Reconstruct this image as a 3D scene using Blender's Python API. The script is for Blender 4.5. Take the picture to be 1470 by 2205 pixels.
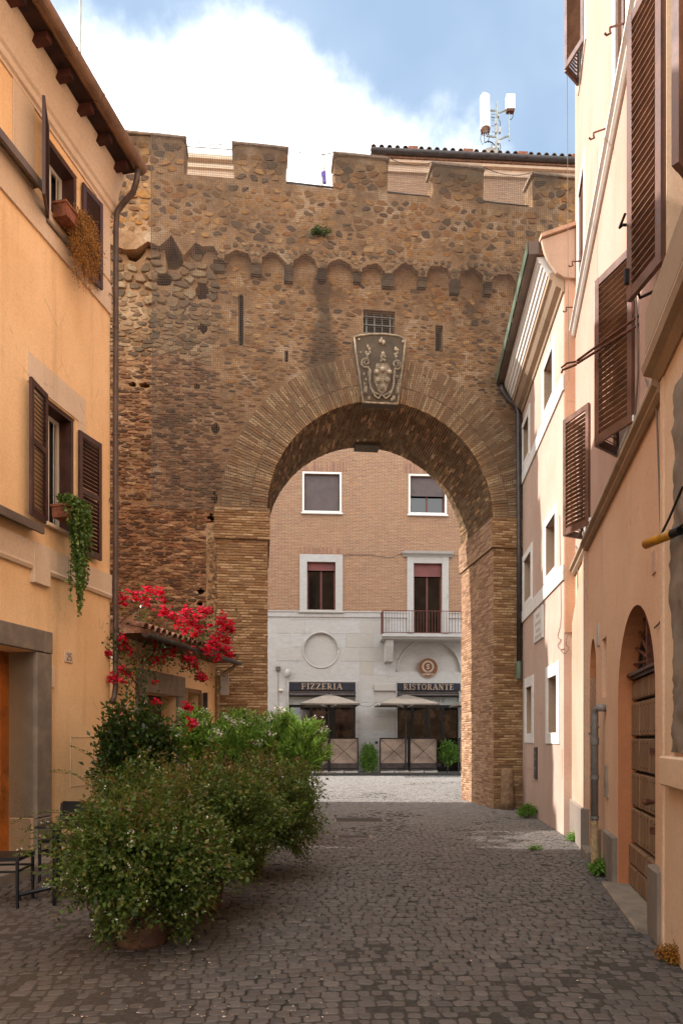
import bpy, math, random
import numpy as np
from mathutils import Vector, noise as mnoise
R_ = math.radians
rnd = random.Random(11)
for o in list(bpy.data.objects):
    bpy.data.objects.remove(o)
scn = bpy.context.scene
COL = scn.collection

# ------------------------------------------------------------------ camera
cam_d = bpy.data.cameras.new('camera')
cam = bpy.data.objects.new('camera', cam_d)
COL.objects.link(cam)
cam.location = (0, 0, 1.6)
cam.rotation_euler = (R_(90), 0, 0)
cam_d.sensor_fit = 'VERTICAL'
cam_d.sensor_height = 36
cam_d.sensor_width = 24
cam_d.lens = 24
cam_d.shift_y = 0.221
cam_d.clip_start = 0.05
cam_d.clip_end = 2000
scn.camera = cam

# ------------------------------------------------------------------ light
SUN = Vector((-1.0, 0.05, 0.69)).normalized()
EL = math.asin(SUN.z)
AZ = math.atan2(SUN.x, SUN.y)
world = bpy.data.worlds.new('World')
scn.world = world
world.use_nodes = True
wt = world.node_tree
wt.nodes.clear()
def wn(t, **k):
    n = wt.nodes.new(t)
    for a, b in k.items():
        setattr(n, a, b)
    return n
sky = wn('ShaderNodeTexSky', sky_type='NISHITA', sun_disc=False)
sky.sun_elevation = EL
sky.sun_rotation = AZ
sky.air_density = 1.0
sky.dust_density = 0.8
sky.ozone_density = 1.6
tc = wn('ShaderNodeTexCoord')
def wmath(op, a, b=None):
    n = wn('ShaderNodeMath', operation=op)
    for i, x in enumerate((a, b)):
        if x is None: continue
        if isinstance(x, (int, float)): n.inputs[i].default_value = x
        else: wt.links.new(x, n.inputs[i])
    return n.outputs[0]
def wdot(vec):
    n = wn('ShaderNodeVectorMath', operation='DOT_PRODUCT')
    wt.links.new(tc.outputs['Generated'], n.inputs[0])
    n.inputs[1].default_value = vec
    return n.outputs['Value']
# cloud bank: a great-circle edge broken up by fractal noise
pA = Vector((-.20, 1, 1.06)); pB = Vector((.42, 1, .83))
nrm = pA.cross(pB).normalized()
if nrm.dot(Vector((-.4, 1, .8))) < 0: nrm = -nrm
edge = wdot(tuple(nrm))
n1 = wn('ShaderNodeTexNoise'); n1.inputs['Scale'].default_value = 4.2; n1.inputs['Detail'].default_value = 9; n1.inputs['Roughness'].default_value = .58
n2 = wn('ShaderNodeTexNoise'); n2.inputs['Scale'].default_value = 2.1; n2.inputs['Detail'].default_value = 5; n2.inputs['Roughness'].default_value = .6
for n in (n1, n2): wt.links.new(tc.outputs['Generated'], n.inputs['Vector'])
m = wmath('ADD', wmath('MULTIPLY', edge, 2.6), wmath('MULTIPLY', wmath('SUBTRACT', n1.outputs['Fac'], .5), .95))
m = wmath('ADD', m, .005)
m_b = wmath('ADD', wmath('MULTIPLY', wdot((-.25, -.95, .18)), 2.2), wmath('MULTIPLY', wmath('SUBTRACT', n1.outputs['Fac'], .5), 1.4))  # unseen cloud bank added behind the camera to brighten the shaded wall
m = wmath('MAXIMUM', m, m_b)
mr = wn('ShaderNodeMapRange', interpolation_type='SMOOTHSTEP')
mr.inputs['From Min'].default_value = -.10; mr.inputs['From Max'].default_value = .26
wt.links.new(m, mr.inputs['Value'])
thin = wn('ShaderNodeMapRange', interpolation_type='SMOOTHSTEP')
thin.inputs['From Min'].default_value = .42; thin.inputs['From Max'].default_value = .75
thin.inputs['To Max'].default_value = .07
wt.links.new(n2.outputs['Fac'], thin.inputs['Value'])
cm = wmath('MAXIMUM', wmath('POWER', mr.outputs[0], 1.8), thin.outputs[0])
ccol = wn('ShaderNodeValToRGB')
ccol.color_ramp.elements[0].position = .3; ccol.color_ramp.elements[0].color = (6.6, 7.0, 7.4, 1)
ccol.color_ramp.elements[1].position = .62; ccol.color_ramp.elements[1].color = (9.6, 9.6, 9.4, 1)
wt.links.new(n2.outputs['Fac'], ccol.inputs['Fac'])
skyg = wn('ShaderNodeMix', data_type='RGBA', blend_type='MIX')
skyg.inputs[0].default_value = .85
wt.links.new(sky.outputs[0], skyg.inputs[6]); skyg.inputs[7].default_value = (1.22, 1.66, 2.24, 1)
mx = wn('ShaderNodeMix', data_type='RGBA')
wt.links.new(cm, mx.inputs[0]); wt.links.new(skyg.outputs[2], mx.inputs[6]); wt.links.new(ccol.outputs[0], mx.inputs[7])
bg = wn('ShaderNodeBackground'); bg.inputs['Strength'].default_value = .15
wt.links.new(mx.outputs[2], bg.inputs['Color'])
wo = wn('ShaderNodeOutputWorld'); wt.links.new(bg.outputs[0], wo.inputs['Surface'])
sd = bpy.data.lights.new('sun', 'SUN')
sd.energy = 3.1
sd.angle = R_(.53)
sd.color = (1, .955, .91)
so = bpy.data.objects.new('sun', sd)
COL.objects.link(so)
so.location = (-20, 0, 30)
so.rotation_euler = SUN.to_track_quat('Z', 'Y').to_euler()
scn.view_settings.view_transform = 'Standard'
scn.view_settings.look = 'None'
scn.view_settings.exposure = 1.32
scn.view_settings.gamma = 1
scn.view_settings.use_curve_mapping = False

# ------------------------------------------------------------------ mesh helpers
def ident(a, b, c): return (a, b, c)
class MB:
    def __init__(s): s.v = []; s.f = []
    def add(s, vs, fs, flip=False):
        b = len(s.v)
        s.v += [tuple(p) for p in vs]
        if flip: s.f += [tuple(i + b for i in reversed(f)) for f in fs]
        else: s.f += [tuple(i + b for i in f) for f in fs]
        return s
    def box(s, a0, a1, b0, b1, c0, c1, fr=None):
        T = fr.T if fr else ident
        vs = [T(a, b, c) for c in (c0, c1) for b in (b0, b1) for a in (a0, a1)]
        fs = [(0, 2, 3, 1), (4, 5, 7, 6), (0, 1, 5, 4), (2, 6, 7, 3), (0, 4, 6, 2), (1, 3, 7, 5)]
        return s.add(vs, fs, fr.flip if fr else False)
    def bbox(s, a0, a1, b0, b1, c0, c1, bev, fr=None):
        """box with the outward (b1) face chamfered"""
        T = fr.T if fr else ident
        e = bev
        vs = [T(a0, b0, c0), T(a1, b0, c0), T(a1, b0, c1), T(a0, b0, c1),
              T(a0, b1 - e, c0), T(a1, b1 - e, c0), T(a1, b1 - e, c1), T(a0, b1 - e, c1),
              T(a0 + e, b1, c0 + e), T(a1 - e, b1, c0 + e), T(a1 - e, b1, c1 - e), T(a0 + e, b1, c1 - e)]
        fs = [(0, 1, 2, 3)] + [(4 + i, 4 + (i + 1) % 4, (i + 1) % 4, i) for i in range(4)] + \
             [(8 + i, 8 + (i + 1) % 4, 4 + (i + 1) % 4, 4 + i) for i in range(4)] + [(11, 10, 9, 8)]
        return s.add(vs, fs, fr.flip if fr else False)
    def prism(s, poly, b0, b1, fr=None):
        """poly in (a, c); extruded along b"""
        T = fr.T if fr else ident
        n = len(poly)
        ar = sum(poly[i][0] * poly[(i + 1) % n][1] - poly[(i + 1) % n][0] * poly[i][1] for i in range(n))
        if ar < 0: poly = poly[::-1]
        vs = [T(a, b0, c) for a, c in poly] + [T(a, b1, c) for a, c in poly]
        fs = [tuple(range(n)), tuple(reversed(range(n, 2 * n)))]
        fs += [(i + n, (i + 1) % n + n, (i + 1) % n, i) for i in range(n)]
        return s.add(vs, fs, fr.flip if fr else False)
    def tube(s, pts, r, n=8, caps=True):
        pts = [Vector(p) for p in pts]
        rs = r if isinstance(r, (list, tuple)) else [r] * len(pts)
        prev = None; rings = []
        for i, p in enumerate(pts):
            d = (pts[min(i + 1, len(pts) - 1)] - pts[max(i - 1, 0)])
            d = d.normalized() if d.length > 1e-9 else Vector((0, 0, 1))
            if prev is None:
                up = Vector((0, 0, 1)) if abs(d.z) < .9 else Vector((1, 0, 0))
                x = d.cross(up).normalized()
            else:
                x = (prev - d * prev.dot(d))
                x = x.normalized() if x.length > 1e-6 else d.orthogonal().normalized()
            prev = x
            y = d.cross(x)
            rings.append([p + (x * math.cos(t) + y * math.sin(t)) * rs[i] for t in [2 * math.pi * j / n for j in range(n)]])
        vs = [v for ring in rings for v in ring]
        fs = []
        for i in range(len(pts) - 1):
            for j in range(n):
                a = i * n + j; b = i * n + (j + 1) % n
                fs.append((a, b, b + n, a + n))
        if caps:
            fs.append(tuple(reversed(range(n)))); fs.append(tuple(range(len(vs) - n, len(vs))))
        return s.add(vs, fs)
    def lathe(s, prof, c=(0, 0, 0), n=20, T=None):
        vs = []; fs = []
        for r, z in prof:
            for j in range(n):
                t = 2 * math.pi * j / n
                p = (c[0] + r * math.cos(t), c[1] + r * math.sin(t), c[2] + z)
                vs.append(T(*p) if T else p)
        for i in range(len(prof) - 1):
            for j in range(n):
                a = i * n + j; b = i * n + (j + 1) % n
                fs.append((a, b, b + n, a + n))
        return s.add(vs, fs)
    def ball(s, c, r, n=10, T=None, sq=(1, 1, 1)):
        vs = []; fs = []; m = n // 2 + 1
        for i in range(m + 1):
            ph = math.pi * i / m
            for j in range(n):
                t = 2 * math.pi * j / n
                p = (c[0] + r * sq[0] * math.sin(ph) * math.cos(t), c[1] + r * sq[1] * math.sin(ph) * math.sin(t), c[2] + r * sq[2] * math.cos(ph))
                vs.append(T(*p) if T else p)
        for i in range(m):
            for j in range(n):
                a = i * n + j; b = i * n + (j + 1) % n
                fs.append((a, b, b + n, a + n))
        return s.add(vs, fs)
    def mesh(s, name):
        me = bpy.data.meshes.new(name)
        me.from_pydata(s.v, [], s.f)
        me.update()
        return me

def tagp(o, label=None, cat=None, group=None, kind=None):
    if label: o['label'] = label
    if cat: o['category'] = cat
    if group: o['group'] = group
    if kind: o['kind'] = kind
    return o
def wl(p):
    v = Vector((0, 0, 0))
    while p is not None:
        v += p.location; p = p.parent
    return v
def put(name, me, mat, parent=None, local=False, loc=None, smooth=False, label=None, kind=None):
    o = bpy.data.objects.new(name, me)
    COL.objects.link(o)
    if mat is not None and not me.materials: me.materials.append(mat)
    if smooth: me.polygons.foreach_set('use_smooth', [True] * len(me.polygons))
    if parent is not None:
        o.parent = parent
        if not local: o.location = -wl(parent)
    if loc is not None: o.location = loc
    if label: o['label'] = label
    if kind: o['kind'] = kind
    return o
def build(mb, name, mat, parent=None, **k):
    return put(name, mb.mesh(name), mat, parent, **k)
def thing_mesh(mb, name, mat, label, cat, group=None, smooth=False):
    """a thing that is one mesh, its origin at the middle of its base"""
    a = np.array(mb.v)
    c = Vector(((a[:, 0].min() + a[:, 0].max()) / 2, (a[:, 1].min() + a[:, 1].max()) / 2, a[:, 2].min()))
    mb.v = [tuple(Vector(p) - c) for p in mb.v]
    o = put(name, mb.mesh(name), mat, smooth=smooth)
    o.location = c
    return tagp(o, label, cat, group)
def thing(name, loc, label, cat, group=None, rz=0):
    o = bpy.data.objects.new(name, None)
    o.empty_display_size = .2
    COL.objects.link(o)
    o.location = loc; o.rotation_euler = (0, 0, rz)
    return tagp(o, label, cat, group)
def struct(mb, name, mat, smooth=False):
    o = build(mb, name, mat, smooth=smooth)
    o['kind'] = 'structure'
    return o
def copy_tree(o, parent=None):
    c = o.copy(); COL.objects.link(c); c.parent = parent
    for ch in list(o.children): copy_tree(ch, c)
    return c

class Frame:
    """a wall plane: T(s, out, z); s is the world x (or y) coordinate along it"""
    def __init__(f, org, d, out):
        f.o = Vector((org[0], org[1], 0)); f.d = Vector((d[0], d[1], 0))
        f.n = Vector((out[0], out[1], 0)).normalized()
        f.flip = (f.d.x * f.n.y - f.d.y * f.n.x) < 0
    def T(f, s, o, z):
        p = f.o + f.d * s + f.n * o
        return (p.x, p.y, z)
    def P(f, u, v, out=0.0):
        """where the ray of photo point (u, v) meets the plane: (s, z)"""
        k = (u - 735) / 1470
        o = f.o + f.n * out
        # (o + d s).x = k (o + d s).y
        s = (k * o.y - o.x) / (f.d.x - k * f.d.y)
        y = o.y + f.d.y * s
        return s, 1.6 + (1590 - v) * y / 1470
L = Frame((-5.44, 0), (.2, 1), (1, -.2))
RR = Frame((1.33, 0), (.224, 1), (-1, .224))
K = Frame((2.504, 0), (.1036, 1), (-1, .1036))
W = Frame((0, 15.149), (1, .12), (.12, -1))
F = Frame((0, 30.8), (1, .057), (.057, -1))

def arc(cx, cz, r, a0, a1, n, rz=None):
    rz = r if rz is None else rz
    return [(cx + r * math.cos(R_(a0 + (a1 - a0) * i / n)), cz + rz * math.sin(R_(a0 + (a1 - a0) * i / n))) for i in range(n + 1)]
def rect(a0, a1, c0, c1): return [(a0, c0), (a1, c0), (a1, c1), (a0, c1)]

def panel(mb, fr, outline, holes, b0, b1):
    """flat slab with openings, filled by a 2D curve"""
    cu = bpy.data.curves.new('tmp', 'CURVE')
    cu.dimensions = '2D'; cu.fill_mode = 'BOTH'
    cu.extrude = (b1 - b0) / 2
    for poly in [outline] + holes:
        sp = cu.splines.new('POLY')
        sp.points.add(len(poly) - 1)
        for i, (a, c) in enumerate(poly): sp.points[i].co = (a, c, 0, 1)
        sp.use_cyclic_u = True
    ob = bpy.data.objects.new('tmp', cu); COL.objects.link(ob)
    dg = bpy.context.evaluated_depsgraph_get(); dg.update()
    me = ob.evaluated_get(dg).to_mesh()
    vs = [v.co.copy() for v in me.vertices]
    fs = [tuple(p.vertices) for p in me.polygons]
    ob.evaluated_get(dg).to_mesh_clear()
    bpy.data.objects.remove(ob); bpy.data.curves.remove(cu)
    m = (b0 + b1) / 2
    # merge doubles
    key = {}; idx = []; out = []
    for v in vs:
        k = (round(v.x, 4), round(v.y, 4), round(v.z, 4))
        if k not in key: key[k] = len(out); out.append(v)
        idx.append(key[k])
    fs2 = []
    for f in fs:
        g = []
        for i in f:
            if not g or g[-1] != idx[i]: g.append(idx[i])
        if len(g) > 1 and g[0] == g[-1]: g.pop()
        if len(set(g)) >= 3: fs2.append(tuple(g))
    mb.add([fr.T(v.x, m + v.z, v.y) for v in out], fs2)
    mb.needfix = True
    return mb
def fix_normals(o):
    import bmesh
    bm = bmesh.new(); bm.from_mesh(o.data)
    bmesh.ops.recalc_face_normals(bm, faces=bm.faces)
    bm.to_mesh(o.data); bm.free()

def quads_obj(name, V, mat, parent=None, local=False, kind=None):
    """V: (n, 4, 3) array of separate quads"""
    n = len(V)
    me = bpy.data.meshes.new(name)
    me.vertices.add(n * 4); me.loops.add(n * 4); me.polygons.add(n)
    me.vertices.foreach_set('co', V.reshape(-1).astype(np.float32))
    me.loops.foreach_set('vertex_index', np.arange(n * 4, dtype=np.int32))
    me.polygons.foreach_set('loop_start', np.arange(0, n * 4, 4, dtype=np.int32))
    me.update(calc_edges=True)
    me.validate()
    return put(name, me, mat, parent, local=local, kind=kind)

# ------------------------------------------------------------------ materials
import colorsys
def C(h, f=1.0, s=1.0):
    """sRGB hex to linear; f scales the value, s the saturation"""
    h = h.lstrip('#')
    c = [int(h[i:i + 2], 16) / 255 for i in (0, 2, 4)]
    if f != 1.0 or s != 1.0:
        H, S, V = colorsys.rgb_to_hsv(*c)
        c = colorsys.hsv_to_rgb(H, S * s, min(1, V * f))
    return tuple(((x / 12.92) if x <= .04045 else ((x + .055) / 1.055) ** 2.4) for x in c) + (1,)
class NT:
    def __init__(s, name):
        s.m = bpy.data.materials.new(name); s.m.use_nodes = True
        s.t = s.m.node_tree; s.t.nodes.clear()
        s.out = s.t.nodes.new('ShaderNodeOutputMaterial')
        s.b = s.t.nodes.new('ShaderNodeBsdfPrincipled')
        s.t.links.new(s.b.outputs[0], s.out.inputs['Surface'])
        s.pos = s.t.nodes.new('ShaderNodeNewGeometry')
    def set(s, i, x):
        if x is None: return
        if isinstance(x, bpy.types.NodeSocket): s.t.links.new(x, i)
        elif isinstance(x, (tuple, list)) and len(x) == 3 and i.type == 'RGBA': i.default_value = (*x, 1)
        else: i.default_value = x
    def P(s): return s.pos.outputs['Position']
    def isl(s):
        oi = s.t.nodes.new('ShaderNodeObjectInfo')
        return s.math('FRACT', s.math('ADD', s.pos.outputs['Random Per Island'], oi.outputs['Random']))
    def math(s, op, a, b=None, c=None):
        n = s.t.nodes.new('ShaderNodeMath'); n.operation = op
        s.set(n.inputs[0], a); s.set(n.inputs[1], b)
        if c is not None: s.set(n.inputs[2], c)
        return n.outputs[0]
    def vscale(s, v, sc):
        n = s.t.nodes.new('ShaderNodeVectorMath'); n.operation = 'MULTIPLY'
        s.set(n.inputs[0], v); n.inputs[1].default_value = sc
        return n.outputs[0]
    def sep(s, v):
        n = s.t.nodes.new('ShaderNodeSeparateXYZ'); s.set(n.inputs[0], v); return n.outputs
    def noise(s, scale, detail=4, rough=.55, vec=None, dist=0):
        n = s.t.nodes.new('ShaderNodeTexNoise')
        s.set(n.inputs['Vector'], vec if vec is not None else s.P())
        n.inputs['Scale'].default_value = scale; n.inputs['Detail'].default_value = detail
        n.inputs['Roughness'].default_value = rough; n.inputs['Distortion'].default_value = dist
        return n.outputs['Fac']
    def vor(s, scale, vec=None, feat='F1'):
        n = s.t.nodes.new('ShaderNodeTexVoronoi'); n.feature = feat
        s.set(n.inputs['Vector'], vec if vec is not None else s.P())
        n.inputs['Scale'].default_value = scale
        return n.outputs
    def ramp(s, f, stops, interp='LINEAR'):
        n = s.t.nodes.new('ShaderNodeValToRGB'); s.set(n.inputs[0], f)
        cr = n.color_ramp; cr.interpolation = interp
        while len(cr.elements) < len(stops): cr.elements.new(.5)
        for e, (p, c) in zip(cr.elements, stops):
            e.position = p; e.color = c if isinstance(c, tuple) else (c, c, c, 1)
        return n.outputs[0]
    def rng(s, f, a, b, c=0, d=1):
        n = s.t.nodes.new('ShaderNodeMapRange'); n.interpolation_type = 'SMOOTHSTEP'
        s.set(n.inputs[0], f)
        for i, x in enumerate((a, b, c, d)): n.inputs[i + 1].default_value = x
        return n.outputs[0]
    def mix(s, f, a, b, blend='MIX'):
        n = s.t.nodes.new('ShaderNodeMix'); n.data_type = 'RGBA'; n.blend_type = blend
        s.set(n.inputs[0], f); s.set(n.inputs[6], a); s.set(n.inputs[7], b)
        return n.outputs[2]
    def bump(s, h, strength=.5, dist=.02, nrm=None):
        n = s.t.nodes.new('ShaderNodeBump')
        s.set(n.inputs['Height'], h); n.inputs['Strength'].default_value = strength; n.inputs['Distance'].default_value = dist
        if nrm is not None: s.set(n.inputs['Normal'], nrm)
        s.t.links.new(n.outputs[0], s.b.inputs['Normal'])
        return n.outputs[0]
    def fin(s, col=None, rough=.85, metal=0, spec=None):
        s.set(s.b.inputs['Base Color'], col); s.set(s.b.inputs['Roughness'], rough)
        s.b.inputs['Metallic'].default_value = metal
        if spec is not None: s.b.inputs['Specular IOR Level'].default_value = spec
        return s.m

def stucco(name, c, c2, stain=None, streak=.5, bump=.25, rough=.9, f=1.08, s=.80):
    n = NT(name)
    K_ = lambda h: C(h, f, s)
    big = n.noise(.55, 5, .6)
    col = n.mix(n.rng(big, .35, .68), K_(c), K_(c2))
    st = n.noise(1, 6, .62, vec=n.vscale(n.P(), (3.1, 3.1, .28)))
    col = n.mix(n.math('MULTIPLY', n.rng(st, .52, .78), streak), col, K_(stain or c2), 'MIX')
    fine = n.noise(38, 5, .7)
    col = n.mix(n.rng(fine, .35, .75, 0, .16), col, (.02, .015, .01, 1))
    mid = n.noise(5, 6, .7)
    col = n.mix(n.rng(mid, .5, .85, 0, .22), col, K_(stain or c2))
    pt = n.noise(.9, 7, .62, dist=.6)
    col = n.mix(n.rng(pt, .56, .60, 0, .20), col, K_(c2))
    col = n.mix(n.rng(n.noise(2.3, 8, .7, dist=1.0), .62, .70, 0, .30), col, tuple(x * .62 for x in K_(stain or c2)[:3]) + (1,))
    cr = n.vor(.9, vec=n.vscale(n.P(), (1, 1, .6)), feat='DISTANCE_TO_EDGE')['Distance']
    crm = n.math('MULTIPLY', n.rng(n.math('ADD', cr, n.math('MULTIPLY', n.math('SUBTRACT', n.noise(6, 4), .5), .05)), .0, .005, .18, 0), n.rng(n.noise(.7, 3), .52, .6))
    col = n.mix(crm, col, (.05, .035, .025, 1))
    h = n.math('ADD', n.math('MULTIPLY', fine, .35), n.noise(9, 5, .6))
    n.bump(h, bump, .012)
    return n.fin(col, rough, spec=.25)
def plain(name, c, rough=.6, metal=0, var=.25, scale=6, bump=0, spec=None):
    n = NT(name)
    a = C(c)
    f = n.noise(scale, 6, .65)
    d = tuple(x * (1 - var * 1.6) for x in a[:3]) + (1,)
    u = tuple(min(1, x * (1 + var)) for x in a[:3]) + (1,)
    col = n.mix(n.rng(f, .3, .72), d, u)
    if bump: n.bump(n.noise(scale * 6, 5, .6), bump, .01)
    return n.fin(col, n.rng(f, .2, .8, max(.05, rough - .12), min(1, rough + .12)), metal, spec)
def glass(name, c='#0b0e10', rough=.06):
    n = NT(name)
    n.bump(n.noise(1.4, 2), .08, .03)
    return n.fin(C(c), rough, 0, .8)
def streak_mask(n):
    """soot run below the plant on the old wall, and general blackening"""
    x, y, z = n.sep(n.P())
    w = n.math('MULTIPLY', n.math('SUBTRACT', n.noise(1.6, 4), .5), .5)
    dx = n.math('ABSOLUTE', n.math('ADD', n.math('ADD', x, .42), w))
    wid = n.rng(z, 9.3, 11.9, .34, .12)
    a = n.math('MULTIPLY', n.rng(n.math('DIVIDE', dx, wid), .6, 1.4, 1, 0), n.math('MULTIPLY', n.rng(z, 9.0, 9.5), n.rng(z, 11.6, 12.3, 1, 0)))
    lf = n.rng(n.noise(.8, 6, .7), .50, .68)
    top = n.rng(n.math('ADD', z, n.math('MULTIPLY', n.noise(1.3, 4), 2.2)), 14.6, 15.6, 0, .7)
    return n.math('MINIMUM', n.math('ADD', n.math('ADD', n.math('MULTIPLY', a, .9), n.math('MULTIPLY', lf, .52)), top), .92)
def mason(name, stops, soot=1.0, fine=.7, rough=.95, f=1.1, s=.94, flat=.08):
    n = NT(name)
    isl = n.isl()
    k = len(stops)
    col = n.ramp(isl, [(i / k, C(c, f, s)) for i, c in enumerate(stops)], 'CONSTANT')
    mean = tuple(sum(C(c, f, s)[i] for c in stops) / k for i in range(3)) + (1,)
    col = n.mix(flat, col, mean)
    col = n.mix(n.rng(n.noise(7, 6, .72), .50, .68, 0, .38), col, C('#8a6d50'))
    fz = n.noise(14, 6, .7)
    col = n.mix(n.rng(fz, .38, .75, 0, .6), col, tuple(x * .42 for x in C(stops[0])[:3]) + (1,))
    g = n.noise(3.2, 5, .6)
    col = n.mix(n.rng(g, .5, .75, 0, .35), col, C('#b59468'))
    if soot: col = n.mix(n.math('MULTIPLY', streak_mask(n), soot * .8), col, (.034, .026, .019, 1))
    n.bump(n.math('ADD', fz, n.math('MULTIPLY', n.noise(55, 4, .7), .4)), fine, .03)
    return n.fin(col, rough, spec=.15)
M = {}
M['wall_mortar'] = (lambda n: (n.bump(n.math('ADD', n.noise(9, 7, .72), n.math('MULTIPLY', n.noise(60, 4, .7), .5)), .8, .05),
    n.fin(n.mix(n.math('MULTIPLY', streak_mask(n), .75), n.mix(n.rng(n.noise(22, 6, .75), .4, .7, 0, .55), n.ramp(n.noise(1.7, 6, .68), [(.32, C('#7c5c40')), (.46, C('#a57f5a')), (.56, C('#b48e68')), (.68, C('#d0b494'))]), C('#6e5846')), (.034, .026, .019, 1)), .97, spec=.1))[1])(NT('old mortar'))
M['rubble'] = mason('rubble stone', ['#9a6a34', '#7a5836', '#58473a', '#8f5f30', '#a87a48', '#6c4a2e', '#453b34', '#9b7348', '#86552b', '#b08a5c'])
M['tufa'] = mason('tufa block', ['#8e7252', '#7d6144', '#5f4e3c', '#98805f', '#84664a', '#6a5642', '#927a5a', '#57493c'], s=.9)
M['corbel'] = mason('corbel stone', ['#5c5044', '#4d443c', '#6a5a48', '#574a3e'])
M['oldbrick'] = mason('weathered brick', ['#6a3d22', '#7d4b28', '#57361f', '#8a5a34', '#4c3222', '#93673e', '#5f3a20', '#744d30', '#3e2b20'], f=1.22, s=.72)
M['archbrick'] = mason('arch brick', ['#9c7448', '#8a6238', '#a8804f', '#7f5a35', '#94683a', '#b08c5c', '#86542c', '#9d7a50'], soot=.75, s=.74, f=1.1, flat=.05)
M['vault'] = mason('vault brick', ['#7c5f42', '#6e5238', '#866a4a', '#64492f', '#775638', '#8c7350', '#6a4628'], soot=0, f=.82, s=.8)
M['pierbrick'] = mason('pier brick', ['#96693a', '#83582e', '#a57a48', '#7a5230', '#8e6536', '#ad8554', '#76481f'], soot=.35, s=.72)
M['jambbrick'] = mason('jamb brick', ['#a2795a', '#8d664a', '#b28a68', '#96705a', '#ab8260', '#7d5640'], soot=.2, s=.8)
M['pointing'] = plain('lime pointing', '#8a6d50', .97, 0, .3, 14, .5)
M['shield'] = (lambda n: (n.bump(n.noise(40, 5, .7), .7, .02), n.fin(n.mix(n.rng(n.noise(7, 6, .7), .45, .75), C('#544838'), n.mix(n.rng(n.noise(3, 4), .4, .6), C('#3a342f'), C('#6e5c48'))), .92))[1])(NT('carved stone'))

M['stuccoL'] = stucco('orange plaster', '#e4b67e', '#d8a66a', '#b88a5a', .6)
M['stuccoLtrim'] = stucco('cream plaster', '#cfb496', '#c2a482', '#a48c70', .5)
M['stuccoR'] = stucco('peach plaster', '#c39f8c', '#b8927d', '#a4806c', .5, f=1, s=.92)
M['stuccoRlow'] = stucco('deep orange plaster', '#d4aa86', '#c89a76', '#b08868', .6, f=1.05, s=.85)
M['stuccoRpale'] = stucco('pale peach plaster', '#c6a68c', '#ba957c', '#a07c62', .5, f=1, s=.9)
M['stuccoN'] = stucco('cream orange plaster', '#ceae8c', '#c29c78', '#b08a64', .35)
M['stuccoK'] = stucco('pink plaster', '#c8a894', '#bc9884', '#a48470', .5, f=1, s=.85)
M['orange'] = stucco('orange edge plaster', '#bc9070', '#ae8060', '#9a6a48', .5)
M['white'] = stucco('white painted trim', '#ddd4c6', '#d0c5b4', '#b8a58c', .3, .12, f=1.04, s=.5)
M['taupe'] = stucco('taupe moulding', '#a08468', '#8e745a', '#6e5a48', .5, .15)
M['reveal'] = stucco('red ochre plaster', '#9d5f34', '#8a4f2c', '#74452c', .5, f=1.25, s=.82)
M['grime'] = stucco('grey cement plinth', '#8a7a6a', '#73665a', '#544a42', .7, .5)
M['peperino'] = (lambda n: (n.bump(n.noise(45, 5, .7), .4, .01), n.fin(n.mix(n.rng(n.vor(60)['Distance'], .0, .35, .5, 0), n.mix(n.rng(n.noise(5, 5), .35, .7), C('#75695c'), C('#8a7c6c')), C('#4a423a')), .9))[1])(NT('speckled grey stone'))
M['travertine'] = (lambda n: (n.bump(n.noise(20, 6, .75, vec=n.vscale(n.P(), (1, 1, 3))), .35, .02), n.fin(n.mix(n.rng(n.noise(1.1, 7, .72), .58, .72, 0, .55), n.mix(n.math('MULTIPLY', n.isl(), .8), n.mix(n.rng(n.noise(4, 6, .7, vec=n.vscale(n.P(), (1, 1, 2.5))), .3, .7), C('#a4a2a0'), C('#b4b2b0')), C('#a59c92')), C('#7d7060')), .8))[1])(NT('travertine'))
M['brownwood'] = plain('dark brown shutter paint', '#4a2e26', .5, 0, .25, 5, .1)
M['brownwoodR'] = plain('red brown shutter paint', '#684738', .42, 0, .2, 4, .1)
M['cherry'] = plain('brown window frame', '#5e2c22', .5, 0, .15)
M['whiteframe'] = plain('white window frame', '#cfc8ba', .5, 0, .06)
M['glass'] = glass('dark window glass')
M['glassroom'] = (lambda n: (n.bump(n.noise(1.4, 2), .08, .03), n.fin(n.mix(n.rng(n.noise(2.4, 4, .6), .45, .6), C('#101010'), C('#3a2c22')), .06, spec=.8))[1])(NT('shop glass'))
M['dark'] = plain('dark void', '#0d0b0a', .95, 0, .1)
M['iron'] = plain('rusty iron', '#6e4430', .8, .3, .4, 20, .3)
M['blackmetal'] = plain('black painted metal', '#131315', .45, .2, .2)
M['pipebrown'] = plain('brown drainpipe', '#56453a', .45, .2, .25)
M['copper'] = plain('tan copper gutter', '#8a6a50', .42, .35, .25, 3)
M['coppergreen'] = plain('green patina fascia', '#5d6c58', .55, .25, .25, 3)
M['gutterbox'] = plain('grey brown sheet metal', '#6e5f54', .55, .3, .2, 3)
M['pipedark'] = plain('dark zinc downpipe', '#4a4240', .45, .4, .25)
M['pipegrey'] = plain('grey plastic pipe', '#74706c', .5, 0, .2, 9)
M['pipetan'] = plain('tan pipe sleeve', '#a8906c', .8, 0, .3, 18)
M['rafter'] = plain('dark red brown rafter', '#4e2416', .85, 0, .4, 4, .4)
M['soffit'] = plain('brown soffit board', '#3a2118', .9, 0, .4, 5, .4)
M['terracotta'] = plain('old terracotta', '#8a5238', .9, 0, .35, 9, .4)
M['tile'] = plain('mossy roof tile', '#8a6048', .95, 0, .4, 12, .5)
M['pot'] = plain('terracotta pot', '#62402c', .9, 0, .3, 7, .3)
M['soil'] = plain('dark soil', '#1c130d', 1, 0, .3, 20, .5)
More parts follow.
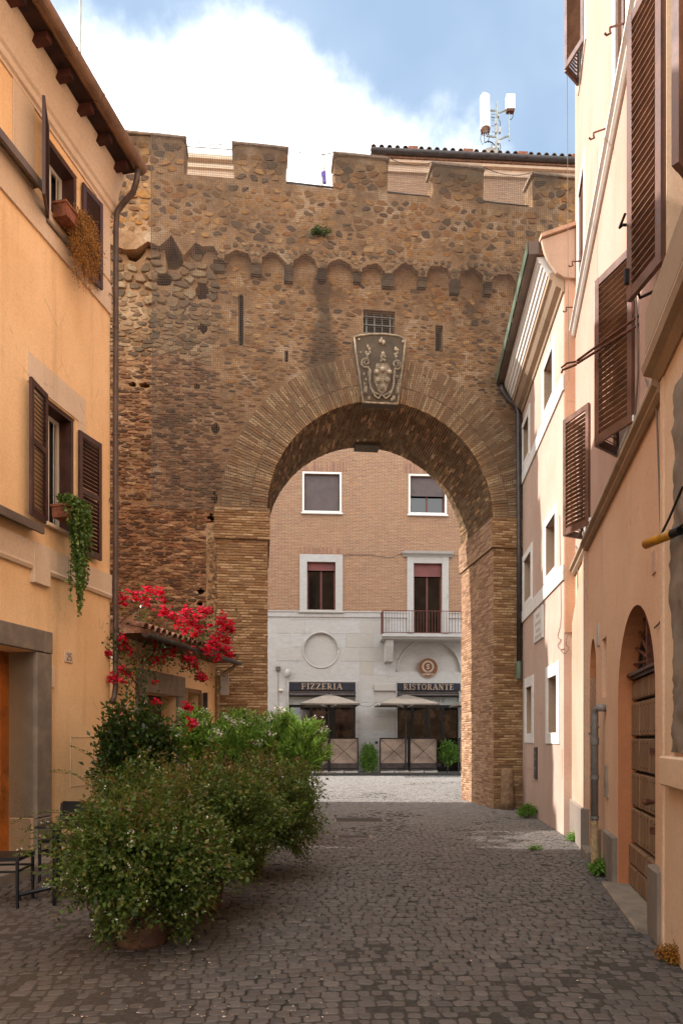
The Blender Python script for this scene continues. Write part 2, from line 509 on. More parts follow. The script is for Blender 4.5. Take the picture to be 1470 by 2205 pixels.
M['doorwood'] = (lambda n: (n.bump(n.noise(1, 6, .65, vec=n.vscale(n.P(), (40, 40, 4))), .6, .01), n.fin(n.mix(n.rng(n.noise(1, 6, .65, vec=n.vscale(n.P(), (30, 30, 3))), .35, .7), n.mix(n.isl(), C('#5e4128'), C('#76563a')), C('#8a6c4c')), .8))[1])(NT('worn door wood'))
M['honeywood'] = plain('varnished honey wood', '#a25a18', .35, 0, .25, 4)
M['cable'] = plain('grey cable', '#6a6058', .7, 0, .1)
M['greyplastic'] = plain('pale grey plastic', '#a9a49c', .5, 0, .1)
M['antenna'] = plain('white antenna plastic', '#d3d6d4', .5, 0, .06, 4)
M['galv'] = plain('galvanised steel', '#9aa09c', .45, .5, .2)
M['beige'] = plain('beige terrace wall', '#c8a88c', .9, 0, .1)
M['canvas'] = plain('beige parasol canvas', '#6e645a', .95, 0, .1, 3, .1)
M['signnavy'] = plain('navy sign board', '#141c2a', .4, 0, .1)
M['bronze'] = plain('bronze lettering', '#ab9684', .4, .2, .15)
M['emblem'] = plain('brown emblem disc', '#6a3c1e', .5, 0, .1)
M['cream'] = plain('cream lettering', '#d8cfc0', .6, 0, .05)
M['signgrey'] = plain('grey awning valance', '#8f918c', .8, 0, .1)
M['black_letter'] = plain('black lettering', '#161616', .6)
M['led'] = plain('white light tube', '#e6e4de', .4)
M['rollgrey'] = plain('grey roller shutter', '#5c4e4c', .6, 0, .15, 3)
M['rollred'] = plain('red roller shutter', '#7a4440', .6, 0, .15, 3)
M['redrail'] = plain('red oxide railing', '#5c2a20', .6, .1, .2)
def acrylic():
    n = NT('hazy panel')
    x, y, z = n.sep(n.P())
    f = n.noise(1, 5, .6, vec=n.vscale(n.P(), (1.2, 1.2, 2.4)))
    col = n.mix(n.rng(f, .35, .7), C('#75645a'), C('#a08c7c'))
    st = n.math('SINE', n.math('MULTIPLY', x, 95))
    col = n.mix(n.rng(st, .2, .9, 0, .18), col, C('#c0b0a0'))
    n.b.inputs['Alpha'].default_value = .94
    return n.fin(col, .32, 0, .6)
M['acrylic'] = acrylic()
def facade_brick():
    n = NT('thin roman brick facade')
    x, y, z = n.sep(n.P())
    cmb = n.t.nodes.new('ShaderNodeCombineXYZ'); n.set(cmb.inputs[0], x); n.set(cmb.inputs[1], z)
    b = n.t.nodes.new('ShaderNodeTexBrick')
    n.set(b.inputs['Vector'], cmb.outputs[0])
    b.offset = .5
    b.inputs['Color1'].default_value = C('#947052'); b.inputs['Color2'].default_value = C('#765640')
    b.inputs['Mortar'].default_value = C('#b09880'); b.inputs['Scale'].default_value = 1
    b.inputs['Mortar Size'].default_value = .012; b.inputs['Mortar Smooth'].default_value = .3
    b.inputs['Brick Width'].default_value = .29; b.inputs['Row Height'].default_value = .066; b.inputs['Bias'].default_value = .0
    v = n.noise(1, 3, .6, vec=n.vscale(n.P(), (3.4, 3.4, 15)))
    col = n.mix(n.rng(v, .35, .65, 0, .75), b.outputs['Color'], C('#8c6a58'))
    v2 = n.noise(1, 3, .6, vec=n.vscale(n.P(), (5.4, 5.4, 12.3)))
    col = n.mix(n.rng(v2, .56, .66, 0, .7), col, C('#a67a58'))
    col = n.mix(n.rng(n.noise(.5, 5), .4, .7, 0, .3), col, C('#a07c62'))
    n.bump(b.outputs['Fac'], .5, -.01)
    return n.fin(col, .9, spec=.2)
M['facade'] = facade_brick()
def leafmat(name, cols, trans=.35, rough=.45):
    n = NT(name)
    k = len(cols)
    fz = 1.0 if name in ('red bract', 'white blossom') else (1.05 if 'abelia' in name else 1.45 if 'oleander' in name else 1.15)
    col = n.ramp(n.pos.outputs['Random Per Island'], [(i / (k - 1), C(c, fz)) for i, c in enumerate(cols)])
    n.fin(col, rough, spec=.35)
    tr = n.t.nodes.new('ShaderNodeBsdfTranslucent'); n.set(tr.inputs[0], n.mix(.5, col, C('#8aa040') if 'leaf' in name else col))
    mx_ = n.t.nodes.new('ShaderNodeMixShader'); mx_.inputs[0].default_value = trans
    n.t.links.new(n.b.outputs[0], mx_.inputs[1]); n.t.links.new(tr.outputs[0], mx_.inputs[2])
    n.t.links.new(mx_.outputs[0], n.out.inputs['Surface'])
    return n.m
M['abelia'] = leafmat('abelia leaf', ['#2a3a14', '#3c5220', '#51692c', '#6a7e3a', '#4a5c28', '#7c7a40', '#33451a'])
M['abelia_tip'] = leafmat('abelia bronze leaf', ['#5a3e22', '#6e4a2a', '#5c5a2c', '#7a5a38', '#48481f', '#8a6646'])
M['oleander'] = leafmat('oleander leaf', ['#33481c', '#4a6428', '#5f7c34', '#77903f', '#3c5322'])
M['camellia'] = leafmat('glossy leaf', ['#18240e', '#223314', '#2f451c', '#3d5224', '#1c2a10'], .2, .3)
M['ivy'] = leafmat('ivy leaf', ['#2c4018', '#435c26', '#5d7636', '#7d9150', '#344a1c'])
M['topiary'] = leafmat('topiary leaf', ['#2f4a1a', '#456428', '#5c7c36', '#6d8c40'])
M['bract'] = leafmat('red bract', ['#b80c20', '#d8142c', '#e4284a', '#c81028', '#ea4a6a', '#d81838'], .45, .6)
M['blossom'] = leafmat('white blossom', ['#e8dcd4', '#f2ece4', '#dcc6c0'], .3, .6)
M['dry'] = leafmat('dry tan stems', ['#8a6030', '#a0743c', '#b88a4a', '#74502a'], .2, .8)
M['weed'] = leafmat('weed leaf', ['#3c5c1c', '#54782a', '#6c9038'], .35, .6)
M['moss'] = leafmat('orange brown moss', ['#8a5218', '#a06a24', '#6c4416', '#5c5a20'], .1, .9)
M['twig'] = plain('brown twig', '#3c2a1c', .9, 0, .3)
M['netmat'] = plain('tan safety net', '#8f7c68', .9, 0, .05)

M['ornament'] = plain('carved relief', '#a8967c', .9, 0, .35, 9, .5)  # carving coloured paler than its block, painting in the relief's light and shade
M['netmat'] = plain('tan safety net', '#5e5246', .9, 0, .05)
def many(mbs, name, mat, parent, **k):
    return [build(m_, name, mat, parent, **k) for m_ in mbs]
def tubes(specs, n=12):
    r_ = []
    for pts, rad in specs:
        m_ = MB(); m_.tube(pts, rad, n); r_.append(m_)
    return r_
M['slatR'] = plain('paler louvre paint', '#86654f', .5, 0, .22, 5)  # slats toned paler than the shutter frames
# ------------------------------------------------------------------ ground
def hn(x, y, z=0.0, s=1.0): return mnoise.noise(Vector((x * s, y * s, z)))
def cobble_mat(kind):
    n = NT('basalt sett' if kind else 'street joint dirt')
    f = n.noise(26, 6, .7)
    big = n.noise(.5, 4, .6)
    x, y, z = n.sep(n.P())
    warm = n.rng(n.math('ADD', n.math('MULTIPLY', x, -1), n.math('MULTIPLY', n.noise(.7, 4), 3.0)), 1.6, 3.6)
    if kind:
        col = n.ramp(n.isl(), [(0, C('#4c4947')), (.25, C('#5e5955')), (.5, C('#474442')), (.7, C('#6a635c')), (.85, C('#55514e')), (1, C('#5a5048'))])
        col = n.mix(n.rng(f, .4, .75, 0, .6), col, C('#665a50'))
        col = n.mix(n.rng(big, .42, .62, 0, .4), col, C('#524d49'))
        col = n.mix(n.math('MULTIPLY', warm, .14), col, C('#6c5644'))
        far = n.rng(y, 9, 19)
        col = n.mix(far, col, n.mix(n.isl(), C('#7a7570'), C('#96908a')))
        n.bump(n.math('ADD', f, n.math('MULTIPLY', n.noise(90, 3, .7), .5)), .55, .006)
        return n.fin(col, n.rng(f, .3, .7, .42, .75), spec=.45)
    col = n.mix(n.rng(f, .35, .7), C('#3a3633'), C('#524d48'))
    col = n.mix(n.rng(big, .42, .62, 0, .4), col, C('#4c4641'))
    col = n.mix(n.math('MULTIPLY', warm, .22), col, C('#64523f'))
    mossy = n.math('MULTIPLY', n.rng(n.noise(1.1, 5, .6), .55, .68), n.rng(n.noise(14, 4), .45, .6))
    col = n.mix(mossy, col, C('#2f3a18'))
    n.bump(f, .6, .012)
    return n.fin(col, .95, spec=.15)
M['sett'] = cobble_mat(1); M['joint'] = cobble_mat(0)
M['earth'] = plain('dusty ground', '#5a5048', .95, 0, .2, 2)

g = MB(); g.add([(-400, -200, -.06), (400, -200, -.06), (400, 900, -.06), (-400, 900, -.06)], [(0, 1, 2, 3)])
struct(g, 'ground', M['earth'])

def jz(x, y):
    """height of the dirt between the setts: filled almost flush in some places, washed out in others"""
    f = hn(x, y, 3.1, .55) + .35 * hn(x, y, 7.7, 1.6)
    f += .35 * math.exp(-((x + 2.2) ** 2 / 2.2 + (y - 5.0) ** 2 / 6)) + .5 * math.exp(-((x - .25) ** 2 / .12 + (y - 4.2) ** 2 / 1.6)) - .1
    t = max(0, min(1, (f + .05) / .35))
    return -.017 + .0145 * t
nx, ny = 150, 400
X0, X1, Y0, Y1 = -6.0, 6.6, 2.0, 29.35
vs = []; fs = []
for j in range(ny + 1):
    y = Y0 + (Y1 - Y0) * (j / ny) ** 1.25
    for i in range(nx + 1):
        x = X0 + (X1 - X0) * i / nx
        vs.append((x, y, jz(x, y)))
for j in range(ny):
    for i in range(nx):
        a = j * (nx + 1) + i
        fs.append((a, a + 1, a + nx + 2, a + nx + 1))
g = MB(); g.v = vs; g.f = fs
street = struct(g, 'street', M['joint'], smooth=True)
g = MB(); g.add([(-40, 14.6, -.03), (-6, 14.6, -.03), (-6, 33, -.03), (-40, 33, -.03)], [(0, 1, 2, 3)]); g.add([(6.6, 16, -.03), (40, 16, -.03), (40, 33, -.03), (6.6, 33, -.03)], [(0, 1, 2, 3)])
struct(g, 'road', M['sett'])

setts = []
def sett(cx, cy, w, h, ang, far):
    ca, sa = math.cos(ang), math.sin(ang)
    zj = rnd.gauss(0, .0025); tx = rnd.gauss(0, .02); ty = rnd.gauss(0, .02)
    if far:
        pts = [(-.5, -.5), (.5, -.5), (.5, .5), (-.5, .5)]
    else:
        c = .12 + rnd.random() * .1
        pts = [(-.5 + c, -.5), (.5 - c, -.5), (.5, -.5 + c), (.5, .5 - c), (.5 - c, .5), (-.5 + c, .5), (-.5, .5 - c), (-.5, -.5 + c)]
    P2 = []
    for a, b in pts:
        a = a * w * (1 + rnd.uniform(-.09, .09)); b = b * h * (1 + rnd.uniform(-.09, .09))
        P2.append((a, b))
    v = []; n = len(P2)
    for sc, z in ((1.0, -.035), (1.0, -.005), (.78, -.0005)):
        if far and sc == 1.0 and z == -.035: pass
        for a, b in P2:
            X = a * sc; Y = b * sc
            v.append((cx + X * ca - Y * sa, cy + X * sa + Y * ca, z + zj + X * tx + Y * ty))
    f = []
    for r in range(2):
        for i in range(n):
            f.append((r * n + i, r * n + (i + 1) % n, (r + 1) * n + (i + 1) % n, (r + 1) * n + i))
    f.append(tuple(range(2 * n, 3 * n)))
    return v, f
y = 3.2; row = 0
while y < 29.2:
    far = y > 13
    ph = .087 + rnd.uniform(-.006, .010)
    x = -5.2 + rnd.random() * .1
    xmax = 5.2
    while x < xmax:
        w = .094 + rnd.uniform(-.018, .026)
        xc = x + w / 2
        # rows wander in shallow waves, as laid by hand
        wob = .10 * math.sin(xc * .9 + y * .25) + .07 * hn(xc, y, 1.0, .6) + .22 * math.sin(xc * .33 + 1.0)
        sl = .09 * math.cos(xc * .9 + y * .25) + .07 * math.cos(xc * .33 + 1.0)
        yc = y + wob
        k = abs(xc / max(yc, .1))
        lim = .60
        inside = k < lim and (xc < 2.64 + .1036 * yc + .3 or yc > 15)
        if yc < 10.3: inside = inside and xc < 1.33 + .224 * yc + .55
        if xc < -5.44 + .2 * yc - .1 and yc < 14.6: inside = False
        if inside and yc < 29.25:
            if not (rnd.random() < .012):
                setts.append((yc * 1.0 + abs(xc) * .2, xc, yc, sett(xc + rnd.gauss(0, .005), yc + rnd.gauss(0, .007), w - .008, ph - .003, sl * .8 + rnd.gauss(0, .06), far)))
        x += w
    y += ph; row += 1
def in_view(s):
    return abs(s[1] / s[2]) < .5 and s[2] > 3.9
vis = sorted([s for s in setts if in_view(s) and not (s[1] < -1.0 and 4.7 < s[2] < 5.6)], key=lambda s: s[2])
near = set(id(s) for s in vis[:290])
rest = MB()
for s in setts:
    v, f = s[3]
    if id(s) in near:
        m_ = MB(); m_.v = [(p[0] - s[1], p[1] - s[2], p[2]) for p in v]; m_.f = f
        build(m_, 'cobblestone', M['sett'], street, local=True, loc=(s[1], s[2], 0))
    else: rest.add(v, f)
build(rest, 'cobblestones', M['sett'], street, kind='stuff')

# pavement and kerb in front of the restaurant
g = MB(); g.box(-9, 14, -.1, 1.52, -.05, .10, F)
struct(g, 'pavement', plain('pavement slabs', '#77726c', .9, 0, .2, 3))
g = MB()
x = -9
while x < 13.9:
    g.bbox(x, x + .99, 1.52, 1.66, -.05, .112, .01, F); x += 1.0
struct(g, 'kerb', plain('dark kerb stone', '#3c3a3a', .8, 0, .2, 3))

# grit-fed moss in the joints
q = []
for i in range(2600):
    yy = 3.9 + rnd.random() ** 1.3 * 8; xx = rnd.uniform(-.25, .42) * yy
    if hn(xx, yy, 12.0, .9) < .12 or xx < -1.2: continue
    for j in range(3):
        r = rnd.uniform(.006, .016); a = rnd.random() * 6.28; X = xx + rnd.gauss(0, .02); Y = yy + rnd.gauss(0, .006)
        q.append([(X, Y, -.01), (X + r * math.cos(a) * .5, Y + r * math.sin(a) * .5, .004), (X + r * math.cos(a), Y + r * math.sin(a), .006), (X + r * math.cos(a + .8) * .5, Y + r * math.sin(a + .8) * .5, .0)])
quads_obj('joint_moss', np.array(q), M['camellia'], kind='stuff')
# litter, leaves and petals lying on the setts
M['litter'] = leafmat('litter petal', ['#d8cfc0', '#c8b898', '#a8743a', '#e0d8d0', '#8a6a3a'], .1, .8)
q = []
for i in range(420):
    if rnd.random() < .7:
        yy = 3.9 + rnd.random() ** 1.5 * 5; xx = rnd.uniform(-.42, -.02) * yy
    else:
        yy = rnd.uniform(3.9, 11); xx = rnd.uniform(-.35, .42) * yy
    r = rnd.uniform(.003, .008) * (1.9 if rnd.random() < .06 else 1); a = rnd.random() * 6.28
    z0 = .006
    q.append([(xx + r * math.cos(a + t), yy + r * math.sin(a + t) * .8, z0 + rnd.uniform(0, .005)) for t in (0, 1.4, 3.1, 4.6)])
quads_obj('litter', np.array(q), M['litter'], kind='stuff')

# manhole covers
def manhole(x0, x1, y0, y1, lab):
    t = thing('manhole_cover', ((x0 + x1) / 2, (y0 + y1) / 2, 0), lab, 'manhole cover')
    mb_ = MB(); mb_.box(x0, x1, y0, y1, -.02, .006); build(mb_, 'frame', M['grime'], t)
    mb_ = MB(); mb_.box(x0 + .05, x1 - .05, y0 + .05, y1 - .05, -.02, .010)
    for i in range(6):
        xx = x0 + .1 + (x1 - x0 - .2) * i / 5
        mb_.box(xx - .008, xx + .008, y0 + .08, y1 - .08, .010, .013)
    build(mb_, 'lid', plain('cast iron lid', '#3e3835', .6, .3, .25, 10), t)
manhole(-.15, .85, 13.0, 13.7, 'large rectangular manhole cover nearer the arch in the shaded cobbles')
manhole(-.1, .5, 10.9, 11.25, 'small grey utility cover in the cobbles beside the potted shrubs')

# ------------------------------------------------------------------ the old city wall with the arch
AX, AZ_, AR = .906, 6.58, 2.53
gate = thing('city_wall', W.T(AX, 0, 0), 'old crenellated stone and brick city wall pierced by a tall round arch', 'city wall')
DEP = 2.4
def arch_outline(x0, x1, ztop, r, n=40):
    return [(x0, -.1), (AX - r, -.1), (AX - r, AZ_)] + arc(AX, AZ_, r, 180, 0, n)[1:-1] + [(AX + r, AZ_), (AX + r, -.1), (x1, -.1), (x1, ztop), (x0, ztop)]
def PP(u, v, o=0): return W.P(u, v, o)
def pr(u0, v0, u1, v1, o=0):
    a = PP((u0 + u1) / 2, v1, o); s0 = PP(u0, v0, o)[0]; s1 = PP(u1, v0, o)[0]; top = PP((u0 + u1) / 2, v0, o)[1]
    return s0, s1, a[1], top
openings = [pr(514, 635, 524, 745), pr(782, 668, 850, 722), pr(937, 700, 953, 757), pr(613, 755, 620, 780)]
def blob(u, v, ru, rv, n=9, j=.25):
    s, z = PP(u, v); s2, _ = PP(u + ru, v); _, z2 = PP(u, v - rv)
    return [(s + (s2 - s) * (1 + rnd.uniform(-j, j)) * math.cos(t), z + (z2 - z) * (1 + rnd.uniform(-j, j)) * math.sin(t)) for t in [2 * math.pi * i / n for i in range(n)]]
holes = [rect(*o_) for o_ in openings]
blobs = [(375, 550, 24, 30), (432, 522, 20, 30), (352, 603, 20, 15), (437, 630, 15, 17), (437, 707, 10, 10), (464, 922, 11, 12), (285, 828, 9, 6), (311, 829, 13, 6), (462, 1072, 7, 14),
         (424, 832, 7, 7), (290, 540, 20, 26), (432, 1273, 8, 9), (430, 1302, 8, 7), (268, 1192, 3, 4), (455, 1115, 9, 11)]
holes += [blob(*b_) for b_ in blobs]
g = MB(); panel(g, W, arch_outline(-30, 12, 13.3, AR), holes, -.45, 0)
o_ = build(g, 'wall_face', M['wall_mortar'], gate); fix_normals(o_)
g = MB(); panel(g, W, arch_outline(-30, 12, 13.3, AR), [], -DEP, -.452)
o_ = build(g, 'wall_core', M['wall_mortar'], gate); fix_normals(o_)

# parapet: merlons above, little machicolation arches below
ZT, ZC = 14.36, 13.66
mer = [(-4.55, -3.38), (-2.33, -1.224), (-.154, .986), (2.02, 3.15), (4.32, 5.5)]
ml = list(mer)
x = -6.8
while x > -30: ml.insert(0, (x, x + 1.12)); x -= 2.2
x = 6.6
while x < 11: ml.append((x, x + 1.12)); x += 2.2
top = []
for i, (a, b) in enumerate(ml):
    j = lambda s=.02: rnd.uniform(-s, s)
    top += [(a, ZC + j(.03)), (a - .02, ZT - .08), (a + .05, ZT + j()), ((a + b) / 2, ZT + .05 + j()), (b - .05, ZT + j()), (b + .03, ZT - .09), (b, ZC + j(.03))]
top = [(-30, ZC)] + top + [(12, ZC)]
PITCH = .735; cb = [-2.62 + PITCH * i + rnd.uniform(-.045, .045) for i in range(11)]
bot = [(12, 11.87)]
for i in range(len(cb) - 1, 0, -1):
    c0, c1 = cb[i - 1], cb[i]
    m_ = (c0 + c1) / 2 + rnd.uniform(-.02, .02); r_ = (c1 - c0 - .17) / 2; rz_ = r_ * rnd.uniform(.7, 1.1)
    bot += [(c1 - .085, 11.87)] + [(a + rnd.uniform(-.025, .025), c + rnd.uniform(-.035, .035)) for a, c in arc(m_, 11.87, r_, 0, 180, 11, rz_)[1:-1]] + [(c0 + .085, 11.87)]
x = -2.75
while x > -5.4:
    bot.append((x, 12.12 + rnd.uniform(-.22, .22))); x -= rnd.uniform(.12, .3)
bot += [(-5.5, 12.0), (-30, 12.0)]
PO = .17
g = MB(); panel(g, W, top + bot, [], -.30, PO)
o_ = build(g, 'parapet', M['wall_mortar'], gate); fix_normals(o_)
cop = MB()
for a, b in ml:
    cop.bbox(a - .05, b + .05, -.33, PO + .04, ZT + .02, ZT + .085, .015, W)
build(cop, 'coping', plain('lichened coping', '#8a7460', .95, 0, .3, 10, .5), gate)
for c in cb:
    if c > 4.6: continue
    g = MB(); w_ = .075 + rnd.uniform(0, .05)
    zt = 11.87; zb = 11.64 + rnd.uniform(-.07, .06)
    vs = []
    for a in (c - w_, c + w_):
        vs += [W.T(a, 0, zb), W.T(a, .10, zb + .02), W.T(a, PO - .04 + rnd.uniform(-.03, .02), zb + .10 + rnd.uniform(0, .08)), W.T(a, PO + .02, zt), W.T(a, 0, zt)]
    g.add(vs, [(0, 1, 2, 3, 4), (9, 8, 7, 6, 5)] + [(i, i + 5, (i + 1) % 5 + 5, (i + 1) % 5) for i in range(5)])
    build(g, 'corbel', M['corbel'], gate)

# rubble cells -----------------------------------------------------
def clip(poly, px, pz, nx_, nz_):
    out = []
    n = len(poly)
    for i in range(n):
        a = poly[i]; b = poly[(i + 1) % n]
        da = (a[0] - px) * nx_ + (a[1] - pz) * nz_; db = (b[0] - px) * nx_ + (b[1] - pz) * nz_
        if da <= 0: out.append(a)
        if da * db < 0:
            t = da / (da - db); out.append((a[0] + (b[0] - a[0]) * t, a[1] + (b[1] - a[1]) * t))
    return out
def rubble(x0, x1, z0, z1, w, h, jit, shrink, keep, proud, o, reject, var=.25):
    res = []
    nx_ = max(1, int((x1 - x0) / w)); nz_ = max(1, int((z1 - z0) / h))
    S = {}
    for j in range(-2, nz_ + 3):
        for i in range(-2, nx_ + 3):
            S[i, j] = (x0 + (i + .5 + .5 * (j % 2) + rnd.uniform(-jit, jit)) * w, z0 + (j + .5 + rnd.uniform(-jit, jit)) * h)
    for j in range(nz_):
        for i in range(nx_):
            if rnd.random() > keep: continue
            c = S[i, j]
            poly = [(c[0] - w * 1.5, c[1] - h * 1.5), (c[0] + w * 1.5, c[1] - h * 1.5), (c[0] + w * 1.5, c[1] + h * 1.5), (c[0] - w * 1.5, c[1] + h * 1.5)]
            for dj in (-2, -1, 0, 1, 2):
                for di in (-2, -1, 0, 1, 2):
                    if di == 0 and dj == 0: continue
                    q_ = S.get((i + di, j + dj))
                    if q_ is None: continue
                    n0 = q_[0] - c[0]; n1_ = (q_[1] - c[1])
                    # anisotropic metric so flat stones stay flat
                    ax = n0 / (w * w); az = n1_ / (h * h)
                    mxx = (q_[0] + c[0]) / 2; mzz = (q_[1] + c[1]) / 2
                    poly = clip(poly, mxx, mzz, ax, az)
                    if len(poly) < 3: break
            if len(poly) < 3: continue
            k = shrink * (1 - rnd.random() * var)
            cx = sum(p[0] for p in poly) / len(poly); cz = sum(p[1] for p in poly) / len(poly)
            if reject(cx, cz): continue
            if not (x0 - .1 < cx < x1 + .1): continue
            poly = [(cx + (p[0] - cx) * k, cz + (p[1] - cz) * k) for p in poly]
            # round the corners
            rp = []
            n = len(poly)
            for a in range(n):
                p, q2 = poly[a], poly[(a + 1) % n]
                rp.append((p[0] * .80 + q2[0] * .20, p[1] * .80 + q2[1] * .20)); rp.append((p[0] * .20 + q2[0] * .80, p[1] * .20 + q2[1] * .80))
            rp = [(a + rnd.gauss(0, .035) * w, c_ + rnd.gauss(0, .04) * h) for a, c_ in rp]
            ar = abs(sum(rp[a][0] * rp[(a + 1) % len(rp)][1] - rp[(a + 1) % len(rp)][0] * rp[a][1] for a in range(len(rp)))) / 2
            pd = proud * rnd.uniform(.4, 1.3)
            n = len(rp)
            vs = []
            tl = (rnd.gauss(0, .10), rnd.gauss(0, .10))
            for sc, oo in ((1.0, -.03), (.95, pd * .7), (.82, pd * .98)):
                for a, c_ in rp:
                    X = cx + (a - cx) * sc; Z = cz + (c_ - cz) * sc
                    vs.append(W.T(X, o + oo + (tl[0] * (X - cx) + tl[1] * (Z - cz) if oo > 0 else 0) + (rnd.gauss(0, .05) * pd if oo > 0 else 0), Z))
            vs.append(W.T(cx, o + pd, cz))
            fs = []
            for r in range(2):
                for a in range(n): fs.append((r * n + a, (r + 1) * n + a, (r + 1) * n + (a + 1) % n, r * n + (a + 1) % n))
            for a in range(n): fs.append((2 * n + a, 3 * n, 2 * n + (a + 1) % n))
            res.append((ar, vs, fs))
    return res
bl = [(PP(b_[0], b_[1]), PP(b_[0] + b_[2], b_[1] - b_[3])) for b_ in blobs]
def in_open(x, z, m_=.06):
    for a, b, c, d in openings:
        if a - m_ < x < b + m_ and c - m_ < z < d + m_: return True
    for (cx, cz), (ex, ez) in bl:
        if abs(x - cx) < abs(ex - cx) * 1.05 and abs(z - cz) < abs(ez - cz) * 1.05: return True
    return False
def near_arch(x, z, r=3.62): return (z < AZ_ and AX - 3.6 < x) or math.hypot(x - AX, z - AZ_) < r
def rej_face(x, z): return in_open(x, z) or near_arch(x, z) or (.14 < x < 1.5 and z > 9.2 and z < 10.9)
def rej_par(x, z):
    if z > ZC - .02:
        return not any(a + .05 < x < b - .05 for a, b in ml)
    return False
def rej_scal(x, z):
    if x < -2.7: return z < 12.3
    for i in range(len(cb) - 1):
        m_ = (cb[i] + cb[i + 1]) / 2
        if math.hypot(x - m_, z - 11.87) < .36: return True
    return z < 12.0
stones = []
def wz(x, z0, z1, z): return z0 + .28 * hn(x, z0, 2.0, .9) < z < z1 + .28 * hn(x, z1, 2.0, .9)
def wx(z, x0, x): return x < x0 + .35 * hn(z, 3.3, x0, 1.1)
rim = []
for i in range(len(cb) - 1):
    m_ = (cb[i] + cb[i + 1]) / 2
    if m_ > 4.7: continue
    for q_ in range(8):
        t0 = math.pi * (q_ + .5) / 8 + rnd.uniform(-.06, .06); r0_ = .33
        cx, cz = m_ + (r0_ + .045) * math.cos(t0), 11.87 + (r0_ + .03) * math.sin(t0)
        n_ = 9; vs = []; fs = []; pd = rnd.uniform(.012, .03)
        ca, sa = math.cos(t0), math.sin(t0); la, lb = rnd.uniform(.05, .075), rnd.uniform(.04, .055)
        for sc, oo in ((1, -.02), (.92, pd * .7), (.7, pd)):
            for a in range(n_):
                t = 2 * math.pi * a / n_ + rnd.uniform(-.1, .1)
                X, Z = la * math.cos(t) * sc, lb * math.sin(t) * sc
                vs.append(W.T(cx + X * ca - Z * sa, PO + oo, cz + X * sa + Z * ca))
        for r in range(2):
            for a in range(n_): fs.append((r * n_ + a, (r + 1) * n_ + a, (r + 1) * n_ + (a + 1) % n_, r * n_ + (a + 1) % n_))
        fs.append(tuple(reversed(range(2 * n_, 3 * n_)))); vs.append(W.T(cx, PO + pd, cz))
        rim.append((la * lb * 2, vs, fs))
stones += [(*s_, 'tufa') for s_ in rim]
# parapet band: big round rubble set in mortar
stones += [(*s_, 'rubble') for s_ in rubble(-5.2, 5.4, 12.32, 13.64, .235, .150, .45, .93, .97, .011, PO, rej_par, .55)]
stones += [(*s_, 'rubble') for s_ in rubble(-5.2, 5.4, 12.0, 12.32, .15, .10, .34, .8, .8, .022, PO, rej_scal, .4)]
stones += [(*s_, 'rubble') for s_ in rubble(-5.2, 5.4, 13.65, 14.34, .24, .15, .40, .92, .95, .014, PO, rej_par, .25)]
# right face between corbels and arch
stones += [(*s_, 'rubble') for s_ in rubble(-2.6, 4.6, 11.0, 11.95, .22, .12, .44, .88, .88, .009, 0, rej_face, .5)]
stones += [(*s_, 'rubble') for s_ in rubble(-2.6, 4.6, 8.9, 11.0, .23, .068, .40, .90, .9, .009, 0, rej_face, .5)]
stones += [(*s_, 'oldbrick') for s_ in rubble(-2.6, 1.0, 6.6, 8.9, .26, .062, .22, .88, .86, .012, 0, rej_face, .3)]
stones += [(*s_, 'oldbrick') for s_ in rubble(2.8, 4.6, 6.6, 8.9, .26, .062, .22, .88, .86, .012, 0, rej_face, .3)]
# broken left part: large tufa, then courses of bricks
stones += [(*s_, 'tufa') for s_ in rubble(-5.2, -2.1, 10.7, 12.5, .26, .17, .45, .95, .97, .055, 0, lambda x, z: in_open(x, z, -.03) or not wz(x, 11.0, 13, z) or not wx(z, -2.55, x), .3)]
stones += [(*s_, 'tufa') for s_ in rubble(-5.2, -2.1, 9.4, 11.3, .22, .095, .42, .95, .97, .02, 0, lambda x, z: rej_face(x, z) or not wz(x, 9.75, 11.0, z) or not wx(z, -2.55, x), .3)]
stones += [(*s_, 'oldbrick') for s_ in rubble(-5.2, -2.6, 6.7, 10.0, .25, .062, .24, .94, .93, .016, 0, lambda x, z: rej_face(x, z) or not wz(x, 5, 9.75, z), .2)]
stones += [(*s_, 'oldbrick') for s_ in rubble(-5.2, -2.55, 3.0, 6.7, .25, .062, .2, .95, .97, .02, 0, lambda x, z: in_open(x, z), .15)]
stones += [(*s_, 'oldbrick') for s_ in rubble(-5.2, -2.55, .0, 3.0, .25, .062, .2, .95, .95, .02, 0, lambda x, z: False, .15)]
stones.sort(key=lambda s_: -s_[0])
for s_ in stones[:300]:
    g = MB(); g.add(s_[1], s_[2])
    c = Vector(s_[1][-1]); g.v = [tuple(Vector(p) - c) for p in g.v]
    build(g, 'stone', M[s_[3]], gate, local=True, loc=c - wl(gate))
for mt in ('rubble', 'tufa', 'oldbrick'):
    g = MB()
    for s_ in stones[300:]:
        if s_[3] == mt: g.add(s_[1], s_[2])
    build(g, {'rubble': 'small_stones', 'tufa': 'tufa_blocks', 'oldbrick': 'old_bricks'}[mt], M[mt], gate, kind='stuff')

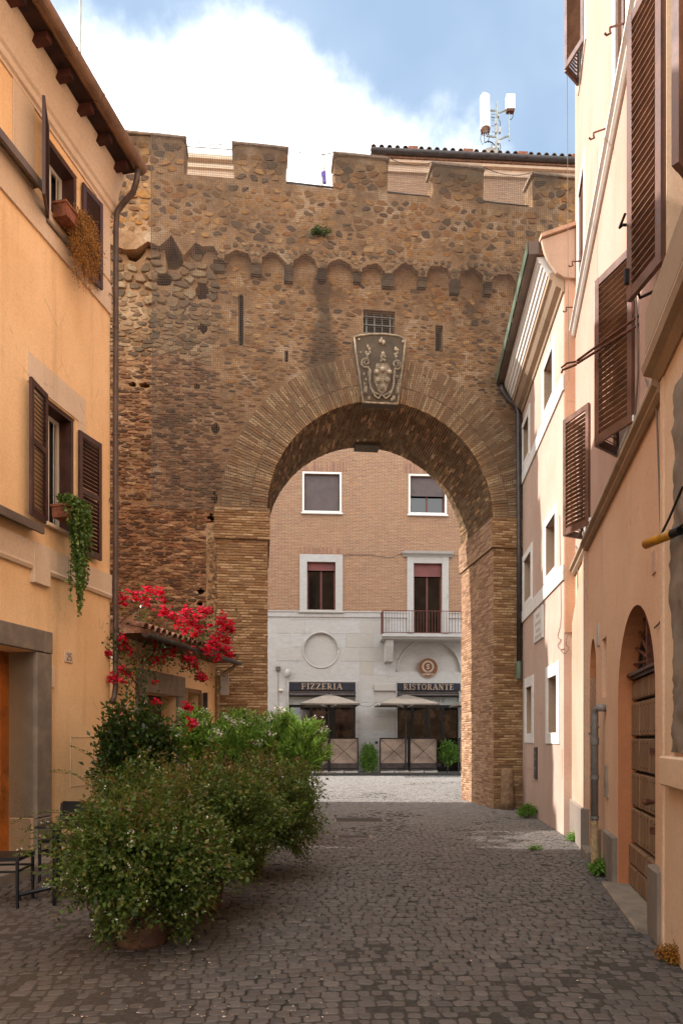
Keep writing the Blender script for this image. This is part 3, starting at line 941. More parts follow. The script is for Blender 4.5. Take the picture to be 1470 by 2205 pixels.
# arch ring bricks -------------------------------------------------
def vous(mb, r0, r1, a0, a1, o0, o1, e=.006):
    pts = []
    for (r, a) in ((r0, a0), (r0, a1), (r1, a1), (r1, a0)):
        pts.append((AX + r * math.cos(a), AZ_ + r * math.sin(a)))
    mb.prism(pts, o0, o1, W)
ringb = []
def ring(r0, r1, nb, seg, o):
    for i in range(nb):
        a0 = math.pi * i / nb; a1 = math.pi * (i + 1) / nb
        am = (a0 + a1) / 2
        xm = AX + (r0 + r1) / 2 * math.cos(am)
        if .30 < xm < 1.38 and math.sin(am) > .5:
            # behind the keystone shield
            lo = .36 + .07 * (r0 + .2 - AR) ; 
            if abs(xm - (.86)) < .40 + .12 * (r0 - AR): continue
        cuts = [r0, r1] if seg == 1 else [r0, r0 + (r1 - r0) * (.36 if i % 2 else .64) + rnd.uniform(-.03, .03), r1]
        for k_ in range(len(cuts) - 1):
            q0, q1 = cuts[k_] + .005, cuts[k_ + 1] - .005
            da = .0045 / ((q0 + q1) / 2) * 1.5
            g_ = MB(); vous(g_, q0, q1, a0 + da, a1 - da, -.02, o + rnd.uniform(-.012, .012))
            ringb.append(g_)
ring(AR + .0, AR + .36, 142, 1, .05)
ring(AR + .375, AR + .99, 168, 2, .035)
g = MB()
for a0 in range(0, 180, 4):
    vous(g, AR, AR + 1.0, R_(a0), R_(a0 + 4), -.01, .012)
build(g, 'arch_bed', M['pointing'], gate)
rnd.shuffle(ringb)
for g_ in ringb[:300]: build(g_, 'brick', M['archbrick'], gate)
g = MB()
for g_ in ringb[300:]: g.add(g_.v, g_.f)
build(g, 'arch_bricks', M['archbrick'], gate, kind='stuff')

def courses(mb, fr, s0, s1, z0, z1, o, Lb=.26, H=.045, P=.058, jit=.007, keep=.99, sc=1.0):
    z = z0; r_ = 0
    while z + H <= z1 + .001:
        s = s0 - (Lb * .5 if r_ % 2 else 0) - rnd.random() * .04
        while s < s1:
            l = Lb * rnd.uniform(.75, 1.15)
            a, b = max(s + .006, s0), min(s + l - .006, s1)
            if b - a > .03 and rnd.random() < keep:
                j = rnd.uniform(-jit, jit)
                mb.bbox(a, b, o - .03, o + .006 + j, z + rnd.uniform(0, .004), z + H + rnd.uniform(-.004, .003), .006, fr)
            s += l
        z += P; r_ += 1
    return mb
# frames of the passage sides (s runs into the passage)
def side(xs, outsign):
    o = W.T(xs, 0, 0); d = -W.n
    return Frame((o[0], o[1]), (d.x, d.y), (W.d.x * outsign, W.d.y * outsign))
JR = side(AX + AR, -1); JL = side(AX - AR, 1)
PW = .62
IZ0, IZ1 = 5.92, AZ_ + .02     # impost block
beds = MB()
# left pier and right pier faces, imposts
sL0, sL1 = PP(467, 1300)[0], AX - AR
sR0, sR1 = AX + AR, 4.25
beds.box(sL0, sL1 - .001, -.1, .06, -.05, IZ0, W)
beds.box(sR0 + .001, sR1, -.1, .06, -.05, IZ0, W)
beds.box(sL0 - .05, sL1 + .055, -.1, .11, IZ0 + .002, IZ1, W)
beds.box(sR0 - .055, sR1, -.1, .11, IZ0 + .002, IZ1, W)
beds.box(.102, DEP + .05, -.2, .052, IZ0 + .002, IZ1, JR)
beds.box(.102, DEP + .05, -.2, .052, IZ0 + .002, IZ1, JL)
build(beds, 'pier_bed', M['pointing'], gate)
g = MB()
courses(g, W, sL0, sL1, 0, IZ0, .065)
courses(g, W, sR0, sR1, 0, IZ0, .065)
courses(g, W, sL0 - .05, sL1 + .055, IZ0 + .01, IZ1, .115, P=.055)
courses(g, W, sR0 - .055, sR1, IZ0 + .01, IZ1, .115, P=.055)
build(g, 'pier_bricks', M['pierbrick'], gate, kind='stuff')
g = MB()
courses(g, JR, -.06, DEP, 0, IZ0, .004, jit=.006)
courses(g, JR, -.1, DEP + .05, IZ0 + .01, IZ1, .055, P=.055)
courses(g, JL, -.06, DEP, 0, IZ0, .004, jit=.006)
courses(g, JL, -.1, DEP + .05, IZ0 + .01, IZ1, .055, P=.055)
build(g, 'passage_bricks', M['jambbrick'], gate, kind='stuff')
# vault bricks: rows running into the passage
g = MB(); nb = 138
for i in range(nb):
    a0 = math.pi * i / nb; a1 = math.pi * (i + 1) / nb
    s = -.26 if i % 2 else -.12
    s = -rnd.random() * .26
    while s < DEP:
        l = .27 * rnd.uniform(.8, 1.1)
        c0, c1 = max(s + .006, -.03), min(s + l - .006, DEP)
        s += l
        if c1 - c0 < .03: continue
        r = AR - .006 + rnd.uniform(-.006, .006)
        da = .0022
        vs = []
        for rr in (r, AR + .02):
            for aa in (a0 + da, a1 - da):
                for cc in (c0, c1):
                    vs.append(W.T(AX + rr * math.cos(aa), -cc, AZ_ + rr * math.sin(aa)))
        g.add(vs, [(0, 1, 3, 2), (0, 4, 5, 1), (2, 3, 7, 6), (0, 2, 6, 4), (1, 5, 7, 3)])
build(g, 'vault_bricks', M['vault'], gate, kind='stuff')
# raised rib at the crown, running to the far keystone
g = MB()
c0 = PP(818, 880)[0]
g.box(AX - .30, AX + .32, -DEP - .06, -DEP + .35, AZ_ + AR - .09, AZ_ + AR + .12, W)
build(g, 'far_keystone', M['shield'], gate)

# keystone shield with carved arms ---------------------------------
def kp(u, v): return PP(u, v, .25)
ko = [kp(763, 724), kp(775, 720), kp(800, 717), kp(830, 717), kp(858, 721), kp(873, 728), kp(869, 770), kp(861, 830), kp(857, 868), kp(782, 864), kp(775, 810), kp(767, 760)]
shield = thing('coat_of_arms', W.T(.86, 0, 9.1), 'weathered stone keystone carved with a coat of arms at the crown of the arch', 'coat of arms')
g = MB(); g.prism(ko, -.05, .20, W)
build(g, 'keystone_block', M['shield'], shield)
g = MB()
n = len(ko); cx = sum(p[0] for p in ko) / n; cz = sum(p[1] for p in ko) / n
rim = [W.T(a, .205, c) for a, c in ko] + [W.T(ko[0][0], .205, ko[0][1])]
g.tube(rim, .022, 6); build(g, 'rim', M['ornament'], shield, smooth=True)
def sp(px, py, off=.2):   # zoomed crop coordinates (740,660) x 9.1875
    s, z = PP(740 + px / 9.1875, 660 + py / 9.1875, off); return s, z
g = MB()   # oval cartouche
pts = [sp(640, 1150), sp(870, 1150), sp(930, 1320), sp(900, 1500), sp(830, 1680), sp(740, 1760), sp(670, 1680), sp(600, 1500), sp(590, 1320)]
g.prism(pts, .19, .25, W); build(g, 'cartouche', M['ornament'], shield)
for (a, b) in ((630, 1340), (755, 1285), (885, 1345), (668, 1495), (842, 1500), (745, 1640)):
    s, z = sp(a, b)
    g = MB(); c = W.T(s, .28, z); g.ball(c, .062, 10); build(g, 'ball', M['ornament'], shield, smooth=True)
def spiral(cx_, cy_, r, dirn, turns=1.6, th=.022):
    pts = []
    for i in range(26):
        t = i / 25; a = t * turns * 2 * math.pi
        rr = r * (1 - .85 * t)
        s, z = sp(cx_ + dirn * rr * math.cos(a + 1.2), cy_ + rr * math.sin(a + 1.2)); pts.append(W.T(s, .23 + .03 * t, z))
    g_ = MB(); g_.tube(pts, th, 6); return g_
build(spiral(430, 1125, 100, 1), 'scroll', M['ornament'], shield, smooth=True)
build(spiral(1035, 1165, 100, -1), 'scroll', M['ornament'], shield, smooth=True)
def ribbon(pp, th, name):
    g_ = MB(); g_.tube([W.T(*((lambda q_: (q_[0], .23, q_[1]))(sp(a, b)))) for a, b in pp], th, 6); build(g_, name, M['ornament'], shield, smooth=True)
ribbon([(470, 1210), (520, 1280), (510, 1400), (500, 1500), (540, 1640), (600, 1780), (680, 1840), (745, 1750), (820, 1840), (900, 1780), (960, 1640), (990, 1500), (985, 1400), (1000, 1280), (1020, 1220)], .024, 'festoon')
ribbon([(520, 1620), (600, 1720), (700, 1760)], .02, 'ribbon'); ribbon([(960, 1660), (880, 1730), (790, 1770)], .02, 'ribbon')
g = MB()
for (a, b, r) in [(470, 800, .03), (500, 850, .035), (440, 930, .03), (480, 960, .035), (510, 920, .03), (460, 1010, .03), (330, 920, .02), (1020, 850, .035), (1050, 930, .03), (1010, 960, .03), (1030, 1000, .035), (1060, 870, .025),
                  (770, 950, .045), (740, 1000, .03), (800, 1000, .03), (760, 1060, .035), (730, 1090, .03), (800, 1080, .03), (400, 1350, .03), (430, 1450, .03), (410, 1540, .035), (1080, 1480, .03), (1050, 1400, .03), (1080, 1560, .035),
                  (980, 1820, .04), (940, 1850, .03), (500, 1820, .035), (720, 700, .04), (780, 720, .04), (740, 650, .03), (1170, 700, .03), (300, 660, .02)]:
    s, z = sp(a, b); g.ball(W.T(s, .22, z), r, 7, sq=(1, .6, 1 + rnd.random() * .5))
g2 = MB()
build(g, 'carved_leaves', M['ornament'], shield, smooth=True)
for (a, b, c, d) in ((395, 1590, 460, 1720), (1030, 1590, 1095, 1740), (480, 1280, 520, 1400), (985, 1300, 1020, 1400)):
    s0, z1_ = sp(a, b); s1, z0_ = sp(c, d)
    g = MB(); g.bbox(s0, s1, .19, .26, z0_, z1_, .015, W); build(g, 'tassel', M['ornament'], shield)

# windows in the wall: dark backs, grille
for i, (a, b, c, d) in enumerate(openings):
    g = MB(); g.box(a - .02, b + .02, -.40, -.36, c - .02, d + .02, W)
    wv = build(g, 'window', M['dark'], gate)
    if i == 1:
        g = MB()
        for k_ in range(4):
            xx = a + (b - a) * (k_ + .5) / 4; g.box(xx - .009, xx + .009, -.14, -.12, c, d, W)
        for k_ in range(3):
            zz = c + (d - c) * (k_ + .5) / 3; g.box(a, b, -.118, -.10, zz - .009, zz + .009, W)
        build(g, 'grille', M['galv'], wv)
# vertical scar of rubble by the left pier
g = MB(); g.bbox(PP(444, 1300)[0], PP(468, 1300)[0], -.1, .05, .2, 6.25, .03, W); build(g, 'scar_bed', M['wall_mortar'], gate)
for s_ in rubble(PP(446, 1300)[0], PP(466, 1300)[0], .2, 6.3, .12, .16, .3, .95, .98, .07, .03, lambda x, z: False, .3):
    pass
g = MB()
for s_ in rubble(PP(446, 1300)[0], PP(466, 1300)[0] + .02, .2, 6.2, .09, .10, .4, .9, .9, .025, .05, lambda x, z: False, .3): g.add(s_[1], s_[2])
build(g, 'rubble_scar', M['tufa'], gate, kind='stuff')
# stone bollard against the right pier
g = MB()
bx = 3.70
prof = [(.0, 0), (.15, 0), (.155, .2), (.14, .62), (.13, .8), (.10, .9), (.0, .93)]
c = W.T(bx, .22, 0); g.lathe(prof, c, 14)
g.v = [(p[0] + .012 * hn(p[0] * 9, p[2] * 7, p[1]), p[1], p[2]) for p in g.v]
thing_mesh(g, 'bollard', M['pointing'], 'worn stone bollard standing against the right pier of the arch', 'bollard', smooth=True)

# safety net hung over the wall ------------------------------------
def net_o(x, z):
    if z > 11.9: o = PO + .06
    elif z > 11.3: o = .10 + (PO - .04) * (z - 11.3) / .6
    else: o = .10
    o += .012 * math.sin(x * 3 + z * 2)
    dx = (x - .86); 
    if abs(dx) < .6 and 9 < z < 10.1: o = max(o, .32)
    return o
def top_z(x):
    z = ZT + .10
    for i in range(len(ml) - 1):
        a, b = ml[i][1], ml[i + 1][0]
        if a < x < b:
            t = (x - a) / (b - a); z = ZT + .05 - .5 * t * (1 - t) - (.0)
    return z
nx0, nx1 = PP(330, 700)[0], 4.9
zb0 = PP(400, 1098)[1]
CELL = .047
g = MB(); th = .0036
def strip(pts, horizontal):
    vs = []
    for (x_, z_) in pts:
        o = net_o(x_, z_)
        if horizontal: vs += [W.T(x_, o, z_ - th), W.T(x_, o, z_ + th)]
        else: vs += [W.T(x_ - th, o, z_), W.T(x_ + th, o, z_)]
    g.add(vs, [(2 * i, 2 * i + 1, 2 * i + 3, 2 * i + 2) for i in range(len(pts) - 1)])
x = nx0
while x < nx1:
    zt_ = top_z(x)
    lo = zb0 + .02 * math.sin(x * 40)
    d_ = math.hypot(x - AX, 0)
    if abs(x - AX) < AR + .02: lo = AZ_ + math.sqrt(max(0, (AR + .02) ** 2 - (x - AX) ** 2))
    if abs(x - AX) < AR: lo = max(lo, AZ_ + math.sqrt(AR ** 2 - (x - AX) ** 2))
    zs = [lo + (zt_ - lo) * i / 26 for i in range(27)]
    strip([(x, z_) for z_ in zs], False); x += CELL
z = zb0
while z < ZT + .1:
    xs = [nx0 + (nx1 - nx0) * i / 60 for i in range(61)]
    seg = []
    for x_ in xs:
        ok = z <= top_z(x_) and math.hypot(x_ - AX, max(0, z - AZ_)) > AR
        if ok: seg.append((x_, z))
        else:
            if len(seg) > 1: strip(seg, True)
            seg = []
    if len(seg) > 1: strip(seg, True)
    z += CELL
net = thing('safety_net', W.T(0, .1, zb0), 'fine tan safety netting hung over the face of the old wall', 'net')
build(g, 'mesh', M['netmat'], net)
ropes = []
g = MB(); ropes.append(g)
g.tube([W.T(nx0, net_o(nx0, z_) + .01, z_) for z_ in [zb0 + (ZT - zb0) * i / 24 for i in range(25)]], .009, 5)
g = MB(); ropes.append(g)
g.tube([W.T(x_, .115, zb0 + .015 * math.sin(x_ * 14)) for x_ in [nx0 + (sL1 - nx0) * i / 40 for i in range(41)]], .008, 5)
for i in range(len(ml) - 1):
    a, b = ml[i][1], ml[i + 1][0]
    if a < nx0 - 1.2 or a > 5: continue
    g = MB(); ropes.append(g)
    g.tube([W.T(a + (b - a) * t / 10, PO + .06, top_z(a + (b - a) * max(.001, min(.999, t / 10)))) for t in range(11)], .008, 5)
many(ropes, 'edge_rope', M['netmat'], net)
# pipe rail across the gaps of the battlements
zr = 13.9
for i in range(len(ml) - 1):
    a, b = ml[i][1], ml[i + 1][0]
    if a < -3 or a > 4: continue
    g = MB(); g.tube([W.T(a - .05, -.10, zr), W.T(b + .05, -.10, zr - .02)], .022, 8)
    build(g, 'rail', M['blackmetal'], gate)
# ------------------------------------------------------------------ shutters
_slat = {}
def slat_mesh(w, hgt, mat):
    k = (round(w, 3), hgt, mat.name)
    if k not in _slat:
        m_ = MB(); a = R_(38)
        ca, sa = math.cos(a), math.sin(a)
        vs = []
        for x in (0, w):
            for (b, c) in ((-hgt / 2, -.004), (hgt / 2, -.004), (hgt / 2, .004), (-hgt / 2, .004)):
                vs.append((x, b * ca - c * sa, b * sa + c * ca))
        m_.add(vs, [(0, 1, 2, 3), (7, 6, 5, 4), (0, 4, 5, 1), (1, 5, 6, 2), (2, 6, 7, 3), (3, 7, 4, 0)])
        me = m_.mesh('slat'); me.materials.append(mat); _slat[k] = me
    return _slat[k]
def leaf(house, A, B, z0, z1, mat, mids=(.5,), pitch=.055, th=.035, st=.06, flip=1, label=None, tilt=0):
    """one louvred leaf from hinge A to free edge B (world x, y)"""
    w = math.hypot(B[0] - A[0], B[1] - A[1]); h = z1 - z0
    yaw = math.atan2(B[1] - A[1], B[0] - A[0])
    m_ = MB()
    m_.box(0, st, -th / 2, th / 2, 0, h); m_.box(w - st, w, -th / 2, th / 2, 0, h)
    rails = [(0, .09), (h - .075, h)] + [(h * q - .035, h * q + .035) for q in mids]
    for a, b in rails: m_.box(st, w - st, -th / 2 + .003, th / 2 - .003, a, b)
    o = build(m_, 'shutter', mat, house, local=True, loc=Vector((A[0], A[1], z0)) - wl(house), label=label)
    o.rotation_euler = (0, 0, yaw)
    me = slat_mesh(w - 2 * st, th * 1.25, M['slatR'] if mat is M['brownwoodR'] else mat)
    zz = .09 + pitch * .5
    while zz < h - .09:
        if not any(a - .012 < zz < b + .012 for a, b in rails):
            s_ = bpy.data.objects.new('slat', me); COL.objects.link(s_); s_.parent = o
            s_.location = (st, 0, zz)
            if tilt: s_.rotation_euler = (R_(tilt), 0, 0)
            if flip < 0: s_.rotation_euler = (R_(104), 0, 0)
        zz += pitch
    # latch
    return o
def window(house, fr, s0, s1, z0, z1, o, mat, bars=1, fw=.05, lab=None, gmat=None):
    m_ = MB()
    m_.box(s0, s0 + fw, o - .05, o, z0, z1, fr); m_.box(s1 - fw, s1, o - .05, o, z0, z1, fr)
    m_.box(s0 + fw, s1 - fw, o - .05, o - .002, z0, z0 + fw, fr); m_.box(s0 + fw, s1 - fw, o - .05, o - .002, z1 - fw, z1, fr)
    for i in range(bars):
        c = s0 + (s1 - s0) * (i + 1) / (bars + 1)
        m_.box(c - fw * .6, c + fw * .6, o - .045, o + .008, z0 + fw, z1 - fw, fr)
    w_ = build(m_, 'window', mat, house, label=lab)
    g_ = MB(); g_.box(s0 + fw * .5, s1 - fw * .5, o - .035, o - .028, z0 + fw * .5, z1 - fw * .5, fr)
    build(g_, 'pane', gmat or M['glass'], w_)
    return w_
def surround(house, fr, s0, s1, z0, z1, t, o, mat, tb=None, tt=None):
    tb = t if tb is None else tb; tt = t if tt is None else tt
    m_ = MB()
    m_.bbox(s0 - t, s0, -.02, o, z0 - tb, z1 + tt, .006, fr); m_.bbox(s1, s1 + t, -.02, o, z0 - tb, z1 + tt, .006, fr)
    if tb: m_.bbox(s0, s1, -.02, o - .003, z0 - tb, z0, .006, fr)
    m_.bbox(s0, s1, -.02, o - .003, z1, z1 + tt, .006, fr)
    return build(m_, 'surround', mat, house)
def mould(house, fr, s0, s1, prof, mat, name='moulding'):
    """prof: (out, z) outline swept along the wall"""
    m_ = MB(); n = len(prof)
    vs = [fr.T(s0, a, c) for a, c in prof] + [fr.T(s1, a, c) for a, c in prof]
    m_.add(vs, [tuple(range(n)), tuple(reversed(range(n, 2 * n)))] + [(i, i + n, (i + 1) % n + n, (i + 1) % n) for i in range(n)])
    o_ = build(m_, name, mat, house); fix_normals(o_); return o_

# ------------------------------------------------------------------ house on the left
LH = thing('orange_house', L.T(6, -2, 0), 'orange plastered house on the left with brown shutters and a tan gutter', 'house')
def LP(u, v, o=0): return L.P(u, v, o)
sE = 10.1
g = MB()
h1 = (8.62, 9.28, 8.12, 9.22); h2 = (8.60, 9.22, 4.32, 5.90); dd = (7.0, 8.36, -.05, 2.66)
panel(g, L, [(-6, -.1), (sE, -.1), (sE, 9.80), (-6, 9.80)], [rect(*h1), rect(*h2), rect(7.0, 8.36, .04, 2.66)], -.35, 0)
o_ = build(g, 'wall', M['stuccoL'], LH); fix_normals(o_)
def foot(mb, pts, z0, z1):
    n = len(pts); vs = [(x, y, z0) for x, y in pts] + [(x, y, z1) for x, y in pts]
    mb.add(vs, [tuple(reversed(range(n))), tuple(range(n, 2 * n))] + [(i, (i + 1) % n, (i + 1) % n + n, i + n) for i in range(n)])
pF = L.T(sE, -.352, 0); pN = L.T(-6, -.352, 0)
fp = [(pF[0], pF[1]), (-11.0, pF[1] + .30), (-11.0, -6.0), (pN[0], pN[1])]  # unseen end wall slanted along the sun so light reaches the street
g = MB(); foot(g, fp, -.1, 9.80); o_ = build(g, 'rear_walls', M['stuccoL'], LH); fix_normals(o_)
# trims
mould(LH, L, -6, 8.30, [(0, 7.86), (.03, 7.86), (.035, 8.28), (.05, 8.30), (.05, 8.34), (0, 8.34)], M['stuccoLtrim'], 'string_course')
mould(LH, L, 8.301, sE - .01, [(0, 7.86), (.03, 7.86), (.035, 8.28), (0, 8.28)], M['stuccoLtrim'], 'string_course')
mould(LH, L, -6, sE - .01, [(0, 3.66), (.035, 3.66), (.05, 3.70), (.04, 3.73), (.04, 4.0), (0, 4.0)], M['stuccoLtrim'], 'string_course')
mould(LH, L, -6, sE + .06, [(0, 9.32), (.02, 9.32), (.02, 9.36), (.05, 9.38), (.05, 9.47), (.08, 9.50), (.09, 9.54), (.11, 9.66), (.15, 9.78), (.20, 9.90), (.20, 9.925), (0, 9.925)], M['stuccoLtrim'], 'frieze')
g = MB(); g.bbox(9.72, sE - .02, -.02, .022, 8.34, 9.32, .005, L); build(g, 'pilaster', M['stuccoLtrim'], LH)
g = MB(); g.bbox(7.98, 8.36, -.02, .018, 8.34, 9.32, .005, L); build(g, 'pilaster', M['stuccoLtrim'], LH)
# little stepped apron in the lower band, as under the blocked window
g = MB(); g.bbox(8.30, 8.62, -.02, .058, 3.50, 4.0, .006, L); build(g, 'apron', M['stuccoLtrim'], LH)
g = MB(); g.prism([(8.24, 5.92), (9.46, 5.92), (9.46, 6.28), (8.24, 6.28)], 0, .014, L); g.box(9.28, 9.46, 0, .014, 4.0, 5.918, L)
build(g, 'lintel_band', M['stuccoLtrim'], LH)
# windows
for (a, b, c, d), vv in ((h1, 0), (h2, 1)):
    g = MB()
    g.box(a - .0, a + .05, -.30, -.02, c, d, L); g.box(b - .05, b, -.30, -.02, c, d, L); g.box(a + .05, b - .05, -.30, -.02, d - .05, d, L)
    build(g, 'dark_frame', M['brownwood'], LH)
    window(LH, L, a + .05, b - .05, c + .02, d - .05, -.20, M['whiteframe'], 1, .055)
    g = MB(); g.bbox(a - .06, b + .14, -.3, .07, c - .05, c - .002, .008, L); build(g, 'sill', M['peperino'] if vv == 0 else M['stuccoLtrim'], LH)
    g = MB()
    for q_ in range(1):
        g.box(b - .20, b - .19, -.19, -.18, c, d - .1, L); g.box(b - .35, b - .34, -.19, -.18, c, d - .1, L)
    build(g, 'inner_blind', M['whiteframe'], LH)
def LB(s, o): q_ = L.T(s, o, 0); return (q_[0], q_[1])
leaf(LH, LB(8.60, .03), LB(8.22, .24), 8.12, 9.30, M['brownwood'], (), .05, label='shutter swung out edge-on, above the dry plant')
leaf(LH, LB(9.34, .04), LB(9.74, .09), 7.98, 9.20, M['brownwood'], (), .05, flip=-1)
leaf(LH, LB(8.58, .03), LB(8.17, .10), 4.28, 5.92, M['brownwood'], (.55,), .055, flip=-1)
leaf(LH, LB(9.26, .035), LB(9.72, .085), 4.12, 5.78, M['brownwood'], (.52,), .055, flip=-1)
g = MB(); g.box(7.0, 8.33, .0, .17, 8.30, 8.345, L); g.box(7.0, 8.33, .14, .175, 8.24, 8.30, L); build(g, 'ledge', M['gutterbox'], LH)
g = MB(); g.box(7.0, 8.33, .0, .17, 4.14, 4.18, L); g.box(7.0, 8.33, .14, .175, 4.08, 4.14, L); build(g, 'ledge', M['gutterbox'], LH)
# stone door surround, wooden door
g = MB()
g.bbox(8.36, 8.66, -.34, .05, .62, 2.66, .01, L); build(g, 'jamb_stone', M['peperino'], LH)
g = MB(); g.bbox(8.36, 8.66, -.34, .052, -.05, .612, .01, L); build(g, 'jamb_stone', M['peperino'], LH)
g = MB(); g.bbox(8.50, 8.67, -.02, .056, 2.668, 2.94, .01, L); build(g, 'lintel_stone', M['peperino'], LH)
g = MB(); g.bbox(6.7, 8.494, -.34, .055, 2.668, 2.94, .01, L); build(g, 'lintel_stone', M['peperino'], LH)
g = MB()
g.box(8.22, 8.36, -.42, -.34, .15, 2.66, L); g.box(7.0, 8.22, -.40, -.34, .15, .9, L); g.box(7.0, 8.22, -.41, -.34, 2.5, 2.66, L)
dr = build(g, 'door', M['honeywood'], LH)
g = MB(); g.box(7.0, 8.22, -.39, -.38, .9, 2.5, L); build(g, 'pane', M['glass'], dr)
g = MB(); g.bbox(6.9, 8.72, -.4, .30, -.05, .13, .02, L); build(g, 'doorstep', M['peperino'], LH)
g = MB(); g.bbox(8.72, sE, -.02, .06, -.05, .10, .02, L); build(g, 'kerb_step', M['peperino'], LH)
# number plate, bell, access panel
g = MB(); c = LP(147, 1415)
g.bbox(c[0] - .085, c[0] + .085, 0, .015, c[1] - .075, c[1] + .075, .004, L)
npl = build(g, 'number_plate', M['stuccoLtrim'], LH)
def seg_text(mb, fr, s, z, w, h, polys, o0, o1, th):
    for pl in polys:
        for (a, b), (c_, d) in zip(pl[:-1], pl[1:]):
            x0, y0, x1, y1 = s + a * w, z + b * h, s + c_ * w, z + d * h
            l = math.hypot(x1 - x0, y1 - y0) or 1e-6
            nx_, ny_ = -(y1 - y0) / l * th / 2, (x1 - x0) / l * th / 2
            ex, ey = (x1 - x0) / l * th * .3, (y1 - y0) / l * th * .3
            mb.prism([(x0 - ex + nx_, y0 - ey + ny_), (x1 + ex + nx_, y1 + ey + ny_), (x1 + ex - nx_, y1 + ey - ny_), (x0 - ex - nx_, y0 - ey - ny_)], o0, o1, fr)
def arcpts(cx, cy, rx, ry, a0, a1, n=8): return [(cx + rx * math.cos(R_(a0 + (a1 - a0) * i / n)), cy + ry * math.sin(R_(a0 + (a1 - a0) * i / n))) for i in range(n + 1)]
two = [arcpts(.5, .72, .4, .26, 160, -30) + [(.1, .02), (.95, .02)]]
five = [[(.85, .98), (.2, .98), (.15, .55)] + arcpts(.48, .3, .4, .3, 120, -150)]
g = MB(); seg_text(g, L, c[0] - .055, c[1] - .045, .05, .09, two, .014, .019, .011); seg_text(g, L, c[0] + .008, c[1] - .045, .05, .09, five, .014, .019, .011)
build(g, 'numerals', M['grime'], npl)
g = MB(); c = LP(103, 1455, .05); g.bbox(8.665, 8.74, 0, .03, 2.25, 2.52, .005, L); build(g, 'doorbell', M['stuccoLtrim'], LH)
g = MB(); a = LP(160, 1595); b = LP(186, 1670)
for (x0, x1, z0, z1) in ((9.12, 9.128, .95, 1.62), (9.66, 9.668, .95, 1.62), (9.128, 9.66, .95, .958), (9.128, 9.66, 1.612, 1.62)): g.box(x0, x1, 0, .006, z0, z1, L)
build(g, 'access_panel', M['stuccoLtrim'], LH)
# roof: soffit, rafters, tiles, gutter
g = MB(); g.prism([(-6, 9.93), (sE + .03, 9.93), (sE + .03, 9.96), (-6, 9.96)], -.4, .40, L)
build(g, 'soffit', M['soffit'], LH)
y = 3.64
while y < 10.2:
    g = MB(); g.box(y - .045, y + .045, -.02, .37, 9.835, 9.927, L)
    build(g, 'rafter', M['rafter'], LH); y += .45
g = MB()
vs = [L.T(-6, .42, 9.965), L.T(-6, -4, 11.1), L.T(-6, -8, 9.965), L.T(sE + .05, .42, 9.965), (-7.3, 10.28, 11.1), (-11.1, 10.45, 9.965)]  # unseen roof end kept on the same sun-aligned slant
g.add(vs, [(0, 1, 2), (5, 4, 3), (0, 3, 4, 1), (1, 4, 5, 2), (0, 2, 5, 3)])
o_ = build(g, 'roof', M['tile'], LH); fix_normals(o_)
me = None
tg = MB()
for i in range(12):
    pass
def half_tube(mb, fr, s0, s1, oc, zc, r, th=.008, a0=180, a1=360, n=10, seg=1):
    prof = [(oc + r * math.cos(R_(a0 + (a1 - a0) * i / n)), zc + r * math.sin(R_(a0 + (a1 - a0) * i / n))) for i in range(n + 1)]
    prof += [(oc + (r - th) * math.cos(R_(a0 + (a1 - a0) * i / n)), zc + (r - th) * math.sin(R_(a0 + (a1 - a0) * i / n))) for i in range(n, -1, -1)]
    k = len(prof)
    vs = [fr.T(s0, a, c) for a, c in prof] + [fr.T(s1, a, c) for a, c in prof]
    mb.add(vs, [tuple(range(k)), tuple(reversed(range(k, 2 * k)))] + [(i, i + k, (i + 1) % k + k, (i + 1) % k) for i in range(k)])
g = MB(); half_tube(g, L, -6, sE + .06, .475, 9.99, .095)
gut = build(g, 'gutter', M['copper'], LH, smooth=False); fix_normals(gut)
y = 6.6
while y < 10.1:
    g = MB(); half_tube(g, L, y - .012, y + .012, .475, 9.99, .102, .01); y += .6
    build(g, 'gutter_joint', M['copper'], LH)
g = MB(); g.add([L.T(sE + .062, .475 + .095 * math.cos(t), 9.99 + .095 * math.sin(t)) for t in [math.pi + math.pi * i / 10 for i in range(11)]], [tuple(range(11))]); build(g, 'gutter_end', M['copper'], LH)
# downpipe with its swan neck, running down the corner
pp = [L.T(sE - .06, .475, 9.90), L.T(sE - .06, .465, 9.74), L.T(sE - .02, .38, 9.60), L.T(sE + .02, .20, 9.50), L.T(sE + .03, .10, 9.40), L.T(sE + .035, .075, 9.2), L.T(sE + .035, .07, 6), L.T(sE + .035, .07, 2.35), L.T(sE + .0, .065, 2.2), L.T(sE - .06, .06, 2.12)]
g = MB(); g.tube(pp, .041, 12); dp = build(g, 'drainpipe', M['pipebrown'], LH, smooth=True)
many(tubes([([L.T(sE + .035, .07, z - .015), L.T(sE + .035, .07, z + .015)], .047) for z in (3.0, 4.8, 6.1, 7.7, 9.1)]), 'bracket', M['pipebrown'], dp)
many(tubes([([L.T(sE - .02, .0, z), L.T(sE - .12, .06, z + .005), L.T(sE + .03, .07, z)], .008) for z in (5.1, 8.1)], 5), 'pipe_hook', M['iron'], dp)
# end-wall corner stub seen behind the pipe
g = MB(); g.bbox(sE, sE + .12, -.3, .02, 3.62, 4.02, .01, L); build(g, 'quoin', M['stuccoLtrim'], LH)
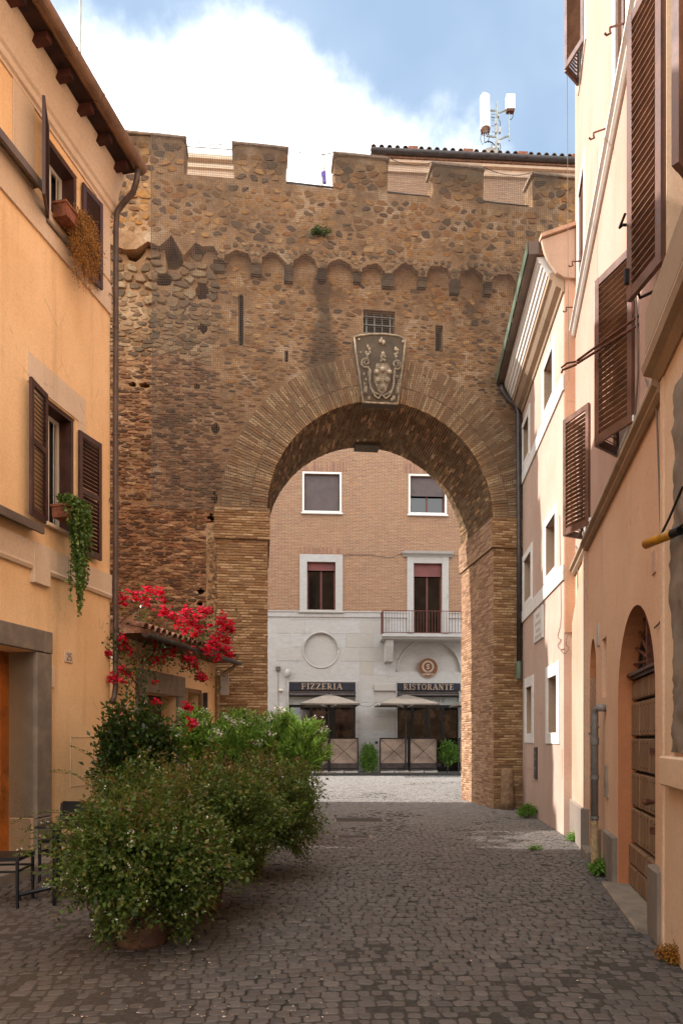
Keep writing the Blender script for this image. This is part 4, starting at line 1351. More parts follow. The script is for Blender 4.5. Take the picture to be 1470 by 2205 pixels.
# flower box brackets
# ------------------------------------------------------------------ whip aerial on the left roof
g = MB(); p = L.T(8.2, .2, 10.05)
k = (174 - 735) / 1470; yy = 9.2; xx = k * yy
g.tube([(xx, yy, 10.1), (xx - .01, yy, 14.0)], .014, 6)
g.box(xx - .04, xx + .04, yy - .04, yy + .04, 10.05, 10.14)
thing_mesh(g, 'rooftop_aerial', M['galv'], 'thin whip aerial rising above the left roof edge into the cloud', 'aerial')

# ------------------------------------------------------------------ tall house on the right
RH = thing('peach_house', RR.T(8.3, -2, 0), 'tall peach plastered house on the right with ajar brown shutters and arched doorways', 'house')
r0, r1 = 5.32, 11.3
bd = (5.66, 7.38); bc = (bd[0] + bd[1]) / 2; br = (bd[1] - bd[0]) / 2
bigdoor = [(bd[0], .02), (bd[0], 1.98)] + arc(bc, 1.98, br, 180, 0, 18, .88)[1:-1] + [(bd[1], 1.98), (bd[1], .02)]
sdr = (8.96, 9.56); sc_ = (sdr[0] + sdr[1]) / 2
smalldoor = [(sdr[0], .05), (sdr[0], 2.45)] + arc(sc_, 2.45, .30, 180, 0, 12, .50)[1:-1] + [(sdr[1], 2.45), (sdr[1], .05)]
wins = [(6.5, 7.25, 4.66, 6.25), (9.5, 10.16, 4.66, 6.25), (10.12, 10.78, 8.58, 10.15), (6.86, 7.52, 8.58, 10.15), (10.05, 10.7, 11.9, 13.4), (6.9, 7.5, 11.9, 13.4)]
g = MB(); panel(g, RR, [(r0, -.1), (r1, -.1), (r1, 4.28), (r0, 4.28)], [bigdoor, smalldoor, rect(8.14, 8.46, 2.10, 2.82)], -.45, 0)
o_ = build(g, 'lower_wall', M['stuccoRlow'], RH); fix_normals(o_)
g = MB(); panel(g, RR, [(r0, 4.282), (r1, 4.282), (r1, 17), (r0, 17)], [rect(*w_) for w_ in wins], -.35, 0)
o_ = build(g, 'wall', M['stuccoR'], RH); fix_normals(o_)
g = MB(); g.box(r0, r1, -5, -.452, -.1, 17, RR); build(g, 'rear_walls', M['stuccoR'], RH)
g = MB(); g.box(r0, r1 + .1, -5, .35, 17.001, 17.2, RR); build(g, 'roof', M['tile'], RH)
# string courses
sc_prof = lambda z: [(0, z), (.03, z), (.06, z + .03), (.06, z + .06), (.10, z + .09), (.10, z + .13), (.02, z + .17), (0, z + .17)]
mould(RH, RR, r0, r1 + .02, sc_prof(4.28), M['taupe'], 'string_course')
mould(RH, RR, r0, r1 - .4, [(0, 4.46), (.022, 4.46), (.022, 4.60), (0, 4.60)], M['white'], 'string_course')
mould(RH, RR, r0, r1 + .02, sc_prof(8.22), M['white'], 'string_course')
mould(RH, RR, r0, r1 + .02, [(0, 8.40), (.045, 8.40), (.05, 8.45), (0, 8.46)], M['iron'], 'flashing')
mould(RH, RR, r0, r1 - .3, [(0, 8.461), (.022, 8.461), (.022, 8.56), (0, 8.56)], M['white'], 'string_course')
# pale lit corner block and cement plinths
g = MB(); g.prism([(9.72, .60), (r1 + .10, .60), (r1 + .10, 3.42), (11.2, 3.52), (9.72, 4.27)], -.02, .055, RR); build(g, 'corner_buttress', M['stuccoRpale'], RH)
g = MB(); g.box(r1 + .001, r1 + .10, -.5, -.02, -.05, 3.42, RR); build(g, 'corner_buttress', M['stuccoRpale'], RH)
def plinth(a, b, h, o=.09):
    m_ = MB(); m_.bbox(a, b, -.02, o, -.06, h, .015, RR); build(m_, 'plinth', M['grime'], RH)
plinth(9.62, r1 + .12, .60); plinth(8.52, 8.90, .46, .05); plinth(7.40, 8.10, .52, .05); plinth(r0 - .05, 5.64, .56, .07)
# windows + shutters ajar in a V
for i, (a, b, c, d) in enumerate(wins):
    window(RH, RR, a, b, c, d, -.18, M['cherry'], 1, .05)
    if i > 1: surround(RH, RR, a, b, c, d, .12, .02, M['white'])
    else:
        g = MB(); g.bbox(a - .05, b + .05, -.02, .03, c - .06, c, .006, RR); build(g, 'sill', M['white'], RH)
def RB(s, o): q_ = RR.T(s, o, 0); return (q_[0], q_[1])
def vshut(a, b, c, d, apex, out, pitch=.06):
    leaf(RH, RB(a, .02), RB(apex, out), c, d, M['brownwoodR'], (), pitch, flip=1)
    leaf(RH, RB(b, .02), RB(apex + .02, out), c, d, M['brownwoodR'], (), pitch, flip=-1)
vshut(6.47, 7.28, 4.60, 6.28, 6.93, .285)
vshut(9.47, 10.19, 4.57, 6.26, 9.94, .31)
vshut(10.03, 10.72, 11.85, 13.45, 10.42, .24)
for (a, b, c, d) in (wins[2], wins[3]):
    m_ = (a + b) / 2
    leaf(RH, RB(a, -.03), RB(m_, -.028), c, d, M['brownwoodR'], (), .055, .03)
    leaf(RH, RB(b, -.03), RB(m_, -.028), c, d, M['brownwoodR'], (), .055, .03)
vshut(6.88, 7.52, 11.85, 13.45, 7.2, .05)
# louvre above third shutter (small window frame head)
# big old door in its reveal
g = MB()
pts = [(bd[0], .02), (bd[0], 1.98)] + arc(bc, 1.98, br, 180, 0, 18, .88)[1:-1] + [(bd[1], 1.98), (bd[1], .02)]
inner = [(bc + (p[0] - bc) * .985, p[1] if p[1] < .1 else p[1] * .993) for p in pts]
panel(g, RR, pts, [rect(bd[0] + .02, bd[1] - .02, .021, .022)] if False else [], -.200, -.185)
bk = build(g, 'reveal_back', M['dark'], RH); fix_normals(bk)
m_ = MB(); n = len(pts)
vs = []
for a, c in pts: vs += [RR.T(bc + (a - bc) * .997, -.001, c - .001 if c > 1 else c), RR.T(bc + (a - bc) * .997, -.19, c - .001 if c > 1 else c)]
m_.add(vs, [(2 * i, 2 * i + 1, 2 * i + 3, 2 * i + 2) for i in range(n - 1)])
build(m_, 'door_reveal', M['reveal'], RH)
door = thing  # placeholder
g = MB(); g.box(bd[0], bd[1], -.184, -.12, 2.22, 2.30, RR); g.box(bd[0] + .01, bd[1] - .01, -.13, -.08, 2.25, 2.28, RR)
dobj = build(g, 'door', M['brownwood'], RH, label='weathered studded plank double door under the iron fanlight')
DT = 2.21
cols_ = [(bd[0] + .01, bd[0] + .42), (bd[0] + .43, bc - .01), (bc + .01, bd[1] - .43), (bd[1] - .42, bd[1] - .01)]
rows_ = [(.04, .26), (.27, .48), (.50, .86), (.88, 1.24), (1.26, 1.60), (1.62, 1.98), (2.0, DT)]
for (a, b) in cols_:
    for j, (c, d) in enumerate(rows_):
        m_ = MB(); oo = -.135 + (.03 if j < 2 else 0) + rnd.uniform(-.004, .004)
        m_.bbox(a + .004, b - .004, -.184, oo, c + .004, d - .004, .012, RR)
        build(m_, 'panel', M['doorwood'], dobj)
m_ = MB()
for (a, b) in cols_:
    for j, (c, d) in enumerate(rows_[2:]):
        for ii in (.12, .5, .88):
            for jj in (.14, .86):
                p = RR.T(a + (b - a) * ii, -.132, c + (d - c) * jj); m_.ball(p, .007, 6)
build(m_, 'stud', M['iron'], dobj, kind='stuff')
for z, nm in ((1.50, 'bolt'), (.80, 'bolt')):
    m_ = MB(); m_.box(6.0, 6.14, -.13, -.105, z - .02, z + .02, RR); m_.box(6.03, 6.06, -.105, -.04, z - .05, z + .015, RR); build(m_, nm, M['iron'], dobj)
m_ = MB(); m_.tube([RR.T(6.25, -.13, 1.02), RR.T(6.25, -.06, 1.02)], [.015, .03], 10); m_.ball(RR.T(6.25, -.05, 1.02), .035, 10); build(m_, 'knob', M['iron'], dobj)
# fanlight bars
m_ = MB()
for i in range(9):
    t = math.pi * (i + .5) / 9
    a0 = (bc + .12 * math.cos(t), 2.33 + .10 * math.sin(t)); a1 = (bc + .82 * math.cos(t), 2.30 + .52 * math.sin(t))
    m_.tube([RR.T(a0[0], -.15, a0[1]), RR.T(a1[0], -.15, a1[1])], .016, 6)
for rr_ in (.3, .55):
    m_.tube([RR.T(bc + rr_ * math.cos(math.pi * i / 12), -.145, 2.32 + rr_ * .62 * math.sin(math.pi * i / 12)) for i in range(13)], .008, 5)
m_.box(bc - .03, bc + .03, -.16, -.11, 2.3, 2.80, RR)
build(m_, 'fanlight_grille', M['iron'], dobj)
g = MB(); g.bbox(bd[0] - .05, bd[1] + .06, -.18, .16, -.06, .035, .015, RR); build(g, 'threshold', M['peperino'], RH)
# small door
m_ = MB(); vs = []
for a, c in smalldoor: vs += [RR.T(a, -.001, c - .001), RR.T(a, -.44, c - .001)]
m_.add(vs, [(2 * i, 2 * i + 1, 2 * i + 3, 2 * i + 2) for i in range(len(smalldoor) - 1)])
build(m_, 'door_reveal', M['reveal'], RH)
g = MB(); panel(g, RR, smalldoor, [], -.40, -.36); o_ = build(g, 'door', M['brownwood'], RH, label='narrow dark arched door near the corner'); fix_normals(o_)
g = MB(); g.bbox(sdr[0] - .02, sdr[1] + .02, -.4, .12, -.06, .10, .015, RR); build(g, 'threshold', M['peperino'], RH)
g = MB(); g.box(8.12, 8.48, -.449, -.38, 2.08, 2.84, RR); build(g, 'blind_niche', M['reveal'], RH)
# plates and boxes on the wall
g = MB(); a, c = RR.P(1313, 1365)[0], 2.95
g.bbox(8.66, 8.78, 0, .02, 2.78, 3.06, .004, RR); build(g, 'number_plate', M['greyplastic'], RH)
g = MB(); g.bbox(5.62, 5.74, 0, .012, 2.97, 3.16, .003, RR); npz = build(g, 'number_plate', M['stuccoRpale'], RH, label='small plaster-framed plate high beside the big arched door')
g = MB(); g.bbox(8.00, 8.10, 0, .03, .9, 1.28, .006, RR); build(g, 'meter_box', M['grime'], RH)
# drainpipe with elbow and tan sleeve
PZ = thing('wall_pipe', RR.T(8.3, .10, 0), 'grey plastic drainpipe with a tan lower sleeve beside the big arched door', 'drainpipe')
sp_ = 8.30
m_ = MB(); m_.tube([RR.T(sp_ - .16, .02, 1.96), RR.T(sp_ - .05, .08, 1.97), RR.T(sp_, .11, 1.93), RR.T(sp_, .11, 1.85), RR.T(sp_, .11, .60)], .043, 12)
build(m_, 'pipe', M['pipegrey'], PZ, smooth=True)
many(tubes([([RR.T(sp_, .11, z), RR.T(sp_, .11, z + h)], .053) for z, h in ((1.72, .03), (1.52, .09), (1.10, .05), (.62, .03))]), 'coupling', M['pipegrey'], PZ)
m_ = MB(); m_.ball(RR.T(sp_ + .02, .16, 1.66), .022, 8); build(m_, 'plug', M['pipegrey'], PZ)
m_ = MB(); m_.tube([RR.T(sp_, .11, z) for z in (.60, .3, -.02)], [.042, .046, .044], 12)
for i in range(14): m_.tube([RR.T(sp_, .11, .04 + i * .04), RR.T(sp_, .11, .048 + i * .04)], .049, 10)
build(m_, 'sleeve', M['pipetan'], PZ)
# hooks and irons
def hook(u, v, u2, v2, o, lab):
    s, z = RR.P(u2, v2)
    m_ = MB()
    s1, z1 = RR.P(u, v, o)
    m_.box(s - .015, s + .015, -.05, .01, z - .03, z + .03, RR)
    A = Vector(RR.T(s, 0, z)); B = Vector(RR.T(s1, o, z1 + .03))
    m_.tube([A, A.lerp(B, .97), B, B + Vector((0, 0, -.03)), B + Vector((.01, 0, -.055)), B + Vector((-.03, 0, -.075)), B + Vector((-.05, 0, -.055))], .010, 6)
    thing_mesh(m_, 'iron_hook', M['iron'], lab, 'iron hook', 'rusty hooks on the right-hand house')
hook(1277, 292, 1306, 276, .22, 'rusty iron hook jutting from the upper string course, second highest in view')
hook(1312, 66, 1345, 50, .22, 'rusty iron hook beside the topmost shuttered window, highest in view')
hook(1231, 568, 1252, 562, .20, 'rusty iron hook below the tall closed white-framed window')
hook(1218, 666, 1240, 662, .20, 'rusty iron hook at the corner above the orange strip of wall')
hook(1181, 1110, 1212, 1108, .26, 'straight rusty iron arm beside the smallest ajar shutter')
g = MB()
A1 = Vector(RR.T(6.30, .0, 5.42)); s, z = RR.P(1268, 757, .42)
Bp = Vector(RR.T(7.0, .46, 5.50)); A2 = Vector(RR.T(6.30, 0, 5.50))
for (p, q_) in ((A1, Bp), (A2, Bp + Vector((0, 0, .03)))): g.tube([p, q_], .013, 6)
g.tube([Bp + Vector((-.0, .02, .0)), Bp + Vector((-.08, .05, -.02)), Bp + Vector((-.13, .07, -.03)), Bp + Vector((-.14, .08, -.06))], .012, 6)
g.tube([Bp + Vector((.0, .02, .03)), Bp + Vector((-.09, .05, .03)), Bp + Vector((-.14, .09, .0))], .010, 6)
thing_mesh(g, 'iron_bracket', M['iron'], 'rusty double iron bracket reaching out in front of the middle ajar shutter', 'bracket')

# ------------------------------------------------------------------ nearest house on the right
NH = thing('cream_house', RR.T(2, -2, 0), 'nearest cream house at the right edge with a heavy taupe cornice', 'house')
ND = (4.45, 5.16, 4.98, 7.6)
g = MB(); panel(g, RR, [(-5, -.1), (r0 - .002, -.1), (r0 - .002, 17.5), (-5, 17.5)], [rect(*ND)], -.4, .03)
o_ = build(g, 'wall', M['stuccoN'], NH); fix_normals(o_)
g = MB(); g.box(-5, r0 - .002, -5, -.402, -.1, 17.5, RR); build(g, 'rear_walls', M['stuccoN'], NH)
mould(NH, RR, -5, 5.36, [(.03, 4.38), (.05, 4.38), (.10, 4.44), (.155, 4.46), (.17, 4.52), (.155, 4.58), (.12, 4.60), (.14, 4.63), (.14, 4.96), (.10, 5.0), (.03, 5.0)], M['taupe'], 'cornice')
window(NH, RR, ND[0], ND[1], ND[2], ND[3], -.12, M['cherry'], 1, .05)
leaf(NH, RB(5.17, .05), RB(5.62, .21), 5.22, 7.55, M['brownwoodR'], (), .066, .045, .075, flip=1, tilt=-22, label='large shutter with a black latch, swung wide open above the cornice')
leaf(NH, RB(4.44, .05), RB(4.26, .19), 5.22, 7.55, M['brownwoodR'], (), .052, .045, .075)
m_ = MB(); p = RR.T(5.60, .235, 5.85)
lt = Vector(p)
m_.tube([lt, lt + Vector((-.03, .0, .0)), lt + Vector((-.06, -.01, -.03)), lt + Vector((-.06, -.12, .0))], .012, 6)
build(m_, 'latch', M['blackmetal'], NH)
m_ = MB(); m_.box(lt.x - .02, lt.x + .02, lt.y - .03, lt.y - .0, lt.z - .5, lt.z - .38); build(m_, 'catch_plate', M['blackmetal'], NH)
m_ = MB(); p = Vector(RR.T(5.55, .14, 5.20)); m_.tube([Vector(RR.T(5.40, .03, 5.16)), p, p + Vector((-.02, 0, .06))], .012, 6); build(m_, 'shutter_catch', M['blackmetal'], NH)
# rough stone pilaster with plastered border, band and plinth
m_ = MB(); courses(m_, RR, 3.6, 4.93, 1.45, 4.1, .075, .6, .28, .29, .004, 1.0)
g = MB(); ny_, nz_ = 24, 60; vs = []; fs = []
for j in range(nz_ + 1):
    for i in range(ny_ + 1):
        s = 4.93 - (4.93 - 3.6) * i / ny_; z = 1.50 + 2.6 * j / nz_
        e = .03 * hn(z * 3, 5.0) if i == 0 else 0
        vs.append(RR.T(s + e, .055 + .035 * hn(s * 5, z * 5, .3) + .02 * hn(s * 16, z * 16, .7) if i else .028, z))
for j in range(nz_):
    for i in range(ny_):
        a = j * (ny_ + 1) + i; fs.append((a, a + 1, a + ny_ + 2, a + ny_ + 1))
g.v = vs; g.f = fs; build(g, 'rough_pilaster', M['peperino'], NH, smooth=True)
g = MB(); g.bbox(3.4, 5.10, .03, .10, 1.25, 1.47, .015, RR); build(g, 'pilaster_base', M['stuccoN'], NH)
g = MB(); g.prism([(5.22, .0), (5.30, 0), (5.30, 4.37), (5.22, 4.37)], .03, .045, RR); build(g, 'border_strip', M['stuccoN'], NH)
# wall lamp
LT = thing('wall_lamp', RR.T(4.8, .03, 2.95), 'yellow cylindrical wall lamp on a black arm at the right edge', 'wall lamp')
m_ = MB(); a = Vector(RR.T(4.72, .10, 3.02)); b = Vector(RR.T(4.95, .22, 3.02))
m_.tube([a, b], .034, 14); build(m_, 'shade', plain('amber painted metal', '#b07a18', .5, .1, .3, 9), LT, smooth=True)
m_ = MB(); m_.tube([a, a + (a - b) * .3], .03, 12); m_.tube([a, Vector(RR.T(4.6, .05, 3.05)), Vector(RR.T(4.55, .04, 3.3))], .012, 6); m_.tube([Vector(RR.T(4.86, .14, 3.05)), Vector(RR.T(4.78, .10, 3.15)), Vector(RR.T(4.6, .06, 3.3))], .009, 6); build(m_, 'arm', M['blackmetal'], LT)
# ------------------------------------------------------------------ pink house
KH = thing('pink_house', K.T(13.4, -2, 0), 'pink plastered house with white window surrounds beside the old wall', 'house')
k0, k1 = 11.3, 15.52
kw = [(11.76, 12.60, 1.68, 2.74), (14.28, 15.06, 1.68, 2.74), (11.95, 12.66, 4.66, 5.52), (14.35, 15.02, 4.66, 5.52), (12.15, 12.86, 7.74, 8.58), (14.5, 15.15, 7.74, 8.58)]
kw = []
for (u0, v0, u1, v1) in ((1180, 1446, 1199, 1578), (1133, 1478, 1145, 1582), (1175, 1120, 1196, 1250), (1128, 1180, 1143, 1300), (1171, 752, 1190, 890), (1126, 895, 1138, 1000)):
    s0 = K.P(u1, 1590)[0]; s1 = K.P(u0, 1590)[0]
    kw.append((s0, s1))
zz = [(1.70, 2.70), (1.70, 2.70), (4.62, 5.55), (4.62, 5.55), (7.78, 8.58), (7.78, 8.58)]
kw = [(a, b, c, d) for (a, b), (c, d) in zip(kw, zz)]
g = MB(); panel(g, K, [(k0, -.1), (k1, -.1), (k1, 9.5), (k0, 9.5)], [rect(*w_) for w_ in kw], -.4, 0)
o_ = build(g, 'wall', M['stuccoK'], KH); fix_normals(o_)
g = MB(); g.box(k0 + .02, k1, -5, -.402, -.1, 9.5, K); build(g, 'rear_walls', M['stuccoK'], KH)
g = MB(); g.box(k0 - .03, k0 - .001, -.6, -.01, 3.35, 9.5, K); build(g, 'end_strip', M['orange'], KH)
for i, (a, b, c, d) in enumerate(kw):
    t = .20 if i < 2 else .16
    surround(KH, K, a, b, c, d, t, .022, M['white'], tb=(.2 if i < 2 else .12), tt=(.22 if i < 2 else .15))
    window(KH, K, a, b, c, d, -.30, M['rollgrey'], 1, .04)
    for q0 in (a, b - .004):
        g = MB(); g.box(q0, q0 + .004, -.30, -.001, c, d, K); build(g, 'window_reveal', M['taupe'], KH)
for z in (4.22, 7.36):
    mould(KH, K, k0 - .02, k1, [(0, z), (.03, z), (.03, z + .26), (0, z + .26)], M['white'], 'string_course')
g = MB(); g.bbox(k0 - .01, k1, -.02, .012, -.05, .02, .002, K)
mould(KH, K, k0 - .03, k1, [(0, 8.98), (.03, 8.98), (.05, 9.03), (.13, 9.08), (.20, 9.18), (.24, 9.20), (.24, 9.30), (0, 9.30)], M['taupe'], 'cornice')
pz = [(0, 9.302)]
o0 = .26
for i in range(4):
    pz += [(o0 + .045 * i, 9.302 + .075 * i), (o0 + .045 * i + .012, 9.36 + .075 * i)]
pz += [(.43, 9.62), (0, 9.62)]
mould(KH, K, k0 + .04, k1, pz, M['white'], 'cornice_ribs')
mould(KH, K, k0 - .02, k1, [(.40, 9.64), (.57, 9.64), (.58, 9.86), (.40, 9.86)], M['gutterbox'], 'gutter')
s = k0 - .02
while s < k1:
    g = MB(); g.box(s + .01, min(s + .60, k1) - .005, .584, .592, 9.66, 9.875, K); build(g, 'fascia_plate', M['coppergreen'], KH); s += .62
mould(KH, K, k0, k1, [(-5, 9.50), (0, 9.50), (.0, 9.63), (.40, 9.63), (.40, 9.88), (-2.4, 10.7), (-5, 9.9)], M['tile'], 'roof')
g = MB(); px_ = lambda u, v: ((u - 735) / 1470 * 11.24, 1.6 + (1590 - v) * 11.24 / 1470)
poly = [px_(1164, 520), px_(1236, 495), px_(1236, 602), px_(1212, 600), px_(1196, 590), px_(1186, 575), px_(1176, 560), px_(1170, 545)]
n = len(poly); vs = [(a, 11.20, c) for a, c in poly] + [(a, 11.26, c) for a, c in poly]
g.add(vs, [tuple(range(n)), tuple(reversed(range(n, 2 * n)))] + [(i, i + n, (i + 1) % n + n, (i + 1) % n) for i in range(n)])
o_ = build(g, 'gable_end', M['stuccoRpale'], KH); fix_normals(o_)
g = MB(); a, b = px_(1162, 517), px_(1238, 491)
g.add([(a[0], 11.16, a[1]), (b[0], 11.16, b[1]), (b[0], 11.3, b[1]), (a[0], 11.3, a[1]), (a[0], 11.16, a[1] + .06), (b[0], 11.16, b[1] + .06), (b[0], 11.3, b[1] + .06), (a[0], 11.3, a[1] + .06)],
      [(3, 2, 1, 0), (4, 5, 6, 7), (0, 1, 5, 4), (1, 2, 6, 5), (2, 3, 7, 6), (3, 0, 4, 7)])
build(g, 'gable_coping', M['orange'], KH)
# downpipe against the old wall
pp = [K.T(k1 - .10, .48, 9.64), K.T(k1 - .10, .46, 9.48), K.T(k1 - .06, .34, 9.30), K.T(k1 - .04, .16, 9.16), K.T(k1 - .03, .10, 9.0), K.T(k1 - .03, .085, 6), K.T(k1 - .03, .085, 3.35)]
g = MB(); g.tube(pp, .055, 12); dp = build(g, 'drainpipe', M['pipedark'], KH, smooth=True)
g = MB(); g.tube([pp[-1], K.T(k1 - .03, .085, 2.95)], .062, 12); build(g, 'pipe_end', M['coppergreen'], dp)
# inscription plaque
g = MB(); ps0, ps1 = 13.02, 13.95
g.bbox(ps0, ps1, 0, .03, 3.53, 4.16, .006, K)
pl = build(g, 'plaque', M['white'], KH, label='white stone plaque with worn dark inscription below the string course')
g = MB()
for (c, a, b) in ((4.02, .32, .68), (3.87, .2, .8), (3.73, .28, .72), (3.61, .15, .85)):
    s = ps0 + (ps1 - ps0) * a
    while s < ps0 + (ps1 - ps0) * b:
        w_ = rnd.uniform(.03, .05)
        g.box(s, s + .008, .030, .033, c - .035, c + .035, K)
        if rnd.random() < .7: g.box(s, s + w_ * .7, .030, .0325, c + rnd.choice((-.035, 0, .028)), c + rnd.choice((-.029, .006, .035)), K) if False else g.box(s + .01, s + w_ * .7, .030, .0325, c + .025, c + .033, K)
        s += w_ + .02
build(g, 'inscription', M['grime'], pl, kind='stuff')
g = MB(); a = K.P(1151.5, 1590)[0]; b = K.P(1157, 1590)[0]; g.bbox(b, a, 0, .03, .78, 1.42, .006, K); mb1 = build(g, 'meter_door', M['pipedark'], KH)
g = MB()
for z in (1.30, 1.18, 1.0): g.box(b + .06, a - .06, .03, .034, z - .02, z + .02, K)
build(g, 'louvre', M['grime'], mb1)
g = MB(); a = K.P(1137, 1590)[0]; b = K.P(1145, 1590)[0]; g.bbox(b, a, 0, .01, .95, 1.22, .003, K); build(g, 'access_panel', M['stuccoK'], KH)
g = MB(); a = K.P(1218, 1590)[0] ; g.bbox(11.38, 11.52, 0, .008, .92, 1.42, .002, K); build(g, 'access_panel', M['stuccoRpale'], KH)
# cables on the right-hand houses
def wcable(pts, r, lab, name='cable'):
    # smooth the polyline
    P_ = [Vector(p) for p in pts]; out = []
    for i in range(len(P_) - 1):
        p0 = P_[max(i - 1, 0)]; p1 = P_[i]; p2 = P_[i + 1]; p3 = P_[min(i + 2, len(P_) - 1)]
        for t in (0, .25, .5, .75):
            out.append(.5 * ((2 * p1) + (p2 - p0) * t + (2 * p0 - 5 * p1 + 4 * p2 - p3) * t * t + (3 * p1 - p0 - 3 * p2 + p3) * t ** 3))
    out.append(P_[-1])
    m_ = MB(); m_.tube(out, r, 5)
    return thing_mesh(m_, name, M['cable'], lab, 'cable')
def KT(u, v, o=.015): s, z = K.P(u, v, o); return K.T(s, o, z)
def RT(u, v, o=.02): s, z = RR.P(u, v, o); return RR.T(s, o, z)
def XT(u, v, y=11.1): return ((u - 735) / 1470 * y, y, 1.6 + (1590 - v) * y / 1470)
wcable([KT(1204, 1110), KT(1205, 1200), KT(1207, 1330), KT(1200, 1370), KT(1207, 1378), KT(1200, 1390), KT(1206, 1398), KT(1214, 1397)], .006, 'thin grey cable curling down the sunlit pink wall')
wcable([XT(1223, 1366), XT(1219, 1375), XT(1218, 1388), XT(1224, 1395), XT(1221, 1402), XT(1214, 1408), XT(1207, 1400)], .006, 'loose grey wire hanging below the orange strip')
wcable([XT(1246, 1280), XT(1247, 1340), XT(1252, 1358), XT(1262, 1366), XT(1250, 1385), XT(1248, 1405)], .007, 'grey wire bundle bent at the house corner')
wcable([XT(1243, 1280), XT(1245, 1335), XT(1249, 1372), XT(1253, 1400), XT(1262, 1416), XT(1263, 1402)], .006, 'thin wire looping over the pale corner block')
wcable([XT(1219, 0, 10.9), XT(1221, 300, 10.9), XT(1222, 600, 10.9), XT(1224, 820, 10.9)], .005, 'long thin vertical cable in front of the corner against the sky')
wcable([RT(1368, 640), RT(1372, 800), RT(1366, 900), RT(1370, 940)], .010, 'grey cable hanging behind the middle shutter')
wcable([RT(1388, 815), RT(1405, 860), RT(1412, 880), RT(1420, 1100), RT(1426, 1300), RT(1422, 1335), RT(1408, 1352)], .008, 'grey cable running down the wall to the big arched door')
wcable([RT(1237, 1175), RT(1242, 1190), RT(1243, 1260), XT(1244, 1340)], .010, 'grey conduit at the end of the lower string course')
wcable([KT(1116, 1030), KT(1113, 1080, .1), KT(1108, 1090, .1)], .012, 'pale wire beside the dark downpipe')
# ------------------------------------------------------------------ low annex with a tiled roof
AN = thing('low_annex', L.T(12.3, -1.5, 0), 'low orange annex with a tiled roof between the left house and the old wall', 'house')
a0, a1 = sE + .14, 14.15
AH = 3.15
g = MB(); panel(g, L, [(a0, -.1), (a1, -.1), (a1, AH), (a0, AH)], [rect(11.15, 12.3, .05, 2.35), rect(12.75, 13.3, 1.4, 2.45)], -.35, 0)
o_ = build(g, 'wall', M['stuccoL'], AN); fix_normals(o_)
g = MB(); g.box(a0, a1, -4.2, -.352, -.1, AH, L); build(g, 'rear_walls', M['stuccoL'], AN)
for (x0, x1, z0, z1) in ((10.85, 11.149, .0, 2.35), (12.301, 12.6, .0, 2.35), (10.85, 12.6, 2.352, 2.72)):
    g = MB(); g.bbox(x0, x1, -.3, .05, z0, z1, .01, L); build(g, 'door_stone', M['peperino'], AN)
g = MB(); g.box(11.15, 12.3, -.32, -.28, .05, 2.35, L); build(g, 'door', M['brownwood'], AN)
surround(AN, L, 12.75, 13.3, 1.4, 2.45, .09, .03, M['tufa'])
g = MB(); g.box(12.75, 13.3, -.3, -.26, 1.4, 2.45, L); build(g, 'window', M['glass'], AN)
g = MB()
vs = [L.T(s, o, z) for s in (a0 - .02, a1 + .1) for (o, z) in ((.42, AH + .02), (.42, AH + .10), (-4.2, AH + 1.1), (-4.2, AH))]
g.add(vs, [(0, 1, 2, 3), (7, 6, 5, 4), (0, 4, 5, 1), (1, 5, 6, 2), (2, 6, 7, 3), (3, 7, 4, 0)])
o_ = build(g, 'roof', M['tile'], AN); fix_normals(o_)
# coppi tiles: a shared half-round tile laid in rows up the slope
tm = MB(); r = .085; n = 8
vs = []; ll = .42
for (yy, rr) in ((0, r), (ll, r * .82)):
    for q_ in (rr, rr - .014):
        for i in range(n + 1):
            t = math.pi * i / n; vs.append((q_ * math.cos(t), yy, q_ * math.sin(t)))
k_ = n + 1
fs = []
for i in range(n):
    fs += [(i, i + 1, 2 * k_ + i + 1, 2 * k_ + i), (k_ + i, 3 * k_ + i, 3 * k_ + i + 1, k_ + i + 1), (i, k_ + i, k_ + i + 1, i + 1), (2 * k_ + i, 2 * k_ + i + 1, 3 * k_ + i + 1, 3 * k_ + i)]
tm.add(vs, fs); tile_me = tm.mesh('roof_tile'); tile_me.materials.append(M['tile'])
slope = math.atan2(1.0, 4.6); yawL = math.atan2(-L.n.y, -L.n.x) - R_(90)
rw = AN.location
s = a0 + .06
while s < a1:
    for j in range(3):
        o = bpy.data.objects.new('roof_tile', tile_me); COL.objects.link(o); o.parent = AN
        oo = .47 - j * .36
        p = Vector(L.T(s + rnd.uniform(-.01, .01), oo, AH + .085 + (.42 - oo) * math.tan(slope) + rnd.uniform(0, .012) + .02))
        o.location = p - wl(AN); o.rotation_euler = (slope + rnd.gauss(0, .02), rnd.gauss(0, .03), yawL + rnd.gauss(0, .04))
    s += .195
g = MB(); half_tube(g, L, a0, a1 + .05, .50, AH + .02, .07); o_ = build(g, 'gutter', M['pipedark'], AN); fix_normals(o_)
g = MB(); g.tube([L.T(a1 - .02, .5, AH - .03), L.T(a1 - .02, .3, AH - .15), L.T(a1 - .02, .07, AH - .3), L.T(a1 - .02, .06, .1)], .04, 10); build(g, 'drainpipe', M['pipetan'], AN, smooth=True)
g = MB(); g.tube([L.T(13.5, .06, 2.5), L.T(13.5, .06, .1)], .045, 10); build(g, 'drainpipe', M['pipedark'], AN, smooth=True)
g = MB(); p = L.T(a1 + .02, .13, 2.55); g.box(p[0] - .02, p[0] + .15, p[1] - .08, p[1] + .02, 2.50, 3.0)
thing_mesh(g, 'junction_box', M['greyplastic'], 'pale box fixed at the far corner of the low annex', 'box')
g = MB(); p = L.T(11.0, .08, 1.95); g.bbox(10.95, 11.13, .05, .065, 1.75, 2.2, .003, L)
